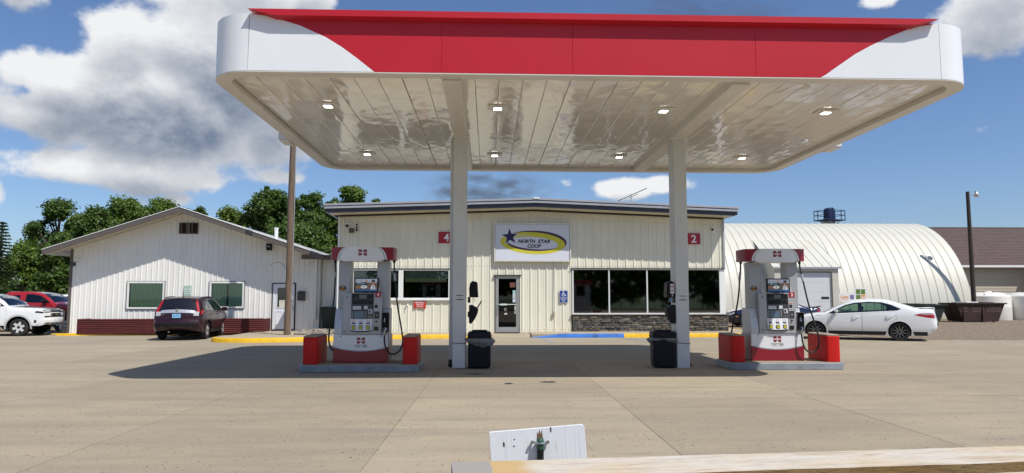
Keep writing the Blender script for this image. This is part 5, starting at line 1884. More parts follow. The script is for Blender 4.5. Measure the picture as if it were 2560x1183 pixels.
bt = [c.strip_pt(4 * 4 + .1, u, .03) for u in (-.12, -.04, -.04, .04, .04, .12)]
x_ = bt[0][0]
MB().box(x_ - .01, x_ + .02, -.13, .13, .925, .965).box(x_ - .01, x_ + .02, -.05, .05, .905, .985).build('emblem', M('gold_emblem', (.30, .22, .06), .3, .6), wp)
c.strip(.2, 3.6, -.98, .98, .014).build('air_dam', black_plastic, wp)
for s in (1, -1):
    MB().tube([(2.86, s * .5, .52), (2.93, s * .5, .5), (2.9, s * .5, .56)], .02, 6).build('tow_hook', M('chrome', (.75, .75, .76), .12, 1.0), wp)
MB().box(2.9, 2.915, -.15, .15, .50, .65).build('licence_plate', M('plate_grey', (.12, .2, .28), .5), wp)
MB().add([c.strip_pt(5 * 4 + q * 2.0, u, .012) for q in range(5) for u in (-.45, -.1, .25, .5)], [(i * 4 + j, i * 4 + j + 1, (i + 1) * 4 + j + 1, (i + 1) * 4 + j) for i in range(4) for j in range(3)]).build('hood_stripe', M('stripe_black', (.03, .035, .045), .3, coat=.5), wp)

car_red = M('paint_red', (.36, .012, .016), .22, var=.03, vscale=1.5, coat=.8)
pickup('red extended cab pickup with black fender flares behind the white truck', (-21.35, 33.2, 0), R(2), car_red, .90, lifted=.12, cab='ext', flares=black_plastic)
sedan('white car almost hidden behind the red pickup at the office corner', (-23.5, 40.5, 0), R(5), car_white, scale=1.16)
car_grey = M('paint_dark', (.03, .03, .034), .25, coat=.8)

# ------------------------------------------------------------------ dark blue coupe and a red tailgate behind the shop
def coupe():
    root = thing('coupe_car', 'dark navy coupe with silver five spoke wheels behind the right pump', 'car', (15.0, 37.9, 0), R(180 - 4))
    root.scale = (1.03,) * 3
    top = [(2.1, .24), (2.34, .34), (2.38, .55), (2.32, .70), (2.1, .80), (1.5, .92), (.95, .97), (.45, 1.19), (.1, 1.31), (-.35, 1.36), (-.85, 1.31), (-1.4, 1.12), (-1.75, 1.0), (-2.1, .985), (-2.35, .98), (-2.4, .8), (-2.42, .6), (-2.3, .34)]
    A = [(1.45, .39, .34), (-1.40, .39, .34)]
    c = Car(root, top, sill_line(-2.3, .34, 2.1, .24, A, .2), 1.9, lambda x: .93, .42, A)
    c.prepare(4)
    paint = M('paint_navy', (.008, .014, .045), .15, .3, coat=1.0)
    dlo = [(.78, .97), (.4, 1.14), (.1, 1.25), (-.35, 1.29), (-.75, 1.24), (-1.1, 1.02)]
    fd = [(.85, .9), (.85, .6), (.7, .3), (-.62, .3), (-.62, .92)]
    c.body(paint, [dlo, fd], [(6 * 4 + 1, 8 * 4 + 1), (10 * 4, 12 * 4)])
    c.inner(well_m, .85)
    for s in (1, -1):
        c.side_pts(shrink(fd, .006), sides=(s,)).build('door', paint, root, smooth=True)
        c.side_pts(dlo, off=-.006, sides=(s,)).build('pane', pane_dark, root, smooth=True)
        mirror_part(root, .6, 1.0, s * (c.hw(.6, .95) + .03), paint, s)
        c.side_pts([(2.34, .66), (2.05, .76), (2.0, .7), (2.3, .6)], off=.005, sides=(s,), step=.06).build('headlight', tail_clear, root)
        c.side_pts([(2.0, .56), (1.86, .56), (1.86, .52), (2.0, .52)], off=.006, sides=(s,), step=.06).build('side_marker', M('amber', (.7, .25, .01), .3), root)
        c.side_pts([(-2.3, .93), (-2.36, .78), (-2.2, .8), (-2.2, .93)], off=.005, sides=(s,), step=.06).build('tail_lamp', tail_red, root)
    c.strip(6 * 4 + .8, 8 * 4 + 1.2, -.885, .885, .004).build('windscreen', pane_dark, root, smooth=True)
    c.strip(10 * 4 - .2, 12 * 4 + .2, -.885, .885, .004).build('rear_window', pane_dark, root, smooth=True)
    sp_ = MB().prism([(-2.0, 1.03), (-2.42, 1.10), (-2.46, 1.08), (-2.3, 1.02)], -.82, .82).box(-2.3, -2.2, -.7, -.64, .96, 1.06).box(-2.3, -2.2, .64, .7, .96, 1.06)
    sp_.build('spoiler', paint, root)
    wells(c, A, root)
    add_wheels(root, (1.45, -1.40), 1.9, .345, .25, 5, 'five')
    seats(root, (.0,), .3)
coupe()
rt, c = pickup('dark red pickup tail just showing past the right corner of the shop', (10.75, 40.6, 0), R(172), M('paint_dark_red', (.2, .012, .02), .25, coat=.8), .86, cab='crew')
rt.rotation_euler = (0, 0, R(180))
for s in (1, -1):
    c.side_pts([(-2.7, 1.28), (-2.88, 1.28), (-2.90, .95), (-2.72, .95)], off=.006, sides=(s,), step=.08).build('tail_lamp', tail_red, rt)
c.strip(16 * 4 + 1, 18 * 4, -.95, .95, .01).build('tailgate', M('paint_dark_red', (.2, .012, .02)), rt)

# ================================================================== pump islands, guards, dispensers
island_m = M('island_steel', (.24, .27, .31), .5, var=.12, vscale=3, dirt=(.17, .17, .17), dscale=2.2, dlo=.5, dhi=.72)
island_top = M('island_concrete', (.33, .29, .25), .92)
concrete_nodes(island_top, 1, .95)
guard_red = M('guard_red', (.52, .012, .011), .5, var=.1, vscale=2.2, dirt=(.42, .03, .02), dscale=1.8, dlo=.55, dhi=.75, spec=.25)
guard_top = M('guard_cap', (.32, .27, .21), .9, var=.2, vscale=5, bump=.5, bscale=30)
p_grey = M('pump_grey', (.40, .41, .43), .4, .25, var=.04, vscale=2)
p_light = M('pump_light_grey', (.50, .53, .57), .38, .2, var=.03, vscale=2)
p_white = M('pump_white', (.74, .76, .79), .3, coat=.2)
p_red = M('pump_red', (.24, .008, .022), .3, coat=.2)
p_dark = M('pump_panel_dark', (.045, .047, .052), .4)
p_swoosh = M('pump_swoosh_grey', (.36, .42, .50), .4)
lcd = M('lcd_blue_grey', (.09, .14, .18), .2, emit=.15)
lcd2 = M('lcd_grey', (.16, .17, .17), .25)
btn_y = M('button_yellow', (.62, .60, .04), .4)
hose_m = M('hose_black', (.011, .011, .012), .55)


def island(name, label, x, y, rz):
    t = thing(name, label, 'pump island', (x, y, 0), rz, 'fuel pump islands')
    w, d, r = 1.27, .60, .22
    ring = arc(-w + r, -d + r, r, 180, 270, 8) + arc(w - r, -d + r, r, 270, 360, 8) + arc(w - r, d - r, r, 0, 90, 8) + arc(-w + r, d - r, r, 90, 180, 8)
    MB().prism(ring, 0, .148, ax='xy').build('curb', island_m, t, smooth=True, angle=40, bevel=.012)
    s = .965
    MB().prism([(p[0] * s, p[1] * .94) for p in ring], .1482, .156, ax='xy').build('island_top', island_top, t)
    return t


def guard(label, x, y, rz, w=.30, d=1.0, h=.56):
    t = thing('island_guard', label, 'pump guard', (x, y, .157), rz, 'red guards at the ends of the pump islands')
    r = .05
    ring = lambda k: [(p[0] * k, p[1]) for p in arc(-w / 2 + r, -d / 2 + r, r, 180, 270, 4) + arc(w / 2 - r, -d / 2 + r, r, 270, 360, 4) + arc(w / 2 - r, d / 2 - r, r, 0, 90, 4) + arc(-w / 2 + r, d / 2 - r, r, 90, 180, 4)]
    MB().prism(ring(1), 0, h, ax='xy').build('shell', guard_red, t, smooth=True, angle=40, bevel=.01)
    MB().prism([(p[0] * .97, p[1] * .99) for p in ring(1)], h + .0005, h + .035, ax='xy').build('cap', guard_top, t, bevel=.015)
    return t


def emblem(par, x, z, w, y, h=None):
    """red double-leaf mark with the name across it"""
    h = h or w * .78
    k = w / 2
    for s in (-1, 1):
        pts = [(x + s * .03 * w, z - h / 2 + .14 * h), (x + s * .12 * w, z - h * .5), (x + s * .36 * w, z - h * .5) if False else (x + s * k, z - h / 2), (x + s * k, z + h / 2)]
        pts = [(x + s * k, z - h / 2), (x + s * k, z + h / 2)] + [(x + s * (.20 - .17 * math.sin(R(a))) * w * 1.0, z + h * (.02 + .48 * math.cos(R(a)))) for a in range(0, 181, 20)]
        MB().add(*flat(pts, y)).build('emblem_leaf', p_red, par)
    lettering('CENEX', w * .88, h * .27, white_print, par, x, y - .0015, z, name='emblem_name', bold=.035, spacing=.95)


def pump(number, label, x, y, rz):
    t = thing('fuel_pump', label, 'fuel pump', (x, y, .157), rz, 'fuel pumps under the canopy')
    D = .62     # depth of the machine, front at y = 0
    # base: white above a red foot whose edge dips in the middle
    n = 16
    cur = [(-.585 + 1.17 * k / n, .335 - .085 * (1 - ((k / n) * 2 - 1) ** 2)) for k in range(n + 1)]
    hw0, hw1 = .592, .580
    foot = MB().prism([(-hw0, 0), (hw0, 0)] + [(p[0] * 1.01, p[1] - .006) for p in cur[::-1]], 0, D)
    base = foot.build('foot', p_red, t, bevel=.006)
    wt = MB().prism([(p[0] * 1.0, p[1] + .008) for p in cur] + [(hw1, .60), (-hw1, .60)], .0, D).build('base_panel', p_white, t, bevel=.006)
    vs, fs = stroke([(p[0] * 1.005, p[1] + .001) for p in cur], .014, -.001)
    MB().add(vs, fs).build('stripe', p_swoosh, wt)
    MB().box(hw0 - .004, hw0 + .002, .03, D - .01, .02, .59).build('side_panel', p_grey, t)
    MB().box(-hw0 - .002, -hw0 + .004, .03, D - .01, .02, .59).build('side_panel', p_grey, t)
    emblem(wt, .0, .475, .168, -.002)
    lettering('TOP TIER', .28, .044, black_print, wt, .0, -.002, .365, bold=.015)
    lettering('DETERGENT GASOLINE', .26, .013, black_print, wt, .0, -.002, .325)
    for sx in (-.43, .43):
        MB().lathe([(.0, -.006), (.014, -.006), (.014, .0)], 10, 'y', (sx, 0, .57)).build('lock', black_print, wt)
    # flared lower cheeks and two uprights carrying the head
    for s in (-1, 1):
        cheek = [(0, .602), (.0, .75), (.04, .92), (.11, 1.10), (.13, 1.16), (D - .02, 1.16), (D - .02, .602)]
        xa, xb = (-.575, -.40) if s < 0 else (.44, .575)
        b = MB()
        b.prism([(p[0], p[1]) for p in cheek], xa, xb, ax='yz')
        b.build('cheek', p_light if s < 0 else p_grey, t, bevel=.008)
        xa, xb = (-.535, -.27) if s < 0 else (.30, .56)
        MB().prism([(.13, 1.162), (.145, 2.2), (.47, 2.2), (.47, 1.162)], xa, xb, ax='yz').build('upright', p_grey, t, bevel=.012)
    # round sticker on the left upright
    st = MB().add(*flat([(-.44 + .078 * math.cos(R(a)), 1.60 + .06 * math.sin(R(a))) for a in range(0, 360, 15)], .131)).build('round_sticker', M('sticker_dark', (.05, .03, .02), .5), t)
    MB().add(*flat([(-.44 + .06 * math.cos(R(a)), 1.575 + .022 * math.sin(R(a))) for a in range(0, 360, 20)], .1295)).build('sticker_band', M('sticker_amber', (.40, .17, .03), .5), st)
    MB().add(*flat([(-.485, 1.62), (-.44, 1.652), (-.395, 1.62)], .1295)).build('sticker_top', M('sticker_cream', (.55, .42, .30), .5), st)
    # central console
    con = MB().prism([(-.02, .603), (-.025, 1.0), (.0, 1.50), (.5, 1.50), (.5, .603)], -.395, .44, ax='yz')
    con = con.build('console', p_grey, t, bevel=.01)
    yf = lambda z: -.0235 + max(0, (z - 1.0)) * .05 - .004
    def plate(xa, xb, za, zb, m, name, par, off=.0, depth=.012):
        b = MB().add([(xa, yf(za) - off, za), (xb, yf(za) - off, za), (xb, yf(zb) - off, zb), (xa, yf(zb) - off, zb),
                      (xa, yf(za) - off + depth, za), (xb, yf(za) - off + depth, za), (xb, yf(zb) - off + depth, zb), (xa, yf(zb) - off + depth, zb)],
                     [(0, 1, 2, 3), (4, 7, 6, 5), (0, 4, 5, 1), (1, 5, 6, 2), (2, 6, 7, 3), (3, 7, 4, 0)])
        return b.build(name, m, par)
    pp = plate(-.215, .262, .945, 1.487, p_dark, 'panel', con, .004)
    plate(-.39, -.222, .955, 1.49, p_grey, 'door_leaf', con, .003)
    plate(.268, .435, .955, 1.49, p_grey, 'door_leaf', con, .003)
    plate(-.39, .435, .612, .66, p_grey, 'lower_strip', con, .003)
    plate(-.2, .25, 1.365, 1.47, M('panel_black', (.015, .015, .017), .25), 'display', pp, .008)
    plate(-.05, .11, 1.375, 1.455, lcd2, 'amount_screen', pp, .012)
    lettering('THIS SALE', .09, .014, M('print_grey', (.3, .3, .3), .5), pp, -.11, yf(1.4) - .013, 1.39)
    plate(-.2, .25, 1.255, 1.345, M('panel_black', (.015, .015, .017)), 'slot', pp, .006)
    plate(-.185, -.005, 1.14, 1.215, M('label_pale', (.55, .58, .64), .5), 'label', pp, .007)
    for k in range(3):
        lettering('PAY HERE', .045, .01, M('print_grey', (.3, .3, .3)), pp, -.155 + .06 * k, yf(1.18) - .013, 1.18)
    plate(.055, .135, 1.145, 1.22, M('label_pale', (.55, .58, .64)), 'card_label', pp, .007)
    plate(-.155, .06, .955, 1.105, lcd, 'screen', pp, .007)
    for s in (-.19, .095):
        for k in range(4):
            plate(s - .014, s + .014, .975 + k * .036, .992 + k * .036, M('key_grey', (.42, .43, .45), .5), 'soft_key', pp, .01)
    kp = plate(.15, .235, 1.05, 1.15, M('label_pale', (.55, .58, .64)), 'card_reader', pp, .02)
    plate(.165, .2, 1.07, 1.13, black_print, 'card_slot', pp, .026)
    for i in range(3):
        for j in range(3):
            plate(.145 + i * .034, .167 + i * .034, .955 + j * .024, .970 + j * .024, M('key_steel', (.35, .34, .3), .4, .5), 'key', pp, .010)
    # right-hand strip: number flag, warning label, receipt slot, locks
    f = plate(.29, .415, 1.405, 1.52, red_print, 'number_flag', con, .012)
    lettering(number, .045, .075, white_print, f, .352, yf(1.46) - .018, 1.463, bold=.04)
    w_ = plate(.275, .36, 1.14, 1.285, M('label_white', (.62, .62, .62), .5), 'warning_label', con, .007)
    plate(.282, .352, 1.165, 1.245, black_print, 'label_block', con, .010)
    plate(.282, .352, 1.26, 1.275, red_print, 'label_band', con, .010)
    plate(.28, .385, .945, 1.10, p_dark, 'receipt_door', con, .010)
    plate(.32, .345, 1.01, 1.03, M('label_pale', (.55, .58, .64)), 'receipt_tongue', con, .014)
    plate(.28, .37, .69, .775, M('panel_black', (.015, .015, .017)), 'receipt_slot', con, .010)
    MB().lathe([(0, -.05), (.02, -.048), (.02, -.02)], 12, 'y', (.325, 0, .885)).build('lock', black_print, con)
    for (sx, sz) in ((-.31, 1.41), (-.335, .68)):
        MB().lathe([(0, -.045), (.012, -.043), (.012, -.02)], 10, 'y', (sx, 0, sz)).build('lock', black_print, con)
    # grade selection, bowed out at the bottom
    b = MB()
    xs = [-.225 + .46 * k / 10 for k in range(11)]
    bow = lambda x: .035 * (1 - ((x - .005) / .23) ** 2)
    vs, fs = [], []
    for x in xs:
        vs += [(x, -.03 - .0, .935), (x, -.035 - bow(x) * .8 - .02, .70 - bow(x) * .45), (x, -.02, .69 - bow(x) * .45)]
    for k in range(10):
        for q in range(2):
            o = 3 * k + q
            fs.append((o + 1, o + 4, o + 3, o))
    gsel = b.add(vs, fs).build('grade_panel', p_white, con, smooth=True, angle=30)
    vs, fs = [], []
    for x in xs:
        vs += [(x, -.04 - bow(x) * .8 - .022, .702 - bow(x) * .45), (x, -.03 - bow(x) * .8 - .022, .682 - bow(x) * .45)]
    MB().add(vs, [(2 * k + 1, 2 * k + 3, 2 * k + 2, 2 * k) for k in range(10)]).build('grade_rim', black_print, con)
    for k, g_ in enumerate(('REGULAR', 'MIDGRADE', 'PREMIUM')):
        x = -.155 + .155 * k
        yb = lambda z: -.03 - (.935 - z) * (.025 + bow(x) * .8) / .235 - .003
        gp = MB().box(x - .04, x + .04, yb(.76) - .016, yb(.76), .715, .80).build('grade_button', black_print, gsel, bevel=.006)
        MB().add(*flat([(x + .033 * math.cos(R(a)), .757 + .036 * math.sin(R(a))) for a in range(0, 360, 24)], yb(.76) - .018)).build('button_face', btn_y, gp)
        lettering(('87', '89', '91')[k], .03, .024, black_print, gp, x, yb(.76) - .02, .757)
        MB().box(x - .036, x + .036, yb(.845) - .004, yb(.845) + .004, .828, .862).build('price_window', p_dark, gsel)
        lettering(('3.29', '3.59', '3.89')[k], .045, .016, M('print_grey', (.3, .3, .3)), gsel, x, yb(.845) - .0055, .845)
        lettering(g_, .09, .014, red_print, gsel, x, yb(.885) - .003, .888)
        lettering('UNLEADED', .07, .010, red_print, gsel, x, yb(.92) - .002, .915)
    # nozzle boot with the nozzle hung up in it
    boot = MB()
    frame_rect(.447, .602, .66, 1.075, .016, -.045, .02, mb=boot)
    bt = boot.build('nozzle_boot', p_dark, t, bevel=.006)
    MB().box(.463, .586, .0, .02, .676, 1.06).build('boot_back', black_plastic, bt)
    noz = MB().tube(smooth_path([(.52, -.04, .995), (.522, -.055, .93), (.525, -.065, .85), (.53, -.06, .77)], 4), [.022] * 13, 8)
    noz.tube(smooth_path([(.522, -.055, .93), (.535, -.12, .90), (.54, -.13, .80), (.53, -.075, .75)], 4), .010, 6)
    nz = noz.build('nozzle', black_plastic, t, smooth=True)
    MB().tube([(.516, -.05, .95), (.51, -.07, .90), (.512, -.075, .87)], .02, 8).build('spout', steel, nz, smooth=True)
    MB().tube(smooth_path([(.53, -.06, .77), (.535, -.085, .71), (.512, -.09, .66), (.51, -.08, .60)], 4), .018, 8).build('swivel', steel, nz, smooth=True)
    # media screen on a bracket between the uprights
    sc_ = MB().box(-.175, .345, .05, .11, 1.512, 1.825).build('media_screen', black_plastic, t, bevel=.01)
    ys = .0485
    scr = lambda n_, c, e=.35: M('screen_' + n_, c, .3, emit=e)
    def area(pts, m, name, k):
        return MB().add(*flat(pts, ys - k * .0008)).build(name, m, sc_)
    X0, X1, Z0_, Z1_ = -.150, .320, 1.535, 1.803
    area([(X0, Z0_), (X1, Z0_), (X1, Z1_), (X0, Z1_)], scr('brown', (.13, .09, .07)), 'picture', 0)
    area([(X0, 1.72), (X1, 1.72), (X1, Z1_), (X0, Z1_)], scr('sky', (.34, .38, .46)), 'picture_sky', 1)
    area([(X0, 1.70), (.05, 1.735), (.12, 1.715), (.12, 1.67), (X0, 1.655)], scr('treeline', (.03, .05, .07)), 'picture_trees', 2)
    for px_ in (-.12, -.03, .07):
        area([(px_, 1.62), (px_ + .006, 1.62), (px_ + .006, Z1_), (px_, Z1_)], scr('post', (.03, .03, .035)), 'picture_post', 3)
    area([(X0, 1.655), (.1, 1.66), (.1, 1.63), (X0, 1.60)], scr('field', (.24, .13, .06)), 'picture_field', 3)
    lettering('DRIVE SAFE', .16, .026, scr('cyan', (.25, .45, .5)), sc_, -.03, ys - .005, 1.70, bold=.02)
    # man in a cap waving, shown on the screen
    area([(.235 + .062 * math.cos(R(a)), 1.575 + .105 * math.sin(R(a))) for a in range(0, 181, 15)], scr('shirt', (.55, .56, .6)), 'picture_shirt', 4)
    area([(.225, 1.58), (.237, 1.58), (.243, 1.675), (.232, 1.675)], scr('braces', (.02, .02, .03)), 'picture_braces', 5)
    area([(.275, 1.58), (.287, 1.58), (.277, 1.675), (.266, 1.675)], scr('braces', (.02, .02, .03)), 'picture_braces', 5)
    area([(.232 + .034 * math.cos(R(a)), 1.716 + .044 * math.sin(R(a))) for a in range(0, 360, 20)], scr('skin', (.36, .17, .12)), 'picture_face', 5)
    area([(.19, 1.735), (.275, 1.738), (.268, 1.772), (.24, 1.786), (.205, 1.772)], scr('cap', (.02, .025, .05)), 'picture_cap', 6)
    area([(.085 + .022 * math.cos(R(a)), 1.755 + .032 * math.sin(R(a))) for a in range(0, 360, 24)], scr('palm', (.42, .2, .17)), 'picture_hand', 5)
    area([(.035 + .072 * math.cos(R(a)), 1.63 + .036 * math.sin(R(a))) for a in range(0, 360, 15)], scr('bubble', (.6, .62, .6)), 'picture_bubble', 6)
    lettering('CLICK', .06, .020, scr('ink', (.02, .03, .03)), sc_, .035, ys - .0068, 1.641, bold=.03)
    lettering('IT', .02, .018, scr('ink', (.02, .03, .03)), sc_, .035, ys - .0068, 1.615, bold=.03)
    area([(X0, Z0_), (X1, Z0_), (X1, Z0_ + .036), (X0, Z0_ + .036)], scr('band', (.04, .12, .32)), 'picture_band', 7)
    for k in range(4):
        area([(X0 + .02 + k * .07, Z0_ + .012), (X0 + .075 + k * .07, Z0_ + .012), (X0 + .075 + k * .07, Z0_ + .024), (X0 + .02 + k * .07, Z0_ + .024)], scr('band_dark', (.015, .05, .16)), 'picture_ticker', 8)
    MB().box(.0, .14, .11, .3, 1.5, 1.62).build('bracket', p_dark, t)
    MB().box(.355, .37, .06, .1, 1.50, 1.63).build('label_edge', p_white, t)
    # head: curved front, red ends and a white centre between grey arcs
    yh = lambda x: -.10 + .10 * (x / .69) ** 2
    zb = lambda x: 2.205 - .028 * (1 - (x / .45) ** 2) if abs(x) < .45 else 2.215
    xs = [-.66 + 1.32 * k / 44 for k in range(45)]
    vs, fs, mi = [], [], []
    nz_ = 6
    A_ = lambda z: .235 + .255 * math.sqrt(max(0, 1 - ((z - 2.19) / .30) ** 2))      # half width of the white field at height z
    for zi in range(nz_ + 1):
        pass
    head = MB().prism([(x, yh(x)) for x in xs] + [(.69, .06), (.69, .55), (-.69, .55), (-.69, .06)], 2.215, 2.485, ax='xy')
    hd = head.build('head', p_red, t, smooth=True, angle=50)
    def head_face(half, off, m, name, inner=None):
        """field bounded by an arch, following the curved front"""
        cols = [-half(2.19) + 2 * half(2.19) * k / 40 for k in range(41)]
        vs, fs = [], []
        rows = 10
        for r_ in range(rows + 1):
            z = 2.19 + .296 * r_ / rows
            z = min(z, 2.4855)
            hwd = half(z)
            for k in range(41):
                x = hwd * (2 * k / 40 - 1)
                vs.append((x, yh(x) - off, z if r_ else zb(x) - .0))
        for r_ in range(rows):
            for k in range(40):
                o = r_ * 41 + k
                fs.append((o, o + 1, o + 42, o + 41))
        return MB().add(vs, fs).build(name, m, hd, smooth=True)
    a1 = lambda z: .30 + .235 * math.sqrt(max(0, 1 - ((z - 2.19) / .31) ** 2))
    a2 = lambda z: a1(z) - .03
    a3 = lambda z: a1(z) - .055
    head_face(a1, .003, p_white, 'head_field')
    head_face(a2, .0045, p_swoosh, 'head_arc')
    head_face(a3, .006, p_white, 'head_centre')
    MB().prism([(x, yh(x) - .002) for x in xs if abs(x) <= .45] + [(.45, .3), (-.45, .3)], 2.1795, 2.214, ax='xy').build('head_valance', p_white, t)
    emblem(hd, .02, 2.365, .18, -.1085, .135)
    # hoses: one loops to the front, one to the back
    h1 = MB().tube(smooth_path([(.655, .24, 2.215), (.66, .22, 2.05), (.68, .17, 1.86), (.75, .08, 1.30), (.865, -.03, .72), (.90, -.06, .45), (.84, -.09, .27), (.70, -.10, .19), (.58, -.1, .26), (.52, -.1, .42), (.51, -.085, .60)], 6), .018, 10)
    hz = h1.build('hose', hose_m, t, smooth=True)
    MB().tube([(.672, .19, 1.92), (.69, .155, 1.76)], .027, 10).build('breakaway', p_grey, hz, smooth=True)
    h2 = MB().tube(smooth_path([(-.655, .34, 2.215), (-.655, .36, 2.05), (-.66, .40, 1.86), (-.70, .48, 1.30), (-.80, .60, .72), (-.82, .64, .42), (-.76, .68, .25), (-.66, .70, .19), (-.56, .7, .3), (-.5, .68, .6)], 6), .018, 10)
    hz2 = h2.build('hose', hose_m, t, smooth=True)
    MB().tube([(-.657, .375, 1.98), (-.663, .42, 1.82)], .027, 10).build('breakaway', p_grey, hz2, smooth=True)
    for sx, sy in ((.655, .24), (-.655, .34)):
        MB().lathe([(.03, 2.16), (.03, 2.216)], 10, 'z', (sx, sy, 0)).build('hose_gland', dark_metal, t)
    # back side panel so the machine reads from behind
    MB().box(-.38, .42, .5, D, .61, 1.48).build('rear_console', p_grey, t)
    return t


IR = R(-.3)
for (ix, iy, rz_, num, w1, lab, plab) in ((-2.84, 15.32, R(1.0), '4', 'left', 'grey edged pump island on the left, all in the canopy shade', 'white and red fuel pump numbered 4 in the canopy shade on the left island'),
                                          (6.36, 15.62, R(-1.0), '2', 'right', 'grey edged pump island on the right, half in the sun', 'white and red fuel pump numbered 2, half sunlit, on the right island')):
    island('pump_island', lab, ix, iy, rz_)
    pump(num, plab, ix - .03 if w1 == 'left' else ix - .07, iy - .16, rz_)
    for s in (-1, 1):
        gl = {('left', -1): 'shaded red guard block left of pump 4', ('left', 1): 'red guard block between pump 4 and the left canopy column',
              ('right', -1): 'red guard block left of pump 2, nearest the right canopy column', ('right', 1): 'sunlit red guard block right of pump 2'}[(w1, s)]
        guard(gl, ix + s * 1.045, iy + .02, rz_)


# ------------------------------------------------------------------ litter bins and windscreen stations
bin_m = M('bin_black', (.010, .011, .017), .55, var=.2, vscale=4, spec=.25)
def litter_bin(label, x, y, rz, side):
    t = thing('litter_bin', label, 'litter bin', (x, y, 0), rz, 'black litter bins beside the canopy columns')
    b = MB()
    w0, w1 = .235, .25
    b.add([(-w0, -w0, .02), (w0, -w0, .02), (w0, w0, .02), (-w0, w0, .02), (-w1, -w1, .66), (w1, -w1, .66), (w1, w1, .66), (-w1, w1, .66)],
          [(0, 3, 2, 1), (0, 1, 5, 4), (1, 2, 6, 5), (2, 3, 7, 6), (3, 0, 4, 7)])
    bd = b.build('body', bin_m, t, bevel=.03, seg=2)
    for s, (ya, yb, xa, xb) in enumerate(((-w1 - .002, -w1 + .01, -.18, .18), (-.18, .18, -w1 - .002, -w1 + .01), (-.18, .18, w1 - .01, w1 + .002))):
        if s == 0:
            frame_rect(-.19, .19, .06, .46, .025, -w0 - .016, -w0 + .004).build('rib_frame', bin_m, bd)
        else:
            sx = -1 if s == 1 else 1
            q = MB().box(min(sx * (w0 - .004), sx * (w0 + .014)), max(sx * (w0 - .004), sx * (w0 + .014)), -.19, -.165, .06, .46)
            q.build('rib', bin_m, bd)
    MB().prism([(-.26, .655), (.26, .655), (.262, .72), (.25, .80), (-.25, .80), (-.262, .72)], -.26, .26).build('lid', bin_m, t, bevel=.03, seg=2)
    MB().box(-.17, .17, -.17, .17, .80, .835).build('lid_plate', bin_m, t, bevel=.02, seg=2)
    # bag drawn over the rim, hanging in folds
    rn = random.Random(int(x * 10))
    vs, fs = [], []
    k = 44
    rows = 5
    sq = lambda a: 1 / max(abs(math.cos(a)), abs(math.sin(a))) ** .8
    for r_ in range(rows + 1):
        f = r_ / rows
        for i in range(k):
            a = 2 * math.pi * i / k
            rad = .268 * sq(a) * (1 + .02 * math.sin(i * 2.7) * f)
            bulge = .045 * math.sin(math.pi * min(1, f * 1.15)) * (1 + .6 * math.sin(i * 1.9 + x))
            long_ = .12 + .05 * math.sin(a * 1.0 + (2.4 if side > 0 else .3)) + .02 * math.sin(3 * a + x)
            sag = .10 if (math.cos(a) * side > .5) else .0
            rr = rad + bulge + sag * f * .35
            vs.append((rr * math.cos(a), rr * math.sin(a), .665 - long_ * f - .012 * math.sin(i * 1.3) * f))
    for r_ in range(rows):
        for i in range(k):
            j = (i + 1) % k
            fs.append((r_ * k + i, (r_ + 1) * k + i, (r_ + 1) * k + j, r_ * k + j))
    bag_m = M('bag_grey', (.16, .165, .175), .3, var=.25, vscale=9, bump=.7, bscale=18)
    MB().add(vs, fs).build('bag', bag_m, t, smooth=True, angle=60)
    return t
litter_bin('black litter bin with a grey bag, right of the left canopy column', -.335, 15.62, R(1), 1)
litter_bin('black litter bin with a drooping grey bag, left of the right canopy column', 3.77, 15.66, R(-3), -1)


def station(label, x, y, s, full):
    """black towel box above a squeegee bucket, fixed to the side of a column"""
    t = thing('towel_station', label, 'dispenser', (x, y, 0), 0, 'towel and squeegee stations on the canopy columns')
    m = lambda pts: [(s * p[0], p[1]) for p in pts]
    MB().prism(m([(.04, 1.56), (.235, 1.555), (.23, 1.60), (.215, 1.87), (.195, 1.905), (.10, 1.925), (.05, 1.87), (.03, 1.75)]), -.14, .14).build('towel_box', black_plastic, t, bevel=.015, seg=2)
    MB().box(min(0, s * .055), max(0, s * .055), -.08, .08, 1.44, 1.57).build('mount', black_plastic, t)
    MB().box(min(0, s * .035), max(0, s * .035), -.08, .08, 1.12, 1.24).build('mount', black_plastic, t)
    MB().prism(m([(.03, 1.0), (.075, .965), (.15, 1.06), (.21, 1.18), (.235, 1.285), (.215, 1.325), (.09, 1.395), (.03, 1.385)]), -.15, .15).build('bucket', black_plastic, t, bevel=.02, seg=2)
    MB().tube([(s * .17, .0, 1.25), (s * .245, .0, 1.38), (s * .31, .0, 1.48)], .014, 8).build('squeegee', black_plastic, t)
    MB().tube(smooth_path([(s * .14, -.02, 1.56), (s * .15, -.02, 1.5), (s * .165, -.02, 1.45)], 4), .005, 5).build('towel_end', M('paper', (.62, .60, .5)), t)
    if full:
        q = MB().box(s * .1 - .045, s * .1 + .045, -.1425, -.1405, 1.64, 1.86).build('notice', M('label_white', (.62, .62, .62)), t)
        lettering('FREE', .07, .045, red_print, q, s * .1, -.1435, 1.80, bold=.02)
        lettering('TOWEL', .07, .04, red_print, q, s * .1, -.1435, 1.71, bold=.02)
        MB().box(s * .1 - .012, s * .1 + .014, -.1425, -.1405, 1.585, 1.615).build('tag', M('label_white', (.62, .62, .62)), t)
        MB().add([(s * .07, -.06, 1.55), (s * .14, -.07, 1.55), (s * .15, -.08, 1.47), (s * .09, -.07, 1.475)], [(0, 1, 2, 3)]).build('blue_towel', M('towel_blue', (.25, .40, .55), .8), t)
station('black towel box with squeegee handle sticking out, on the left column', -.749 + .15, 15.65, 1, False)
station('black towel box with a red lettered notice, on the right column', 4.225 - .15, 15.65, -1, True)

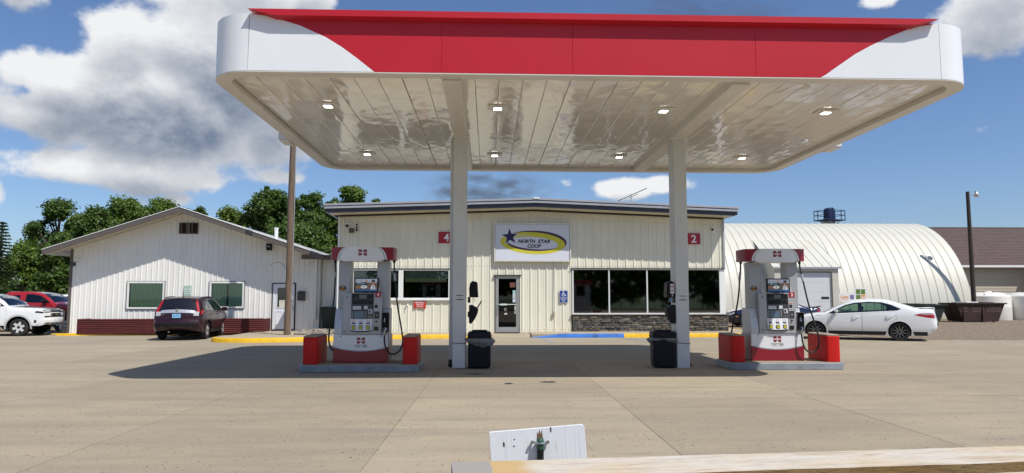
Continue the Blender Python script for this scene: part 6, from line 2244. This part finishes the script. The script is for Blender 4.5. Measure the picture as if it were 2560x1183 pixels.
# ================================================================== signs and fittings on the shop front
def on_shop(s, d, z):
    a = R(2.1)
    return (-6.46 + s * math.cos(a) - d * math.sin(a), 28.95 + s * math.sin(a) + d * math.cos(a), z)
SR = R(2.1)
# shop name board
nb = thing('name_board', 'large white shop sign with a purple star and yellow swoosh over the door', 'sign', on_shop(8.05, -.05, 3.875), SR)
HWs, HHs = 1.62, .815
frame_rect(-HWs, HWs, -HHs, HHs, .05, -.12, .0).build('frame', M('sign_frame', (.70, .69, .62), .4), nb, bevel=.006)
MB().box(-HWs + .05, HWs - .05, -.09, -.02, -HHs + .05, HHs - .05).build('face', M('sign_face_cool', (.66, .69, .76), .35, var=.03, vscale=1), nb)
frame_rect(-HWs + .052, HWs - .052, -HHs + .052, HHs - .052, .012, -.0935, -.088).build('liner', M('sign_liner', (.22, .23, .26), .4), nb)
y_p = M('print_yellow', (.60, .56, .045), .45)
p_p = M('print_plum', (.075, .03, .06), .45)
n_p = M('print_navy', (.025, .012, .085), .45)
SX, SZ = 2 * HWs / 1755, 2 * HHs / 890
def sp(u, v):
    return ((u - 1005) * SX, (602 - v) * SZ)
def ell(cu, cv, ru, rv, rot, a):
    ca, sa = math.cos(R(a)), math.sin(R(a))
    u, v = ru * ca, -rv * sa
    c, s = math.cos(R(-rot)), math.sin(R(-rot))
    return sp(cu + u * c - v * s, cv + u * s + v * c)
def crescent(fo, fi, a0, a1, n, y, m, name):
    o = [fo(a0 + (a1 - a0) * k / n) for k in range(n + 1)]
    i = [fi(a0 + (a1 - a0) * k / n) for k in range(n + 1)]
    vs = [(p[0], y, p[1]) for p in o] + [(p[0], y, p[1]) for p in i]
    MB().add(vs, [(n + 1 + k, k, k + 1, n + 2 + k) for k in range(n)]).build(name, m, nb)
E1 = lambda a: ell(1010, 622, 742, 252, -3.2, a)
E2 = lambda a: ell(1008, 640, 582, 163, -3.2, a)
crescent(E1, E2, -180, 180, 72, -.0925, y_p, 'yellow_swoosh')
tp = lambda a, a0, a1: math.sin(math.pi * max(0, min(1, (a - a0) / (a1 - a0)))) ** .6
crescent(lambda a: ell(1010 + 56 * tp(a, -22, 132), 622 - 42 * tp(a, -22, 132), 742, 252, -3.2, a), E1, -22, 132, 40, -.0931, p_p, 'plum_swoosh')
crescent(E2, lambda a: ell(1008 + 42 * tp(a, 172, 338), 640 - 40 * tp(a, 172, 338), 582, 163, -3.2, a), 172, 338, 40, -.0931, p_p, 'plum_swoosh')
crescent(lambda a: ell(1008, 640, 640, 215, -3.2, a), lambda a: ell(1008, 640, 640, 215 - 16 * tp(a, 95, 150), -3.2, a), 95, 150, 20, -.0934, M('sign_face_cool', (.66, .69, .76)), 'pale_streak')
star = []
for k in range(10):
    rr, a = (190 if k % 2 == 0 else 76), 90 + 4 - 36 * k
    star.append(sp(487 + rr * math.cos(R(a)), 475 - rr * math.sin(R(a))))
MB().add(*flat([(p[0] * 1.0, p[1]) for p in star], -.0945)).build('star', n_p, nb)
rim = [(sum(c for c, _ in star) / 10 + (p[0] - sum(c for c, _ in star) / 10) * 1.12, sum(c for _, c in star) / 10 + (p[1] - sum(c for _, c in star) / 10) * 1.12) for p in star]
MB().add(*flat(rim, -.0938)).build('star_halo', M('sign_face_cool', (.66, .69, .76)), nb)
a_, b_ = sp(1042, 580), sp(1045, 690)
lettering('NORTH', 400 * SX, 84 * SZ, black_print, nb, a_[0] - 168 * SX, -.0955, a_[1], shear=.24, bold=.036)
lettering('STAR', 285 * SX, 84 * SZ, black_print, nb, a_[0] + 225 * SX, -.0955, a_[1], shear=.24, bold=.036)
lettering('COOP', 312 * SX, 84 * SZ, black_print, nb, b_[0], -.0955, b_[1], shear=.24, bold=.036)
# pump numbers high on the wall
for (s0, num, lab, tx) in ((4.11, '4', 'red square sign with a white 4 left of the left canopy column', .33), (14.62, '2', 'red square sign with a white 2 right of the right canopy column', .36)):
    q = thing('number_sign', lab, 'sign', on_shop(s0, -.045, 3.83), SR, 'red pump number signs')
    w = .64
    MB().box(0, w, -.02, .0, 0, .47).build('face', red_print, q)
    lettering(num, .22, .33, white_print, q, tx, -.0215, .235, bold=.02)
# accessible parking sign
hc = thing('parking_sign', 'small blue accessible parking sign on the cream wall', 'sign', on_shop(9.36, -.045, 1.595), SR)
bl = M('sign_blue', (.012, .05, .27), .4)
MB().box(-.178, .178, -.012, .0, -.26, .26).build('face', bl, hc, bevel=.01)
frame_rect(-.172, .172, -.254, .254, .01, -.0135, -.0121).build('border', white_print, hc)
b = MB()
for vs, fs in (stroke(arc(-.005, .085, .062, 100, 370, 16), .022, -.0138), stroke([(-.012, .185), (-.006, .105), (.062, .105), (.085, .04), (.11, .055)], .022, -.0138), stroke([(-.01, .145), (.045, .145)], .018, -.0138)):
    b.add(vs, fs)
b.add(*flat([(-.016 + .022 * math.cos(R(a)), .215 + .022 * math.sin(R(a))) for a in range(0, 360, 30)], -.0138))
b.build('wheelchair_mark', white_print, hc)
for k, w_ in enumerate(('HANDICAPPED', 'PARKING', 'ONLY')):
    lettering(w_, (.29, .2, .12)[k], .05, white_print, hc, 0, -.0138, -.05 - k * .072, bold=.01)
# emergency shut off board, its lower edge notched
em = thing('shutoff_sign', 'red emergency shut off switch sign under the left shop window', 'sign', on_shop(3.365, -.045, 1.255), SR)
MB().prism([(-.25, -.16), (-.18, -.12), (.14, -.12), (.2, -.17), (.25, -.12), (.25, .16), (-.25, .16)], -.02, 0).build('face', M('sign_red', (.52, .035, .02), .45), em)
for k, w_ in enumerate(('EMERGENCY', 'SHUT OFF', 'SWITCH')):
    lettering(w_, (.40, .30, .26)[k], .06, white_print, em, 0, -.0215, .11 - k * .085, bold=.02)
fa = thing('wall_tap', 'small silver wall tap left of the red shut off sign', 'tap', on_shop(2.86, -.035, 1.28), SR)
MB().tube(smooth_path([(0, 0, 0), (0, -.07, .01), (0, -.1, -.04), (0, -.1, -.08)], 4), .018, 8).build('spout', alu, fa, smooth=True)
MB().lathe([(.0, .05), (.04, .045), (.04, .035), (.0, .03)], 10, 'z', (0, -.06, 0)).build('knob', alu, fa)
# conduit and outlet box right of the door
cd = thing('conduit', 'thin grey conduit running down to an outlet box right of the door', 'conduit', on_shop(8.95, -.04, 0), SR)
MB().tube([(.02, -.015, 3.03), (.02, -.02, 2.3), (0, -.02, 1.0)], .013, 6).build('pipe', alu, cd)
MB().box(-.045, .06, -.09, 0, .83, 1.0).build('outlet_box', M('outlet_cream', (.5, .46, .33), .5), cd, bevel=.012)
MB().tube([(.0, -.01, 3.0), (-.03, -.01, 3.06), (.0, -.01, 3.1)], .006, 5).build('cable_loop', dark_metal, cd)
# camera, floodlight and sensor near the left end, dome camera right
cm = thing('wall_camera', 'small white and black security camera high at the left end of the shop', 'camera', on_shop(.33, -.035, 4.53), SR)
MB().box(-.03, .03, -.12, 0, .04, .1).build('bracket', trim_white, cm)
MB().lathe([(0, -.2), (.05, -.18), (.055, -.05), (.03, -.02)], 12, 'y', (0, 0, -.01)).build('barrel', black_plastic, cm, smooth=True)
MB().box(-.14, .16, -.17, -.02, .06, .10).build('hood', trim_white, cm, bevel=.01)
fl = thing('wall_light', 'dark rusty floodlight below the camera at the left end of the shop', 'light', on_shop(.52, -.035, 4.33), SR)
MB().box(-.1, .1, -.14, -.02, -.09, .09).build('housing', M('rust_dark', (.07, .035, .02), .6, var=.3, vscale=12), fl, bevel=.01)
MB().box(-.08, .08, -.15, -.141, -.07, .07).build('lens', M('lens_brown', (.10, .06, .03), .2), fl)
sn = thing('motion_sensor', 'tiny black sensor on the upper left of the shop wall', 'sensor', on_shop(.72, -.035, 4.46), SR)
MB().lathe([(0, -.06), (.035, -.05), (.035, 0)], 10, 'y', (0, 0, .12)).build('eye', black_plastic, sn)
MB().box(-.02, .02, -.05, 0, -.12, .05).build('stem', black_plastic, sn)
MB().box(-.02, .06, -.09, 0, -.15, -.12).build('arm', black_plastic, sn)
dc = thing('dome_camera', 'small dome camera high at the right end of the shop', 'camera', on_shop(15.78, -.035, 4.48), SR)
MB().lathe([(.07, 0), (.07, -.06), (.055, -.08)], 14, 'y').build('base', trim_white, dc, smooth=True)
MB().lathe([(.052, -.08), (.045, -.12), (.02, -.14), (0, -.143)], 14, 'y', (0, 0, -.02)).build('dome', black_plastic, dc, smooth=True)
# TV aerial on the roof
an = thing('tv_aerial', 'tilted television aerial standing on the shop roof', 'aerial', on_shop(12.93, 3.0, 5.44), SR)
an.rotation_euler = (0, 0, SR)
MB().box(-.07, .05, -.05, .05, 0, .42).build('base_post', dark_metal, an)
MB().tube([(.06, 0, .2), (.10, 0, 1.0)], .03, 6).build('mast', alu, an)
dx, dz = math.cos(R(24)), math.sin(R(24))
P_ = lambda t: (.08 + t * dx, 0, .94 + t * dz)
MB().tube([P_(-.68), P_(.82)], .022, 6).build('boom', dark_metal, an)
MB().tube([(P_(-.12)[0], 0, P_(-.12)[2] - .09), (P_(.38)[0], 0, P_(.38)[2] - .09)], .012, 6).build('brace', dark_metal, an)
for k in range(9):
    t_ = -.66 + k * .18
    p = P_(t_)
    L_ = .55 - .03 * k
    MB().tube([(p[0], -L_, p[2]), (p[0], L_, p[2])], .006, 4).build('element', alu, an)
MB().tube([P_(-.25), (P_(-.25)[0] - .1, 0, P_(-.25)[2] - .42)], .006, 4).build('lead', alu, an)
MB().box(.08, .17, -.04, .04, .52, .62).build('rotor', alu, an)

# ================================================================== round the office
def on_off(s, d, z):
    a = R(1.5)
    return (-19.3 + s * math.cos(a) - d * math.sin(a), 30.1 + s * math.sin(a) + d * math.cos(a), z)
OR = R(1.5)
log_m = M('log_red', (.10, .014, .014), .65, var=.25, vscale=4, stretch=(.5, 4, 4), bump=.6, bscale=20)
pb = thing('log_planter', 'long planter box of dark red painted logs along the office wall', 'planter', on_off(2.12, -.92, .05), OR)
nr = 8
lm_ = None
XL = 7.55
for r_ in range(nr):
    z = .045 + r_ * .078
    for k in range(4):
        xa = XL * k / 4 + (.0 if r_ % 2 == 0 else .3 * (0 < k))
        xb = XL * (k + 1) / 4 + (.0 if r_ % 2 == 0 else .3 * (k < 3))
        MB().tube([(xa + .004, 0, z + r_ * .008 * 0), (xb - .004, 0, z)], .041, 8).build('log', log_m, pb, loc=(0, 0, .006 * k), smooth=True, angle=40)
    for xe in (.03, XL - .03):
        MB().tube([(xe, .04, z), (xe, .9, z)], .041, 8).build('end_log', log_m, pb, smooth=True, angle=40)
MB().box(.08, XL - .08, .05, .88, .0, .56).build('soil', M('soil', (.05, .038, .028), .95, var=.4, vscale=9), pb)
pt = thing('plant_pot', 'small grey pot with a bare stick at the left office corner', 'plant pot', on_off(1.36, -.55, .06), OR)
MB().lathe([(.10, 0), (.13, .18), (.15, .18), (.15, .22), (.12, .22), (.11, .17)], 14).build('pot', M('pot_grey', (.05, .05, .055), .7), pt, smooth=True, angle=40)
MB().tube([(0, 0, .1), (.01, 0, .95)], .03, 8).build('stick', M('stick_dark', (.05, .04, .035), .8), pt)
ml = thing('mail_box', 'dark grey mailbox on the wall right of the white office door', 'mailbox', on_off(10.98, -.03, 1.42), OR)
MB().prism([(0, 0), (-.16, .03), (-.18, .30), (-.12, .40), (0, .42)], -.15, .15, ax='yz').build('box', M('mail_grey', (.05, .052, .057), .45), ml, bevel=.01)
MB().box(-.155, .155, -.19, -.165, .27, .34).build('flap', M('mail_grey', (.05, .052, .057)), ml, bevel=.006)
wl2 = thing('wall_light', 'black boxy wall light under the right slope of the office gable', 'light', on_off(9.55, -.03, 3.60), OR)
MB().prism([(0, 0), (-.12, .0), (-.17, .08), (-.17, .28), (0, .28)], -.11, .11, ax='yz').build('housing', black_plastic, wl2, bevel=.012)
MB().box(-.06, .06, -.176, -.1705, .12, .18).build('lens', M('lens_pale', (.35, .36, .36), .3), wl2)
ps = thing('customer_sign', 'pale green customer parking sign between the office windows', 'sign', on_off(6.16, -.05, 1.85), OR)
MB().box(-.155, .155, -.012, 0, -.225, .225).build('face', M('sign_pale_green', (.60, .70, .64), .5), ps, bevel=.008)
gp_ = M('sign_green_ink', (.06, .22, .16), .5)
frame_rect(-.15, .15, -.22, .22, .012, -.0135, -.0122).build('border', gp_, ps)
for k, w_ in enumerate(('CUSTOMER', 'AND', 'VISITOR', 'PARKING')):
    lettering(w_, (.23, .09, .19, .2)[k], .045, gp_, ps, 0, -.0138, .155 - k * .078, bold=.01)
b = MB()
for vs, fs in (stroke([(-.09, -.16), (.09, -.16)], .016, -.0138), stroke([(-.06, -.135), (-.095, -.16), (-.06, -.185)], .014, -.0138), stroke([(.06, -.135), (.095, -.16), (.06, -.185)], .014, -.0138)):
    b.add(vs, fs)
b.build('arrow', gp_, ps)
oc = thing('wall_camera', 'white security camera at the upper left corner of the office', 'camera', on_off(1.55, -.03, 3.12), OR)
MB().tube([(-.2, 0, -.1), (-.15, -.08, -.02), (.0, -.12, .05)], .018, 6).build('arm', trim_white, oc)
MB().lathe([(0, -.2), (.05, -.18), (.055, -.06), (.03, -.02)], 12, 'y', (.03, 0, .06)).build('barrel', trim_white, oc, smooth=True)
MB().box(-.32, -.12, -.08, 0, -.22, -.06).build('junction_box', M('mail_grey', (.05, .052, .057)), oc)
vp = thing('roof_vent', 'short white vent pipe on the far slope of the office roof', 'vent pipe', on_off(8.95, 3.0, 4.3), OR)
MB().lathe([(.09, 0), (.09, .50), (.11, .52), (.11, .58), (0, .59)], 12).build('pipe', trim_white, vp, smooth=True, angle=40)
# wheelie bin in the corner between office and shop
wb = thing('waste_cart', 'dark green waste cart in the corner between office and shop', 'waste bin', (-7.0, 30.15, .135), R(4))
gb = M('cart_green', (.014, .028, .022), .5, var=.15, vscale=3)
MB().add([(-.3, -.3, .1), (.3, -.3, .1), (.3, .3, .1), (-.3, .3, .1), (-.4, -.38, .95), (.4, -.38, .95), (.4, .4, .95), (-.4, .4, .95)],
         [(0, 3, 2, 1), (0, 1, 5, 4), (1, 2, 6, 5), (2, 3, 7, 6), (3, 0, 4, 7)]).build('body', gb, wb, bevel=.03, seg=2)
MB().prism([(-.42, .951), (.42, .951), (.40, 1.0), (-.36, 1.03), (-.42, .99)], -.42, .42).build('lid', gb, wb, bevel=.015)
for s in (-1, 1):
    MB().lathe([(.12, -.03), (.12, .03)], 12, 'x', (s * .33, .3, .12)).build('wheel', rubber, wb)
# bed of river stones behind the kerb
rk = np.random.default_rng(9)
rb_ = MB()
ico = [(0, 0, 1), (.89, 0, .45), (.28, .85, .45), (-.72, .53, .45), (-.72, -.53, .45), (.28, -.85, .45)]
for k in range(900):
    x, y = -7.75 + 1.5 * rk.random(), 26.95 + 3.6 * rk.random()
    if y < 26.9 + max(0, (-7.3 - x)) * .5 or (x < -7.7 and abs(y - 27.1) < .3):
        continue
    r = .03 + .045 * rk.random()
    z = .135 + .04 * rk.random() + .09 * math.exp(-((x + 7.0) ** 2 + (y - 28.6) ** 2) * .8)
    a = rk.random() * 6.28
    sx, sy, sz = r * (1 + .5 * rk.random()), r * (.8 + .3 * rk.random()), r * .7
    v = []
    for p in ico + [(p[0], p[1], -.3) for p in ico[1:]]:
        v.append((x + (p[0] * sx) * math.cos(a) - p[1] * sy * math.sin(a), y + p[0] * sx * math.sin(a) + p[1] * sy * math.cos(a), z + p[2] * sz))
    rb_.add(v, [(0, 1 + i, 1 + (i + 1) % 5) for i in range(5)] + [(1 + i, 6 + i, 6 + (i + 1) % 5, 1 + (i + 1) % 5) for i in range(5)])
stuff(rb_.build('river_stones', M('river_stone', (.24, .21, .175), .9, var=.3, vscale=4, island=.4), None))

# ================================================================== foreground: planks and the back of a board
wood_m = bpy.data.materials.new('sawn_wood')
def wood_nodes(m, light, darkc, grain, axis_scale):
    m.use_nodes = True
    nt = m.node_tree
    b = nt.nodes['Principled BSDF']
    b.inputs['Roughness'].default_value = .85
    b.inputs['Specular IOR Level'].default_value = .2
    tc = N(nt, 'ShaderNodeTexCoord')
    mp = N(nt, 'ShaderNodeMapping')
    mp.inputs['Scale'].default_value = axis_scale
    nt.links.new(tc.outputs['Object'], mp.inputs[0])
    n1 = N(nt, 'ShaderNodeTexNoise', i_Scale=3.0, i_Detail=8.0, i_Roughness=.68, i_Distortion=1.1)
    nt.links.new(mp.outputs[0], n1.inputs['Vector'])
    n2 = N(nt, 'ShaderNodeTexNoise', i_Scale=14.0, i_Detail=5.0, i_Roughness=.7)
    nt.links.new(mp.outputs[0], n2.inputs['Vector'])
    mp3 = N(nt, 'ShaderNodeMapping')
    mp3.inputs['Scale'].default_value = (1.4, 3, 1)
    nt.links.new(tc.outputs['Object'], mp3.inputs[0])
    n3 = N(nt, 'ShaderNodeTexNoise', i_Scale=1.6, i_Detail=5.0)
    nt.links.new(mp3.outputs[0], n3.inputs['Vector'])
    c = mix_n(nt, smooth_n(nt, n3.outputs[0], .35, .7), light, tuple(x * y for x, y in zip(light, (.96, .86, .70))))
    c = mix_n(nt, smooth_n(nt, n1.outputs[0], .48, .62, 0, .85), c, darkc)
    c = mix_n(nt, smooth_n(nt, n2.outputs[0], .54, .66, 0, .75), c, grain)
    return nt, b, c, tc, n2
nt, b, c, tc, n2 = wood_nodes(wood_m, (.60, .555, .48), (.40, .33, .25), (.24, .18, .125), (.8, 16, 16))
# weathered grey end and a yellow tan patch at the left end of the plank
sep = N(nt, 'ShaderNodeSeparateXYZ')
nt.links.new(tc.outputs['Object'], sep.inputs[0])
nz = N(nt, 'ShaderNodeTexNoise', i_Scale=6.0)
nt.links.new(tc.outputs['Object'], nz.inputs['Vector'])
xx = math_n(nt, 'ADD', sep.outputs[0], math_n(nt, 'MULTIPLY', math_n(nt, 'SUBTRACT', nz.outputs[0], .5), .10))
c = mix_n(nt, smooth_n(nt, xx, .30, .42, .8, 0), c, (.50, .33, .12))
c = mix_n(nt, smooth_n(nt, xx, .175, .185, .92, 0), c, (.30, .295, .285))
nt.links.new(c, b.inputs['Base Color'])
bp = N(nt, 'ShaderNodeBump', i_Strength=.4, i_Distance=.004)
nt.links.new(n2.outputs[0], bp.inputs['Height'])
nt.links.new(bp.outputs[0], b.inputs['Normal'])
rough_m = bpy.data.materials.new('rough_sawn_edge')
nt, b, c, tc, n2 = wood_nodes(rough_m, (.36, .25, .12), (.20, .13, .06), (.10, .065, .03), (2.0, 26, 26))
nt.links.new(c, b.inputs['Base Color'])
bp = N(nt, 'ShaderNodeBump', i_Strength=1.0, i_Distance=.02)
nt.links.new(n2.outputs[0], bp.inputs['Height'])
nt.links.new(bp.outputs[0], b.inputs['Normal'])

ang = math.atan2(3.79 - 3.48, 2.88 + .21)
pk = thing('plank_bench', 'long pale sawn planks stacked across the front right of the photo', 'planks', (-.21, 3.48, 0), ang)
def plank(x0, x1, ya, yb, za, zb, name='plank', slope=0.0):
    b = MB()
    rn = random.Random(int(za * 100))
    n = 40
    vs, fs, mi = [], [], []
    for k in range(n + 1):
        x = x0 + (x1 - x0) * k / n
        w = .004 * math.sin(k * 1.1 + za * 9) + rn.uniform(-.002, .002)
        for (y, z) in ((ya + slope * x + w, za), (ya + slope * x + w + .002, zb), (yb, zb), (yb, za)):
            vs.append((x, y, z + (rn.uniform(-.0012, .0012) if z == zb else 0)))
    for k in range(n):
        o = 4 * k
        fs += [(o, o + 4, o + 5, o + 1), (o + 1, o + 5, o + 6, o + 2), (o + 2, o + 6, o + 7, o + 3), (o + 3, o + 7, o + 4, o)]
        mi += [1, 0, 0, 0]
    fs += [(0, 1, 2, 3), (4 * n + 3, 4 * n + 2, 4 * n + 1, 4 * n)]
    mi += [0, 0]
    b.v, b.f, b.m = vs, fs, mi
    return b.build(name, [wood_m, rough_m], pk)
plank(0, 4.6, -.34, 0, .705, .75, slope=.0)
plank(.12, 4.6, -.46, -.03, .645, .703)
plank(.05, 4.6, -.44, -.02, .59, .643)
for x in (.5, 2.3, 4.2):
    MB().box(x, x + .14, -.36, -.06, 0, .588).build('support', wood_m, pk, bevel=.006)

bdm = bpy.data.materials.new('board_white_paint')
bdm.use_nodes = True
nt = bdm.node_tree
b = nt.nodes['Principled BSDF']
tc = N(nt, 'ShaderNodeTexCoord')
mp = N(nt, 'ShaderNodeMapping')
mp.inputs['Scale'].default_value = (34, 34, 1.6)
nt.links.new(tc.outputs['Object'], mp.inputs[0])
n = N(nt, 'ShaderNodeTexNoise', i_Scale=1.4, i_Detail=6.0, i_Roughness=.65, i_Distortion=.8)
nt.links.new(mp.outputs[0], n.inputs['Vector'])
c = mix_n(nt, smooth_n(nt, n.outputs[0], .58, .70, 0, .55), (.74, .76, .80), (.50, .52, .56))
n4 = N(nt, 'ShaderNodeTexNoise', i_Scale=16.0, i_Detail=5.0, i_Roughness=.7)
nt.links.new(tc.outputs['Object'], n4.inputs['Vector'])
c = mix_n(nt, smooth_n(nt, n4.outputs[0], .70, .74, 0, .9), c, (.34, .29, .24))
nt.links.new(c, b.inputs['Base Color'])
b.inputs['Roughness'].default_value = .55
bp = N(nt, 'ShaderNodeBump', i_Strength=.6, i_Distance=.004)
nt.links.new(n.outputs[0], bp.inputs['Height'])
nt.links.new(bp.outputs[0], b.inputs['Normal'])
bs = thing('sign_back', 'bare back of a tilted white painted board clamped to a dark pipe', 'sign', (.265, 4.3, 0))
tl = R(-4.4)
bd = MB().prism([(-.29, -.34), (.29, -.34), (.29, .09), (.285, .105), (.272, .11), (-.29, .11)], 0, .018).build('board', bdm, bs, loc=(0, 0, .652), rot=(0, tl, 0), bevel=.002)
rag = [(-.02, .03), (.022, .03), (.016, .06), (.010, .10), (.003, .075), (-.004, .104), (-.010, .07), (-.017, .09)]
MB().add(*flat(rag, -.0015)).build('bare_wood', M('bare_wood', (.17, .095, .055), .9, var=.4, vscale=40), bs, loc=(.012, 0, .652))
for (x, z, w, h) in ((-.205, .03, .005, .013), (.085, .095, .004, .014), (-.14, .055, .004, .003), (-.145, .015, .005, .003)):
    MB().box(x - w, x + w, -.0018, .0, z - h, z + h).build('paint_chip', M('chip_dark', (.06, .055, .05), .9), bd)
green_cap = M('cap_green', (.03, .085, .06), .5)
MB().tube([(.012, -.032, .0), (.012, -.032, .655)], .0205, 14).build('pipe', black_plastic, bs, smooth=True, angle=40)
MB().lathe([(.022, .645), (.024, .655), (.024, .682), (.021, .70), (.016, .708), (0, .71)], 14, 'z', (.012, -.032, 0)).build('pipe_cap', green_cap, bs, smooth=True, angle=40)
cl = MB()
cl.tube(smooth_path([(-.038, -.006, .682), (-.018, -.03, .682), (.0, -.056, .682), (.012, -.06, .682), (.026, -.056, .682), (.042, -.03, .682), (.058, -.006, .682)], 4), .006, 8)
cm_ = cl.build('clamp', steel, bs, smooth=True)
for sx in (-.036, .058):
    MB().lathe([(.0, -.032), (.010, -.032), (.011, -.018), (.006, -.017), (.006, .0)], 6, 'y', (sx, 0, .684)).build('bolt', steel, cm_)

# ------------------------------------------------------------------ drifting smoke beyond the shop
def smoke(name_loc, size, dens, seed):
    m = bpy.data.materials.new('smoke_volume')
    m.use_nodes = True
    nt = m.node_tree
    nt.nodes.clear()
    v = N(nt, 'ShaderNodeVolumePrincipled')
    v.inputs['Color'].default_value = (.22, .21, .21, 1)
    tc = N(nt, 'ShaderNodeTexCoord')
    ln = N(nt, 'ShaderNodeVectorMath', operation='LENGTH')
    nt.links.new(tc.outputs['Object'], ln.inputs[0])
    n = N(nt, 'ShaderNodeTexNoise', i_Scale=2.6, i_Detail=4.0, i_Roughness=.6)
    mp = N(nt, 'ShaderNodeMapping')
    mp.inputs['Location'].default_value = (seed, seed * .7, 0)
    mp.inputs['Scale'].default_value = (1.4, 1, 1)
    nt.links.new(tc.outputs['Object'], mp.inputs[0])
    nt.links.new(mp.outputs[0], n.inputs['Vector'])
    fall = smooth_n(nt, ln.outputs['Value'], .25, .98, 1.0, 0.0)
    k = math_n(nt, 'MULTIPLY', math_n(nt, 'MULTIPLY', fall, smooth_n(nt, n.outputs[0], .42, .68)), dens)
    nt.links.new(k, v.inputs['Density'])
    o = N(nt, 'ShaderNodeOutputMaterial')
    nt.links.new(v.outputs[0], o.inputs['Volume'])
    bm = bmesh.new()
    bmesh.ops.create_icosphere(bm, subdivisions=2, radius=1)
    me = bpy.data.meshes.new('smoke')
    bm.to_mesh(me)
    bm.free()
    me.materials.append(m)
    ob = bpy.data.objects.new('smoke', me)
    COL.objects.link(ob)
    ob.location = name_loc
    ob.scale = size
    stuff(ob)
    ob['label'] = 'thin dark smoke drifting in the sky behind the shop roof'
smoke((-1.0, 75, 13.2), (9.0, 3.0, 2.8), .75, 2.0)
smoke((24, 78, 34.0), (15.0, 3.0, 3.6), .35, 5.0)
